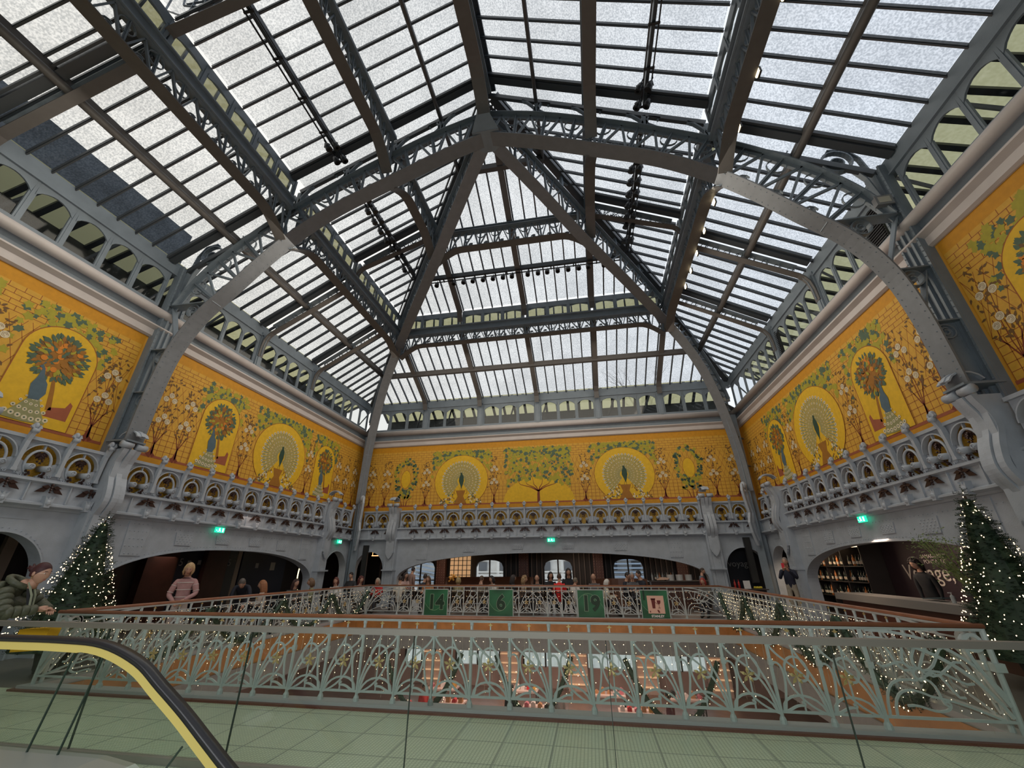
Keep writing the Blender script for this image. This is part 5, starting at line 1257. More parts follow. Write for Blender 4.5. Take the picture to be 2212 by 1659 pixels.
for i, (x, y) in enumerate(CT): cafe_table(x, y, 'small round dark cafe table standing behind the railing', 'round cafe tables on the gallery')
t = thing('cafe_counter', 'dark cafe counter with plates and bottles at the right of the end gallery', 'counter', (3.6, 20.6, 0)); f = MB(); f.box(2.5, 4.8, 20.3, 20.8, 0, 1.02); obj('counter_body', f, DKB, t); f = MB(); f.box(2.4, 4.9, 20.2, 20.9, 1.02, 1.07); obj('counter_top', f, TBL, t)
rr = random.Random(11)
for i in range(3):
    x = 3.35 + .38 * i; f = MB(); f.lathe([(.14, 1.07), (.15, 1.3), (.13, 1.3)], (x, 20.45, 0), 12); tag(obj('plate_stack', f, CLO), f'stack of white plates on the cafe counter, {["left", "middle", "right"][i]} of three', 'plates')
BG1 = mat('dark_green_bottle_glass', (.012, .02, .013), .15); BL1 = mat('cream_bottle_label', (.55, .47, .38), .6); BCLR = mat('pale_bottle_glass', (.4, .42, .42), .2)
def bottle_mesh(m, lab=True):
    f = MB(); f.smooth = True; f.lathe([(.036, 0), (.04, .01), (.04, .19), (.03, .225), (.014, .25), (.013, .31), (.015, .315)], (0, 0, 0), 10); f.smooth = False
    if lab: f.k = 1; f.lathe([(.0415, .05), (.0415, .13)], (0, 0, 0), 10)
    return mesh('bottle', f, [m, BL1])
B1, B2 = bottle_mesh(BG1), bottle_mesh(BCLR, False)
B3 = bottle_mesh(mat('amber_bottle_glass', (.4, .13, .03), .15))
def bottles(pts, label, grp, datas, sc_=1.0):
    for i, p in enumerate(pts):
        o = link('bottle', datas[i % len(datas)]); o.location = p; o.scale = (sc_,) * 3; o.rotation_euler = (0, 0, i); tag(o, label, 'bottle', grp)
bottles([(2.6 + .11 * i + rr.uniform(-.03, .03), 20.35 + rr.uniform(0, .25), 1.07) for i in range(9)], 'glass bottle standing at the left end of the cafe counter', 'bottles on the cafe counter', [B2, B1, B2, B3])
f = MB(); f.prism([(2.75, 20.25, 1.09), (3.2, 20.25, 1.1), (3.28, 20.25, 1.16), (2.95, 20.25, 1.18)], (0, .2, .02)); tag(obj('cloth', f, mat('salmon_cloth', (.7, .45, .33), .7)), 'crumpled salmon cloth lying on the cafe counter', 'cloth')
FLO = mat('yellow_orange_petals', (.75, .35, .06), .6)
t = thing('flower_vase', 'vase with yellow-orange blossom standing behind the far railing right of banner 14', 'flowers', (-5.75, 17.75, .75)); f = MB(); f.lathe([(.06, .75), (.09, .85), (.04, 1.0)], (-5.75, 17.75, 0), 10); obj('vase', f, DK, t)
f = MB()
for i in range(26): f.ball((-5.72 + rr.gauss(0, .09), 17.75 + rr.gauss(0, .06), 1.22 + rr.gauss(0, .07)), .035, 5, 4)
obj('blossom', f, FLO, t)
# -------- bar behind the right arch
xr = XC + W + 2.1
SIGN = mat('dark_aubergine_sign', (.032, .018, .024), .5); CREAM = mat('cream_lettering', (.62, .55, .47), .5)
t = thing('bar_sign', 'dark panel lettered Voyage behind the bar on the right', 'sign', (xr - .1, 14, .6), 0); f = MB(); f.box(xr - .12, xr - .02, 11.2, 16.45, .55, 2.35); obj('panel', f, SIGN, t)
for txt, y_, z_, s_ in (('Voyage,', 14.55, 1.42, .60), ('SAMARITAINE', 14.1, 1.86, .15), ('PONT-NEUF', 14.1, 1.72, .15)):
    o = put_text(t, 'lettering', txt, s_, CREAM, (-.03, y_ - 13.8, z_ - .6), (PI / 2, 0, -PI / 2))
f = MB(); f.box(xr - .55, xr - .02, 16.5, 20.1, 0, 2.5)
t = thing('bottle_shelves', 'dark shelving full of wine bottles behind the right arch', 'shelf', (xr - .3, 18, 0)); g = MB(); g.box(xr - .08, xr - .02, 13.2, 20.15, 0, 2.5)
g.box(xr - .5, xr - .05, 20.1, 20.15, 0, 2.5); obj('back_panel', g, mat('smoky_mirror', (.16, .13, .11), .25, .3), t); g = MB()
xs2 = xr - .75
for z in (.62, 1.12, 1.62): g.box(xs2 - .02, xr - .1, 12.6 + 3.9, 20.1, z - .03, z)
for y_ in (16.5, 17.7, 18.9, 20.1): g.box(xs2, xr - .1, y_ - .02, y_ + .02, 0, 2.5)
obj('shelf_board', g, DK, t)
pts = []
for z in (.62, 1.12, 1.62):
    for i in range(17): pts.append((xs2 + .1 + rr.uniform(0, .1), 16.68 + .205 * i + rr.uniform(-.03, .03), z))
bottles(pts, 'dark wine bottle with pale label on the shelves behind the right arch', 'wine bottles on the bar shelves', [B1, B1, B3, B1, B1], 1.12)
LITW = mat('warm_lit_shelf_strip', (1, .8, .5), .4, emit=2.5, ecol=(1, .72, .42))
for y_ in (17.2, 19.5):
    f = MB(); f.box(xr - .6, xr - .5, y_ - .35, y_ + .35, 2.22, 2.25); tag(obj('shelf_light', f, LITW), f'warm light strip over the bottle shelves, {"nearer" if y_ < 18 else "farther"} one', 'light')
t = thing('bar_counter', 'long bar counter with stone top behind the right railing', 'counter', (7.0, 11.2, 0)); f = MB(); f.box(6.7, 7.2, 9.0, 13.9, 0, .84); obj('counter_front', f, mat('dark_red_wood', (.075, .022, .012), .4, 0, .2, 3), t); f = MB(); f.box(6.6, 7.28, 8.9, 14.0, .8, .96); obj('counter_top', f, mat('grey_stone_top', (.20, .185, .17), .35), t)
f = MB(); f.bar((7.05, 11.15, .99), (7.05, 10.6, 1.03), .25, .02); tag(obj('tablet', f, mat('slate_tablet', (.05, .08, .09), .3)), 'dark tablet lying tilted on the bar counter', 'tablet')
t = thing('soap_bottle', 'small clear pump bottle on the bar counter beside the flowers', 'bottle', (7.0, 10.5, .96)); f = MB(); f.lathe([(.035, .96), (.035, 1.08), (.012, 1.1)], (6.95, 10.35, 0), 8); obj('body', f, BCLR, t); f = MB(); f.lathe([(.01, 1.1), (.01, 1.14)], (6.95, 10.35, 0), 6); f.box(6.9, 6.96, 10.34, 10.36, 1.13, 1.145); obj('pump', f, CLO, t)
LEAFM = mat('fresh_green_foliage', (.12, .17, .035), .6, 0, .4, 20); STEM = mat('pale_green_stem', (.25, .3, .08), .5)
t = thing('flower_arrangement', 'large loose arrangement of green branches in a glass vase on the bar counter', 'flowers', (7.1, 10.2, .96))
f = MB(); f.lathe([(.1, .97), (.13, 1.25), (.11, 1.35)], (7.1, 9.95, 0), 14); obj('vase', f, CLEAR, t); f = MB(); tips = []
for i in range(34):
    a = rr.uniform(0, 2 * PI); r_ = rr.uniform(.1, .62); tp = V((6.95 + .45 * r_ * math.cos(a), 10.05 + r_ * math.sin(a) + .15, rr.uniform(1.5, 2.15))); tips.append(tp); f.tube([(7.1, 9.95, 1.0), (7.1 + (tp.x - 7.1) * .3, 9.95 + (tp.y - 9.95) * .3, 1.4), tp], .006, 4)
obj('stems', f, STEM, t); f = MB()
for tp in tips:
    for k in range(26):
        c = tp + V((rr.gauss(0, .08), rr.gauss(0, .08), rr.gauss(0, .09))); d = V((rr.gauss(0, 1), rr.gauss(0, 1), rr.gauss(0, 1))).normalized() * .055; e = d.orthogonal().normalized() * .014
        f.poly([c, c + d * .5 + e, c + d, c + d * .5 - e])
obj('leaves', f, LEAFM, t)
# dark sign inside the round arch at the right of the end wall
t = thing('wall_sign', 'black panel lettered voyage inside the small arch right of the end wall', 'sign', (6.5, YF + .9, 0)); f = MB(); f.box(5.3, 7.5, YF + .9, YF + 1.0, 0, 2.6); obj('panel', f, mat('blue_black_sign', (.008, .01, .018), .5), t)
put_text(t, 'lettering', 'voyage', .36, mat('dim_grey_lettering', (.25, .25, .24), .5), (.0, -.01, 1.72), (PI / 2, 0, 0))
t = thing('service_stand', 'small service table with two red bottles and a menu card by the small right arch', 'table', (6.0, 18.6, 0)); f = MB(); f.box(5.3, 6.5, 18.4, 18.9, .8, .84); obj('table_top', f, TBL, t); f = MB()
for x in (5.4, 6.4):
    for y_ in (18.45, 18.85): f.box(x - .02, x + .02, y_ - .02, y_ + .02, 0, .8)
obj('legs', f, DK, t)
bottles([(5.4, 18.6, .84), (5.55, 18.62, .84)], 'red-labelled bottle on the service table by the small right arch', 'bottles on the service table', [bottle_mesh(mat('red_bottle_glass', (.35, .02, .015), .2), False)])
f = MB(); f.bar((5.8, 18.5, .84), (5.8, 18.52, 1.12), .24, .01, (1, 0, 0)); tag(obj('menu_card', f, CLO), 'white menu card standing on the service table by the small right arch', 'card')
f = MB()
for i in range(9): f.ball((6.0 + rr.uniform(0, .35), 18.6 + rr.uniform(-.08, .08), .88), .04, 6, 4)
tag(obj('lemon_heap', f, mat('lemon_yellow', (.6, .48, .04), .5)), 'low heap of lemons on the service table', 'lemons', kind='stuff')

# ================================================================= shop floors below
LF = -4.0
PINK = mat('rose_lit_plaster', (.50, .36, .33), .6, 0, .1, 1.5); LFL = mat('lower_shop_floor', (.34, .22, .19), .35, 0, .15, 2)
f = MB(); f.box(-16, OX0 + .02, 2, YF + 5, LF - .25, LF); struct('floor', f, LFL)
f = MB(); f.box(OX1 - .02, 10.5, 2, YF + 5, LF - .25, LF); struct('floor', f, LFL)
f = MB(); f.box(OX0, OX1, OY1 - .02, YF + 5, LF - .25, LF); struct('floor', f, LFL)
f = MB(); f.box(OX0, OX1, 2, OY0 + .02, LF - .25, LF); struct('floor', f, LFL)
f = MB(); f.box(-16.2, -16, 2, YF + 5, LF - 4, -.3); struct('wall_left', f, PINK)
f = MB(); f.box(10.5, 10.7, 2, YF + 5, LF - 4, -.3); struct('wall_right', f, PINK)
f = MB(); f.box(-16, 10.5, 1.8, 2, LF - 4, -.3); struct('wall_front', f, DK)
WB = [(-10.5, -8.6), (-7.6, -5.2), (-3.9, -1.6), (-.6, 1.7), (2.8, 5.2)]
f = MB(); last = -16
for a, b in WB: f.box(last, a, YF + 4.8, YF + 5, LF, -.3); f.box(a, b, YF + 4.8, YF + 5, LF, LF + .9); f.box(a, b, YF + 4.8, YF + 5, -1.15, -.3); last = b
f.box(last, 10.5, YF + 4.8, YF + 5, LF, -.3); struct('wall_back', f, PINK)
for a, b in WB:
    win_no[0] += 1; t = struct(f'window_{win_no[0]}'); g = MB()
    for x in (a, (a + b) / 2, b): g.box(x - .04, x + .04, YF + 4.75, YF + 4.8, LF + .9, -1.15)
    g.box(a, b, YF + 4.75, YF + 4.8, LF + 1.9, LF + 1.96); obj('window_frame', g, DK, t); g = MB(); g.box(a, b, YF + 4.88, YF + 4.89, LF + .9, -1.15); obj('pane', g, CLEAR, t)
f = MB(); ring(f, OX0 - .02, OX1 + .02, OY0 - .02, OY1 + .02, .14, LF - .5, LF - .03); trim(f, OAK)
f = MB(); ring(f, OX0 - .05, OX1 + .05, OY0 - .05, OY1 + .05, .2, LF - .98, LF - .5); trim(f, mat('grey_slab_edge', (.2, .2, .2)))
f = MB(); f.box(-16, 10.5, 2, YF + 5, -8.2, -8); struct('floor', f, LFL)
for p, tg, sx_, sy_, e in (((-2.2, 19.5, -1.1), (-2.2, 19.5, -4), 11, 2.5, 260), ((-12, 11, -1.1), (-12, 11, -4), 4, 9, 150), ((7.2, 11, -1.1), (7.2, 11, -4), 3.4, 9, 150), ((-2.2, 11, -4.6), (-2.2, 11, -8), 8, 6, 200)):
    area('shop_ceiling_light', p, tg, sx_, sy_, e, (1, .66, .54))
railing((-8.5, OY1 + .0), (4.2, OY1 + .0), LF, 'pale green iron railing of the floor below, at the far end', .3, seed=12)
railing((OX0 + .05, OY0 + .1), (OX0 + .05, OY1 - .1), LF, 'pale green iron railing of the floor below, on the left', .3, seed=13)
railing((OX1 - .05, OY0 + .1), (OX1 - .05, OY1 - .1), LF, 'pale green iron railing of the floor below, on the right', .3, seed=14)
for x0, tx in ((-8.1, '21'), (-5.0, '24'), (-2.9, '8'), (1.5, '8'), (3.0, '20')):
    pass
for x0, tx, wd in ((-6.3, '2', 'below banner 14'), (-4.6, '4', 'left of the middle'), (1.3, '8', 'below the card banner'), (2.9, '20', 'farthest right')):
    banner(x0, x0 + .85, LF + .05, LF + .9, yb, tx, f'green banner printed {tx} on the railing of the floor below, {wd}')
SHW = mat('white_shop_furniture', (.62, .5, .46), .5); GOODS = [mat('goods_' + n, c, .5) for n, c in (('red', (.55, .03, .04)), ('white', (.75, .7, .68)), ('tan', (.5, .26, .12)), ('rose', (.6, .2, .25)), ('black', (.02, .02, .02)), ('gold', (.6, .35, .08)))]
r2 = random.Random(4)
k_ = 0
for x, y_ in ((-7.6, 17.6), (-5.9, 18.6), (-4.2, 17.3), (-2.3, 18.5), (-.6, 17.4), (1.2, 18.6), (2.9, 17.5), (-6.8, 20.6), (-3.3, 20.8), (.3, 20.7), (3.3, 20.6), (-10.5, 9), (-11, 12), (-10.6, 15), (6.3, 8.5), (6.6, 11.5), (6.2, 14.4)):
    nx = 'along the far side' if y_ > 16 else ('on the left side' if x < 0 else 'on the right side'); k_ += 1
    t = thing('display_table', f'rose-lit display table of the shop below, {nx} of the opening', 'table', (x, y_, LF), 0, f'display tables below {nx}')
    f = MB(); f.box(x - .65, x + .65, y_ - .35, y_ + .35, LF + .82, LF + .88); obj('table_top', f, SHW, t)
    f = MB()
    for q in (-.6, .6):
        for w_ in (-.3, .3): f.box(x + q - .02, x + q + .02, y_ + w_ - .02, y_ + w_ + .02, LF, LF + .82)
    obj('legs', f, DK, t)
    for i in range(5):
        q = x - .5 + .25 * i; f = MB(); h = r2.uniform(.06, .2); f.box(q - .08, q + .08, y_ - .1, y_ + .1, LF + .88, LF + .88 + h); f.prism([(q - .08, y_ - .1, LF + .88 + h), (q + .08, y_ - .1, LF + .88 + h), (q, y_ - .1, LF + .93 + h)], (0, .2, 0))
        tag(obj('gift_box', f, r2.choice(GOODS)), f'small wrapped goods on a display table below, {nx}', 'box', f'goods on the tables below {nx}')
for x, wd in ((-8.8, 'left'), (-4.6, 'second'), (-1.1, 'third'), (2.3, 'right'), (5.6, 'last')):
    t = thing('shop_shelf', f'tall lit shelf unit against the far wall of the floor below, {wd} from the left', 'shelf', (x, YF + 4.5, LF)); f = MB(); f.box(x - .5, x + .5, YF + 4.4, YF + 4.7, LF, LF + 2.6); obj('carcass', f, SHW, t); f = MB()
    for z in range(6): f.box(x - .46, x + .46, YF + 4.2, YF + 4.42, LF + .3 + .4 * z, LF + .33 + .4 * z)
    obj('shelf_board', f, mat('warm_lit_board', (.8, .5, .3), .5, emit=.5, ecol=(1, .6, .35)), t)
# ================================================================= people
SKIN = mat('skin', (.52, .29, .20), .55); EYE = mat('eye_dark', (.03, .02, .02), .3); LIP = mat('lips', (.38, .12, .10), .5); EYEW = mat('eye_white', (.7, .68, .65), .4)
def cloth(n, c): return mat('cloth_' + n, c, .8, 0, .12, 14)
def head_into(mb, c, yaw, pitch, roll=0.0, s=1.0, kskin=0, keye=1, klip=2, kew=3):
    """head with face; faces local -Y before yaw"""
    R = Matrix.Translation(c) @ Matrix.Rotation(yaw, 4, 'Z') @ Matrix.Rotation(roll, 4, 'Y') @ Matrix.Rotation(pitch, 4, 'X') @ Matrix.Scale(s, 4)
    old = mb.T; mb.T = R; mb.k = kskin; mb.smooth = True
    n, m = 20, 16; vs_ = []
    for i in range(m + 1):
        th = PI * i / m; z = -math.cos(th) * .118
        for j in range(n):
            a = 2 * PI * j / n; r = math.sin(th); x = .077 * r * math.cos(a); y = .096 * r * math.sin(a)
            fr = max(0, -math.sin(a)) * r                                   # frontness
            if z < -.02: q = min(1, (-.02 - z) / .1); x *= 1 - .30 * q; y = y * (1 - .18 * q) - .012 * q
            if z > .02 and y > 0: y *= 1.08
            g = lambda x0, z0, sx_, sz_: math.exp(-((x - x0) / sx_) ** 2 - ((z - z0) / sz_) ** 2) * (1 if fr > .3 else 0)
            y -= .026 * g(0, -.022, .011, .022) * (1 if z < 0 else .7) + .008 * g(0, .012, .012, .03)           # nose
            y += .010 * g(.03, .012, .016, .012) + .010 * g(-.03, .012, .016, .012)                            # sockets
            y -= .005 * g(0, .035, .05, .01) + .008 * g(0, -.096, .02, .016) + .006 * g(0, -.062, .022, .010)    # brow, chin, lips
            vs_.append((x, y, z))
    fs = []
    for i in range(m):
        for j in range(n): fs.append((i * n + j, i * n + (j + 1) % n, (i + 1) * n + (j + 1) % n, (i + 1) * n + j))
    mb.add(vs_, fs)
    for sx_ in (-1, 1):
        mb.k = kskin; mb.ball((sx_ * .078, .008, -.005), (.012, .02, .03), 8, 5)
        mb.k = kew; mb.ball((sx_ * .03, -.076, .012), (.013, .009, .008), 8, 5); mb.k = keye; mb.ball((sx_ * .03, -.0835, .012), (.006, .004, .006), 6, 4)
        mb.k = keye; mb.bar((sx_ * .016, -.089, .033), (sx_ * .045, -.082, .034), .004, .006)
    mb.k = klip; mb.ball((0, -.088, -.062), (.021, .008, .006), 8, 4)
    mb.k = kskin; mb.tube([(0, .02, -.07), (0, .03, -.17)], [.052, .055], 10)
    mb.T = old; mb.smooth = False
def hand_into(mb, wrist, direc, up, s=1.0, side=1, curl=.5, k=0):
    d = V(direc).normalized(); u = V(up); u = (u - d * u.dot(d)).normalized(); x = d.cross(u) * side
    mb.k = k; mb.smooth = True; w_ = V(wrist)
    mb.tube([w_ - d * .02, w_ + d * .02, w_ + d * .05, w_ + d * .085], [.026 * s, .031 * s, .036 * s, .03 * s], 8)
    for i, l in enumerate((.072, .08, .075, .06)):
        b = w_ + d * .08 + x * (.028 - .0187 * i); p1 = b + (d * math.cos(curl * .6) - u * math.sin(curl * .6)) * l * .45; p2 = p1 + (d * math.cos(curl * 1.3) - u * math.sin(curl * 1.3)) * l * .32; p3 = p2 + (d * math.cos(curl * 1.9) - u * math.sin(curl * 1.9)) * l * .25
        mb.tube([b - d * .01, p1, p2, p3], [.0095 * s, .009 * s, .008 * s, .006 * s], 6)
    b = w_ + d * .025 + x * .026; p1 = b + (d * .6 + x * .7 - u * .2).normalized() * .035; p2 = p1 + (d * .85 + x * .35 - u * .3).normalized() * .03
    mb.tube([b, p1, p2], [.0125 * s, .011 * s, .008 * s], 6); mb.smooth = False
def skin_body(bones, root, radii, regions, lvl=1):
    """bones: list of (a,b) joint names; returns verts, faces, mats from a skin-modifier surface"""
    names = list(radii.keys()); idx = {n: i for i, n in enumerate(names)}
    me = bpy.data.meshes.new('sk'); me.from_pydata([radii[n][0] for n in names], [(idx[a], idx[b]) for a, b in bones], [])
    o = bpy.data.objects.new('sk', me); COL.objects.link(o)
    md = o.modifiers.new('s', 'SKIN'); md.use_smooth_shade = True; md.branch_smoothing = .6
    for n in names:
        sv = me.skin_vertices[0].data[idx[n]]; r = radii[n][1]; sv.radius = r if isinstance(r, tuple) else (r, r); sv.use_root = (n == root)
    sb = o.modifiers.new('u', 'SUBSURF'); sb.levels = lvl
    dg = bpy.context.evaluated_depsgraph_get(); dg.update(); ev = o.evaluated_get(dg); em = ev.to_mesh()
    vs_ = [v.co.copy() for v in em.vertices]; fs = [tuple(p.vertices) for p in em.polygons]
    ev.to_mesh_clear(); bpy.data.objects.remove(o); bpy.data.meshes.remove(me)
    segs = [(V(radii[a][0]), V(radii[b][0]), regions.get((a, b), regions.get(b, 0))) for a, b in bones]; ms = []
    for f_ in fs:
        c = sum((vs_[i] for i in f_), V()) / len(f_); best = None
        for a, b, k in segs:
            ab = b - a; t = max(0, min(1, (c - a).dot(ab) / max(1e-9, ab.length_squared))); d = (c - a - ab * t).length
            if best is None or d < best[0]: best = (d, k)
        ms.append(best[1])
    return vs_, fs, ms
def person(label, loc, rz, top=(.1, .1, .1), legs=(.05, .05, .06), hair=(.05, .03, .02), pose='stand', s=1.0, lean=0.0, hd=(0, 0, 0), hairstyle='short', arms=None, skin=None, lvl=1, puffy=1.0, name='person', spread=1.0, extra=None, tn=None):
    """local frame: faces -Y. hd = head (yaw, pitch, roll). lean tips the trunk forward."""
    seat = pose == 'sit'; H = .47 if seat else .93
    def tip(p):                                       # lean around the hips
        y, z = p[1], p[2] - H; c, q = math.cos(lean), math.sin(lean); return V((p[0], y * c - z * q, H + y * q + z * c))
    J = {}
    J['pel'] = (V((0, 0, H)), (.15 * puffy, .115 * puffy)); J['spi'] = (tip((0, 0, H + .2)), (.135 * puffy, .105 * puffy)); J['che'] = (tip((0, 0, H + .40)), (.155 * puffy, .115 * puffy)); J['nek'] = (tip((0, .01, H + .54)), .058)
    J['hdb'] = (tip((0, 0, H + .62)), .05)
    arms = arms or {}
    for q, nm in ((1, 'L'), (-1, 'R')):
        sh = tip((q * .165 * spread, .01, H + .47)); J['sh' + nm] = (sh, .066 * puffy)
        if nm in arms: el, wr = [V(a) for a in arms[nm]]
        elif seat: el = tip((q * .23, -.06, H + .2)); wr = el + V((-q * .08, -.24, .05))
        else: el = tip((q * .22, .0, H + .19)); wr = tip((q * .2, -.08, H - .05))
        J['el' + nm] = (el, .047 * puffy); J['wr' + nm] = (wr, .03 * puffy if puffy > 1.1 else .027)
        hp = V((q * .09, 0, H - .05)); J['hp' + nm] = (hp, .095)
        if seat: kn = V((q * .11, -.42, H + .02)); an = V((q * .1, -.42, .09)); to = V((q * .11, -.58, .04))
        else: kn = V((q * .095, -.02, H * .53)); an = V((q * .09, .01, .09)); to = V((q * .1, -.13, .04))
        J['kn' + nm] = (kn, .062); J['an' + nm] = (an, .042); J['to' + nm] = (to, .036)
    bones = [('pel', 'spi'), ('spi', 'che'), ('che', 'nek'), ('nek', 'hdb')]; reg = {'spi': 1, 'che': 1, 'nek': 1, 'hdb': 0}
    for nm in 'LR':
        bones += [('che', 'sh' + nm), ('sh' + nm, 'el' + nm), ('el' + nm, 'wr' + nm), ('pel', 'hp' + nm), ('hp' + nm, 'kn' + nm), ('kn' + nm, 'an' + nm), ('an' + nm, 'to' + nm)]
        for b in ('sh', 'el', 'wr'): reg[b + nm] = 1
        for b in ('hp', 'kn', 'an'): reg[b + nm] = 2
        reg['to' + nm] = 3
    vs_, fs, ms = skin_body(bones, 'pel', J, reg, lvl)
    mb = MB(); mb.v = [tuple(v) for v in vs_]; mb.f = fs; mb.m = ms; mb.sm = [True] * len(fs)
    hc = J['hdb'][0] + tip((0, -.02, H + .115)) - tip((0, 0, H)) if False else tip((0, -.035, H + .735))
    head_into(mb, hc, hd[0], lean * .6 + hd[1], hd[2], 1.02, 0, 4, 5, 6)
    for nm, q in (('L', 1), ('R', -1)):
        d = (J['wr' + nm][0] - J['el' + nm][0]).normalized(); hand_into(mb, J['wr' + nm][0] + d * .01, d, (0, 0, 1), 1.0, -q, .5, 0)
    sk = mat('skin', (.52, .29, .20)) if skin is None else mat('skin_%d%d%d' % tuple(int(c * 99) for c in skin), skin, .55)
    cm = [sk, cloth('%02d%02d%02d' % tuple(int(c * 99) for c in top), top), cloth('%02d%02d%02d' % tuple(int(c * 99) for c in legs), legs), mat('shoe_leather', (.03, .025, .02), .4), EYE, LIP, EYEW]
    t = thing(name, label, 'person', loc, rz, world=False); t.scale = (s, s, s)
    link('body', mesh('body', mb, cm), t)
    hm = mat('hair_%02d%02d%02d' % tuple(int(c * 99) for c in hair), hair, .6, 0, .3, 60)
    h = MB(); h.smooth = True; h.T = Matrix.Translation(hc) @ Matrix.Rotation(hd[0], 4, 'Z') @ Matrix.Rotation(hd[2], 4, 'Y') @ Matrix.Rotation(lean * .6 + hd[1], 4, 'X')
    if hairstyle != 'bald':
        n, m = 16, 9; vv = []; lo = {'short': .55, 'long': .35, 'bob': .4, 'curly': .45, 'bun': .55, 'cap': .75}[hairstyle]
        for i in range(m + 1):
            for j in range(n):
                a = 2 * PI * j / n; front = -math.sin(a); lim = PI * (lo if front < .15 else lo - .0 + (front - .15) * .12) if False else PI * (.66 - .30 * max(0, front + .1))
                th = lim * i / m; r = 1.0; vv.append((.086 * math.sin(th) * math.cos(a), .012 + .106 * math.sin(th) * math.sin(a), .012 + .12 * math.cos(th)))
        h.add(vv, [(i * n + j, (i + 1) * n + j, (i + 1) * n + (j + 1) % n, i * n + (j + 1) % n) for i in range(m) for j in range(n)])
    rh = random.Random(len(label))
    if hairstyle in ('long', 'bob', 'curly'):
        L_ = {'long': .34, 'bob': .17, 'curly': .2}[hairstyle]
        for i in range(22):
            a = PI * (-.12 + 1.24 * i / 21); x, y = .08 * math.cos(a), .02 + .09 * math.sin(a); wv = rh.uniform(-.012, .012)
            h.tube([(x * .8, y * .8, .07), (x * 1.05, y * 1.05, 0), (x * 1.12 + wv, y * 1.1, -L_ * .5), (x * .95 - wv, y * .95 + .01, -L_)], [.02, .024, .026, .008], 6)
    if hairstyle == 'curly':
        for i in range(60): a = rh.uniform(0, 2 * PI); q = rh.uniform(-.3, 1); rr_ = math.sqrt(max(0, 1 - q * q)); 
        for i in range(70):
            a = rh.uniform(0, 2 * PI); q = rh.uniform(-.3, 1); rr_ = math.sqrt(1 - q * q)
            if -math.sin(a) * rr_ > .5: continue
            h.ball((.1 * rr_ * math.cos(a), .012 + .115 * rr_ * math.sin(a), .13 * q), .026, 6, 4)
    if hairstyle == 'bun':
        h.ball((0, .125, .03), (.045, .045, .04), 10, 6)
        for i in range(5): h.tube([(.0, .13, .03), (rh.uniform(-.03, .03), .17, .05 + rh.uniform(-.03, .03)), (rh.uniform(-.05, .05), .2, rh.uniform(-.01, .06))], [.02, .012, .004], 5)
    if hairstyle != 'bald': link('hair', mesh('hair', h, hm), t)
    if extra: extra(t, hc, J, hd, lean)
    return t
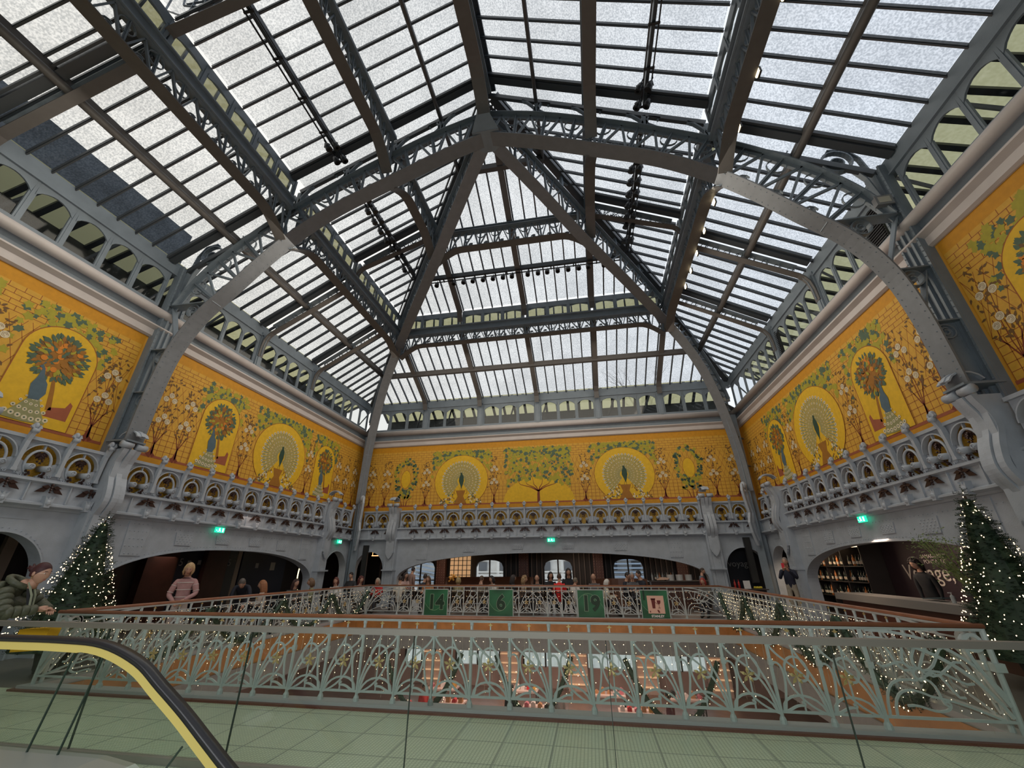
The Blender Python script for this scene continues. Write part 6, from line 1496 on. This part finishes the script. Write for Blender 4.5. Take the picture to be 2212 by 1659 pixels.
# ---- the woman leaning at the lower left
def e_leaner(t, hc, J, hd, lean):
    R = Matrix.Translation(hc) @ Matrix.Rotation(hd[0], 4, 'Z') @ Matrix.Rotation(hd[2], 4, 'Y') @ Matrix.Rotation(lean * .6 + hd[1], 4, 'X')
    g = MB(); g.T = R
    for q in (-1, 1):
        g.tube([(q * .031 + .021 * math.cos(a), -.099, .008 + .014 * math.sin(a)) for a in [2 * PI * k / 12 for k in range(12)]], .0016, 4, closed=True); g.tube([(q * .052, -.097, .01), (q * .08, -.02, .012), (q * .082, .01, .005)], .0014, 4)
    g.tube([(-.01, -.1, .01), (.01, -.1, .01)], .0014, 4); link('glasses', mesh('glasses', g, mat('thin_gold_frame', (.6, .5, .4), .3, .6)), t)
    g = MB(); g.T = R; g.k = 0
    for q in (-1, 1): g.tube([(q * .082, .006, -.03), (q * .084, .004, -.055), (q * .083, .006, -.032)], .004, 5)
    link('earring', mesh('earring', g, mat('gold_earring', (.7, .5, .2), .3, .8)), t)
    g = MB(); g.T = R; g.ball((0, .11, .03), (.03, .02, .03), 8, 5); link('hair_tie', mesh('hair_tie', g, mat('pink_hair_tie', (.55, .33, .3), .7)), t)
    n = J['nek'][0]; g = MB(); g.smooth = True
    g.tube([(.1 * math.cos(a), n.y + .03 + .10 * math.sin(a), n.z + .035 + .06 * math.sin(a)) for a in [2 * PI * k / 16 for k in range(16)]], .036, 8, closed=True)
    g.tube([(.11 * math.cos(a), n.y + .1 + .09 * math.sin(a), n.z - .0 + .0 * math.sin(a)) for a in [PI * k / 10 for k in range(11)]], .05, 8)
    link('hood', mesh('hood', g, PUF), t)
    g = MB(); g.tube([(.035, n.y - .09, n.z + .03), (.03, n.y - .17, n.z - .12), (.02, n.y - .2, n.z - .3)], .012, 6); g.tube([(-.035, n.y - .09, n.z + .03), (-.03, n.y - .17, n.z - .12), (-.02, n.y - .2, n.z - .3)], .012, 6)
    link('jacket_lining', mesh('jacket_lining', g, mat('pale_green_lining', (.30, .32, .22), .8)), t)
    g = MB(); g.prism([(-.035, n.y - .1, n.z + .02), (.035, n.y - .1, n.z + .02), (.025, n.y - .21, n.z - .3), (-.025, n.y - .21, n.z - .3)], (0, .03, 0)); link('shirt', mesh('shirt', g, cloth('black', (.02, .02, .022))), t)
    g = MB(); g.smooth = True                         # quilted rings of the puffer jacket
    for nm in 'LR':
        a, b, c = J['sh' + nm][0], J['el' + nm][0], J['wr' + nm][0]
        for p, q, r0, r1 in ((a, b, .085, .07), (b, c, .07, .055)):
            for k in range(4):
                x0, x1 = p.lerp(q, k / 4), p.lerp(q, (k + 1) / 4); g.tube([x0, x0.lerp(x1, .25), x0.lerp(x1, .75), x1], [lerp(r0, r1, k / 4) * .86, lerp(r0, r1, k / 4) * 1.02, lerp(r0, r1, k / 4) * 1.02, lerp(r0, r1, k / 4) * .86], 12)
    p, q = J['pel'][0], J['che'][0]
    for k in range(6):
        x0, x1 = p.lerp(q, -.35 + k / 5 * 1.2), p.lerp(q, -.35 + (k + 1) / 5 * 1.2)
        rs = [.185, .205, .205, .185]; pts = [x0, x0.lerp(x1, .25), x0.lerp(x1, .75), x1]; g.tube(pts, rs, 18)
    link('puffer_jacket', mesh('puffer_jacket', g, PUF), t)
    w_ = J['wrL'][0]; g = MB(); g.bar(w_ + V((.02, -.09, .03)), w_ + V((.04, -.24, .05)), .08, .009); link('phone_case', mesh('phone_case', g, mat('black_phone', (.01, .01, .012), .2)), t)
PUF = mat('olive_puffer_nylon', (.085, .09, .055), .55, 0, .25, 18, .3, 30)
pr = person('woman in olive puffer jacket and glasses leaning on the rail, looking at a phone', (-7.85, 4.62, 0), math.radians(116), top=(.085, .09, .055), legs=(.42, .36, .32), hair=(.055, .012, .014), pose='stand', s=1.06, lean=.62, hd=(math.radians(-14), -.2, 0), hairstyle='bun',
       arms={'L': [(.30, -.42, 1.12), (.1, -.62, 1.09)], 'R': [(-.27, -.42, 1.08), (-.06, -.60, 1.1)]}, lvl=2, puffy=1.15, extra=e_leaner)
YB = mat('bright_yellow_paper', (.85, .42, .01), .6)
t = thing('shopping_bag', 'bright yellow paper bag hanging from the arm of the woman in olive jacket', 'bag', (-6.6, 4.45, .75)); f = MB(); f.prism([(-6.75, 4.42, .77), (-6.33, 4.42, .80), (-6.30, 4.42, 1.03), (-6.74, 4.42, 1.0)], (0, .12, 0)); obj('paper_bag', f, YB, t); f = MB()
f.prism([(-6.84, 4.5, .76), (-6.7, 4.5, .78), (-6.7, 4.5, .98), (-6.86, 4.5, .955)], (0, .1, 0)); obj('second_bag', f, YB, t); f = MB()
for q in (-6.64, -6.5): f.tube([(q - .03, 4.46, 1.0), (q + .0, 4.5, 1.1), (q + .06, 4.46, 1.01)], .004, 5)
obj('cord_handle', f, DK, t)
# ---- others
def stripes(t, hc, J, hd, lean):
    g = MB(); wm = mat('white_knit_stripe', (.62, .55, .52), .8)
    for z, r in ((J['che'][0].z + .03, .168), (J['spi'][0].z + .08, .157), (J['spi'][0].z - .07, .155)):
        c = J['che'][0].lerp(J['spi'][0], (J['che'][0].z - z) / max(.01, (J['che'][0].z - J['spi'][0].z)))
        g.tube([(c.x + r * 1.0 * math.cos(a), c.y + r * .80 * math.sin(a), z) for a in [2 * PI * k / 20 for k in range(20)]], .008, 5, closed=True)
    for nm in 'LR':
        a, b = J['sh' + nm][0], J['el' + nm][0]; d = (b - a).normalized(); u = d.orthogonal().normalized(); v = d.cross(u)
        for q in (.35, .8): c = a.lerp(b, q); g.tube([c + (u * math.cos(x) + v * math.sin(x)) * .062 for x in [2 * PI * k / 12 for k in range(12)]], .006, 5, closed=True)
    link('white_stripes', mesh('white_stripes', g, wm), t)
person('blonde woman in pink sweater with white stripes, standing behind the left railing', (-9.35, 8.95, 0), math.radians(38), top=(.42, .235, .225), legs=(.50, .42, .38), hair=(.50, .33, .17), lean=.16, hd=(.1, .42, .1), hairstyle='bob', s=1.0, arms={'L': [(.26, -.12, 1.12), (.08, -.30, 1.0)], 'R': [(-.25, -.1, 1.1), (-.1, -.28, .98)]}, lvl=2, puffy=1.18, extra=stripes)
person('man in dark navy jacket bending down over a table behind the left railing', (-10.1, 11.6, 0), math.radians(35), top=(.012, .014, .026), legs=(.015, .015, .02), hair=(.11, .09, .08), lean=1.05, hd=(0, .2, 0), arms={'L': [(.25, -.5, .95), (.16, -.62, .72)], 'R': [(-.2, -.5, .95), (-.14, -.62, .72)]}, lvl=1, puffy=1.1)
SKD = (.40, .22, .15)
SP = [  # label, x, y, face deg, top, hair, style, pose, s, lean
 ('woman with long ginger hair and pale coat seated behind the left railing', -9.7, 12.0, -60, (.45, .36, .30), (.30, .12, .05), 'long', 'sit', 1),
 ('dark-haired woman seated behind the left railing next to the ginger woman', -9.8, 13.4, 70, (.05, .05, .05), (.04, .015, .012), 'long', 'sit', 1),
 ('woman in olive-grey top seated behind the left railing near the corner', -9.75, 14.4, -50, (.22, .23, .14), (.16, .09, .05), 'bob', 'sit', 1),
 ('auburn-haired woman in white top seated at a table by the small left arch', -9.6, 15.6, 10, (.60, .57, .55), (.10, .025, .018), 'bob', 'sit', 1),
 ('person with red curly hair in striped top seated near the far left corner', -9.4, 16.9, 60, (.40, .38, .38), (.12, .03, .025), 'curly', 'sit', 1),
 ('person with a dark beard standing inside the small left arch', -10.9, 18.9, 0, (.03, .03, .035), (.03, .02, .02), 'short', 'sit', 1.1),
 ('grey-blonde woman in red scarf seated at the far left corner of the railing', -8.75, 17.3, 0, (.45, .03, .03), (.36, .30, .24), 'bob', 'sit', .95),
 ('dark-haired person in cream jacket seated with back turned left of banner 14', -7.85, 17.4, 200, (.58, .54, .47), (.03, .02, .02), 'short', 'sit', 1),
 ('man in rosy brown shirt standing in front of the first cafe window', -8.2, 19.3, 150, (.28, .17, .14), (.03, .02, .02), 'short', 'stand', .93),
 ('woman in pink top seated in front of the first cafe window', -8.4, 19.0, 60, (.52, .34, .31), (.03, .02, .02), 'long', 'sit', 1.1),
 ('person in black seated in front of the first cafe window, right half', -7.1, 18.2, 190, (.02, .02, .022), (.03, .02, .02), 'short', 'sit', 1.05),
 ('brown-haired woman in orange top resting her head in her hand above banner 14', -6.75, 17.8, 0, (.45, .17, .06), (.12, .06, .03), 'long', 'sit', 1),
 ('blonde person seated below the lit wood screen', -5.6, 18.2, 190, (.25, .22, .12), (.42, .30, .14), 'bob', 'sit', .97),
 ('person in brown sweater seated facing away left of banner 6', -4.5, 17.7, 170, (.16, .13, .1), (.10, .06, .04), 'short', 'sit', 1),
 ('dark-haired woman in white blouse seated above banner 6', -4.0, 17.9, -40, (.58, .55, .50), (.02, .015, .015), 'bob', 'sit', 1),
 ('person in black seated right of banner 6', -3.35, 18.3, 120, (.02, .02, .02), (.03, .02, .02), 'long', 'sit', 1.02),
 ('curly blonde person seated right of banner 6 in profile', -2.8, 17.8, 90, (.30, .22, .17), (.40, .26, .14), 'curly', 'sit', 1),
 ('bald man with glasses in grey-green jacket seated behind the middle of the far railing', -2.2, 17.9, 0, (.11, .10, .09), (.1, .1, .1), 'bald', 'sit', 1.02),
 ('person with black hair and black coat beside the person in red', -1.75, 18.6, 20, (.015, .015, .018), (.015, .012, .012), 'bob', 'sit', 1.1),
 ('person in bright red coat seen from behind in front of the third cafe window', -1.33, 18.0, 180, (.75, .02, .02), (.06, .03, .02), 'short', 'sit', 1.05),
 ('woman in black standing before the third cafe window looking down', -1.0, 18.8, 10, (.012, .012, .014), (.015, .012, .012), 'long', 'sit', 1.2),
 ('grey-haired person in white blouse seated left of banner 19', -.72, 17.3, 140, (.62, .58, .55), (.20, .16, .12), 'short', 'sit', .95),
 ('bald man in patterned jacket seated above banner 19', .05, 18.0, -10, (.14, .12, .12), (.1, .1, .1), 'bald', 'sit', 1.05),
 ('white-haired woman in cream cardigan seated right of banner 19', .42, 17.0, 100, (.58, .53, .42), (.62, .58, .54), 'bob', 'sit', .92),
 ('person in black before the fourth cafe window, left side', 1.3, 18.6, 60, (.02, .02, .022), (.02, .015, .015), 'short', 'sit', 1.08),
 ('person in a grey cap before the fourth cafe window', 1.55, 18.4, 0, (.10, .10, .11), (.33, .33, .35), 'short', 'sit', 1.08),
 ('person in dark clothes before the fourth cafe window, right side', 1.95, 18.8, -60, (.02, .02, .025), (.02, .015, .015), 'short', 'sit', 1.12),
 ('waiter in grey-blue shirt standing behind the cafe counter', 4.35, 19.2, 60, (.13, .15, .17), (.05, .03, .02), 'short', 'stand', .88),
 ('person with red hair seated by the right fan panel of the far railing', 3.95, 17.2, -30, (.12, .11, .1), (.35, .04, .03), 'bob', 'sit', .95)]
for lb, x, y, fa, tp, hr, st, po, s_ in SP:
    person(lb, (x, y, 0), math.radians(fa), top=tp, hair=hr, hairstyle=st, pose=po, s=s_, lean=.1, hd=(0, .12, 0), lvl=0)
def phone_r(t, hc, J, hd, lean):
    g = MB(); w_ = J['wrR'][0]; g.bar(w_ + V((.03, -.06, .05)), w_ + V((.03, -.06, .2)), .08, .01, (1, 0, 0)); link('phone', mesh('phone', g, mat('red_phone', (.6, .03, .05), .3)), t)
person('man in navy sweater and beige trousers photographing with a red phone, by the right arches', (6.55, 16.5, 0), math.radians(-35), top=(.012, .014, .032), legs=(.33, .29, .23), hair=(.25, .2, .17), s=1.06, hd=(0, 0, 0), arms={'L': [(.24, -.12, 1.17), (.1, -.3, 1.4)], 'R': [(-.24, -.12, 1.17), (-.04, -.3, 1.42)]}, lvl=1, puffy=1.15, extra=phone_r)
person('bartender with dark hair dressed in black, looking down behind the right bar', (7.8, 12.15, 0), math.radians(-70), top=(.010, .010, .012), legs=(.01, .01, .012), hair=(.022, .012, .010), s=1.02, lean=.22, hd=(0, .35, 0), hairstyle='curly', lvl=1)
r3 = random.Random(8)
for lb, x, y, c in (('shopper in a red coat on the floor below, far side left', -6.4, 17.2, (.6, .03, .03)), ('shopper in black on the floor below, far side middle', -3.2, 17.4, (.02, .02, .02)), ('shopper in white shirt on the floor below, far side right of the middle', -1.5, 17.3, (.55, .5, .48)), ('shopper in dark rose coat on the floor below, far side right', 2.2, 17.3, (.2, .05, .07))):
    person(lb, (x, y, LF), r3.uniform(0, 6), top=c, lvl=0, hair=(.04, .03, .02))
# ================================================================= fir trees and garlands
FIR = mat('dark_fir_needles', (.022, .052, .026), .6, 0, .5, 12); TRUNK = mat('tree_trunk_bark', (.06, .035, .02), .8)
def sprig(mb, c, d, l, r):
    """fir twig: flat needles either side of a short stem"""
    d = d.normalized(); s_ = d.cross(V((r.uniform(-.3, .3), r.uniform(-.3, .3), 1))).normalized(); u = s_.cross(d)
    for k in range(5):
        b = c + d * l * k / 5
        for q in (-1, 1):
            tp = b + (d * .75 + s_ * q).normalized() * l * (.42 - .05 * k) + u * r.uniform(-.01, .02); n = d * l * .075
            mb.poly([b - n, b + n, tp])
    mb.poly([c - s_ * .006, c + d * l * 1.1, c + s_ * .006])
def fir_tree(x, y, h, rad, label, seed, n=2600):
    t = thing('fir_tree', label, 'christmas tree', (x, y, 0)); r = random.Random(seed)
    f = MB(); f.tube([(x, y, .25), (x, y, h * .95)], [.06, .015], 8); obj('trunk', f, TRUNK, t)
    f = MB(); f.lathe([(.18, .0), (.24, .3), (.22, .3), (.2, .05)], (x, y, 0), 14); obj('pot', f, DK, t)
    f = MB(); b = MB()
    f.smooth = False
    f.lathe([(rad * .78, .36), (rad * .5, h * .4), (.05, h * .93)], (x, y, 0), 14)
    for i in range(n):
        q = 1 - math.sqrt(r.random()); z = .35 + (h - .35) * q + .02; rr_ = rad * (1 - q) * r.uniform(.62, 1.04) * (1 + .12 * math.sin(z * 26)); a = r.uniform(0, 2 * PI)
        d = V((math.cos(a), math.sin(a), r.uniform(-.25, .35))); sprig(f, V((x + rr_ * math.cos(a) * .85, y + rr_ * math.sin(a) * .85, z)), d, .115, r)
    sprig(f, V((x, y, h - .1)), V((0, 0, 1)), .16, r)
    for i in range(430):
        q = 1 - math.sqrt(r.random()); z = .4 + (h - .45) * q; rr_ = rad * (1 - q) * 1.03 + .02; a = r.uniform(0, 2 * PI); b.gem((x + rr_ * math.cos(a), y + rr_ * math.sin(a), z), .0095)
    obj('foliage', f, FIR, t); o = obj('light_bulb', b, BULB, t); o['kind'] = 'stuff'
fir_tree(-9.6, 6.95, 2.68, .78, 'slim fir tree with warm lights beside the left pillar', 21)
fir_tree(6.4, 8.35, 2.86, .76, 'large fir tree with warm lights at the right end of the near railing', 22, 3400)
def garland(pts, label, seed, r0=.12):
    t = thing('fir_garland', label, 'garland', tuple(V(pts[len(pts) // 2]))); r = random.Random(seed); f = MB(); b = MB(); P_ = [V(p) for p in pts]
    f.tube(P_, r0 * .45, 6)
    for a, c in zip(P_, P_[1:]):
        n = max(3, int((c - a).length * 95))
        for i in range(n):
            p = a.lerp(c, r.random()); an = r.uniform(0, 2 * PI); d = V((math.cos(an), r.uniform(-1, 1), math.sin(an))); sprig(f, p + d.normalized() * r0 * .25, d, .11, r)
            if i % 8 == 0: b.gem(p + d.normalized() * r0 * 1.05, .010)
    obj('foliage', f, FIR, t); o = obj('light_bulb', b, BULB, t); o['kind'] = 'stuff'
def swag(p, q, drop, n=12):
    p, q = V(p), V(q); return [p.lerp(q, i / n) - V((0, 0, drop * 4 * (i / n) * (1 - i / n))) for i in range(n + 1)]
wd = ['nearest the viewer', 'second from the viewer', 'third from the viewer', 'farthest from the viewer']
for i in range(4):
    y0 = 6.5 + 2.35 * i
    garland(swag((OX0 + .16, y0, .82), (OX0 + .16, y0 + 2.3, .82), .75), f'fir garland swagged inside the left railing, {wd[i]}', 30 + i)
    garland(swag((OX1 - .16, y0, .82), (OX1 - .16, y0 + 2.3, .82), .85), f'fir garland swagged inside the right railing, {wd[i]}', 40 + i)
for i in range(4):
    x0 = -8.2 + 3.05 * i
    garland(swag((x0, OY1 - .2, LF + .95), (x0 + 3.0, OY1 - .2, LF + .95), .8), f'fir garland swagged on the far railing of the floor below, {["far left", "left of the middle", "right of the middle", "far right"][i]}', 50 + i, .15)
for i, (x0, x1) in enumerate(((-4.6, -1.9), (-1.8, .9), (1.0, 3.7))):
    garland(swag((x0, OY0 + .22, -1.1), (x1, OY0 + .22, -1.1), .45), f'fir garland hanging under the near edge of the opening, {["left", "middle", "right"][i]} one', 60 + i, .17)

for i, (x0, x1) in enumerate(((-7.4, -4.6), (-3.4, -.9), (.8, 3.6))):
    garland(swag((x0, OY1 - .35, -1.05), (x1, OY1 - .35, -1.05), 1.65, 14), f'thick fir garland draped deep below the far edge of the opening, {["left", "middle", "right"][i]} one', 70 + i, .17)
# ================================================================= spotlights on their tracks
BLK = mat('black_lamp_metal', (.012, .012, .014), .4); LENS = mat('dark_lens', (.02, .02, .025), .1)
def spot_mesh():
    f = MB(); f.smooth = True; f.lathe([(.045, .0), (.085, .02), (.09, .13), (.075, .15), (.06, .22), (.02, .24)], (0, 0, -.36), 12); f.smooth = False
    f.lathe([(.1, -.36), (.1, -.30)], (0, 0, 0), 12); f.box(-.012, .012, -.012, .012, -.14, 0); f.bar((-.1, 0, -.22), (-.02, 0, -.1), .02, .02); f.bar((.1, 0, -.22), (.02, 0, -.1), .02, .02)
    return mesh('spotlight', f, BLK)
SPM = spot_mesh()
def spot(p, rx, ry, rz, label, grp): o = link('spotlight', SPM); o.location = p; o.rotation_euler = (rx, ry, rz); tag(o, label, 'spotlight', grp)
def track(a, b, label):
    t = thing('lamp_track', label, 'lamp track', tuple((V(a) + V(b)) / 2)); f = MB(); f.bar(V(a) + V((0, 0, .16)), V(b) + V((0, 0, .16)), .09, .22); obj('carrier_beam', f, IRON_D, t); f = MB(); sd = V((1, 0, 0)) if abs(a[0] - b[0]) < .1 else V((0, 1, 0))
    for q in (-.11, .11): f = MB(); f.bar(V(a) + sd * q - V((0, 0, .0)), V(b) + sd * q, .03, .04); obj('rail', f, BLK, t)
    n = int((V(b) - V(a)).length / .9)
    for i in range(n + 1): f = MB(); c = V(a).lerp(V(b), i / max(1, n)); f.bar(c - sd * .14, c + sd * .14, .05, .05); obj('clamp', f, BLK, t)
zt = 13.55
for s, sg in (('left', -1), ('right', 1)):
    x = XC + sg * 4.7
    track((x, -4, zt), (x, 7.7, zt), f'black lamp track high on the {s} side, this side of the main arch'); track((x, 8.5, zt), (x, 13.6, zt), f'black lamp track high on the {s} side, beyond the main arch')
    for y_ in (6.95, 7.4):
        for q in (-.13, .13): spot((x + q, y_, zt - .02), .35, sg * .5, 0, f'black spotlight of the cluster of four on the {s} track before the main arch', f'four spotlights on the near {s} track')
    for k in range(7):
        for q in (-.13, .13): spot((x + q, 8.95 + .48 * k, zt - .02), .25, sg * .45, 0, f'black spotlight of the double row on the {s} track beyond the main arch', f'double row of spotlights on the far {s} track')
    for q in (-.13, .13): spot((x + q, 12.6, zt - .02), .2, sg * .4, 0, f'black spotlight of the last pair on the {s} track near the hip', f'last pair of spotlights on the {s} track')
yt = Y0 + KY * 4.7
track((XC - 4.4, yt, zt), (XC + 4.4, yt, zt), 'black lamp track crossing the end roof from hip to hip')
for x in [-5.9, -5.1, -4.65, -4.22, -3.75, -3.3, -2.85, -2.45, -1.75, -1.3, -.9, -.45, 0, .45, .85, 1.5]: spot((x, yt, zt - .02), -.25, 0, 0, 'black spotlight in the long row across the end roof', 'row of spotlights across the end roof')
# small warm lamps clipped to the right roof girder and floodlights on the posts
AMB = mat('amber_lamp_glow', (1, .8, .45), .4, emit=4, ecol=(1, .82, .5))
for i, y_ in enumerate((4.6, 5.9, 7.1, 9.3, 10.4, 11.4, 12.3, 13.2)):
    t = thing('clip_lamp', 'small amber lamp clipped to the flange of the right roof girder', 'lamp', (XC + 6.5, y_, 11.3), 0, 'amber clip lamps on the right roof girder'); f = MB(); f.box(XC + 6.47, XC + 6.5, y_ - .07, y_ + .07, 11.14, 11.26); obj('lens', f, AMB, t); f = MB(); f.box(XC + 6.5, XC + 6.54, y_ - .08, y_ + .08, 11.12, 11.28); obj('housing', f, BLK, t)
for p, wd in (((XC + W - .45, Y0 - .15, 9.1), 'on the right wall post beside the main arch'), ((XC + W - .5, YF - .5, 9.0), 'in the far right corner'), ((XC - W + .5, YF - .5, 9.0), 'in the far left corner')):
    t = thing('floodlight', f'small square floodlight {wd}', 'floodlight', p); f = MB(); x, y_, z = p; f.box(x - .15, x + .15, y_ - .06, y_ + .06, z - .1, z + .12); f.box(x - .17, x + .17, y_ - .08, y_ - .05, z - .12, z + .14); obj('housing', f, mat('grey_floodlight_metal', (.2, .2, .21), .4), t); f = MB(); f.box(x - .12, x + .12, y_ - .085, y_ - .08, z - .07, z + .09); obj('lens', f, mat('pale_lens', (.45, .42, .36), .2), t)
# black loudspeaker columns by the corner posts and on the clerestory
for p, h, wd in (((XC - W + 1.0, YF - .35, .9), 1.75, 'at the left corner of the end wall'), ((XC + W - .95, YF - .35, 1.0), 1.75, 'at the right corner of the end wall')):
    x, y_, z = p; t = thing('column_loudspeaker', f'tall slim black loudspeaker {wd}', 'loudspeaker', p); f = MB(); f.box(x - .13, x + .13, y_, y_ + .12, z, z + h); obj('cabinet', f, BLK, t); f = MB(); f.box(x - .11, x + .11, y_ - .01, y_, z + .02, z + h - .02); obj('grille', f, mat('black_grille', (.02, .02, .02), .9), t)
for i, (yc, wd) in enumerate(((9.0, 'nearer'), (14.85, 'farther'))):
    f = MB(); f.box(XC + W - .02, XC + W + .06, yc - .33, yc + .33, 8.72, 9.75)
    for k in range(14): f.box(XC + W - .05, XC + W - .02, yc - .31, yc + .31, 8.75 + .07 * k, 8.78 + .07 * k)
    tag(obj('louvre_panel', f, BLK), f'black louvre panel filling a window bay of the right clerestory, {wd} one', 'louvre')
# bare tree outside, showing through the end glass
t = thing('bare_tree', 'bare branching tree standing outside beyond the end roof on the right', 'tree', (6.0, 30, 0)); f = MB(); rt = random.Random(5)
def grow(p, d, l, r_, n):
    q = p + d * l; f.tube([p, p.lerp(q, .5) + V((rt.uniform(-.05, .05), 0, 0)) * l, q], [r_, r_ * .85, r_ * .7], 5)
    if n == 0: return
    for k in range(3 if n > 2 else 2):
        dd = (d + V((rt.uniform(-.65, .65), rt.uniform(-.5, .5), rt.uniform(-.15, .3)))).normalized(); grow(q if k else p.lerp(q, .7), dd, l * rt.uniform(.66, .85), r_ * .62, n - 1)
grow(V((5.2, 30, -6)), V((-.0, 0, 1)), 15.2, .12, 0); grow(V((5.2, 30, 8)), V((-.02, 0, 1)), 2.6, .06, 5); obj('branches', f, mat('bare_branch_bark', (.10, .09, .085), .8), t)
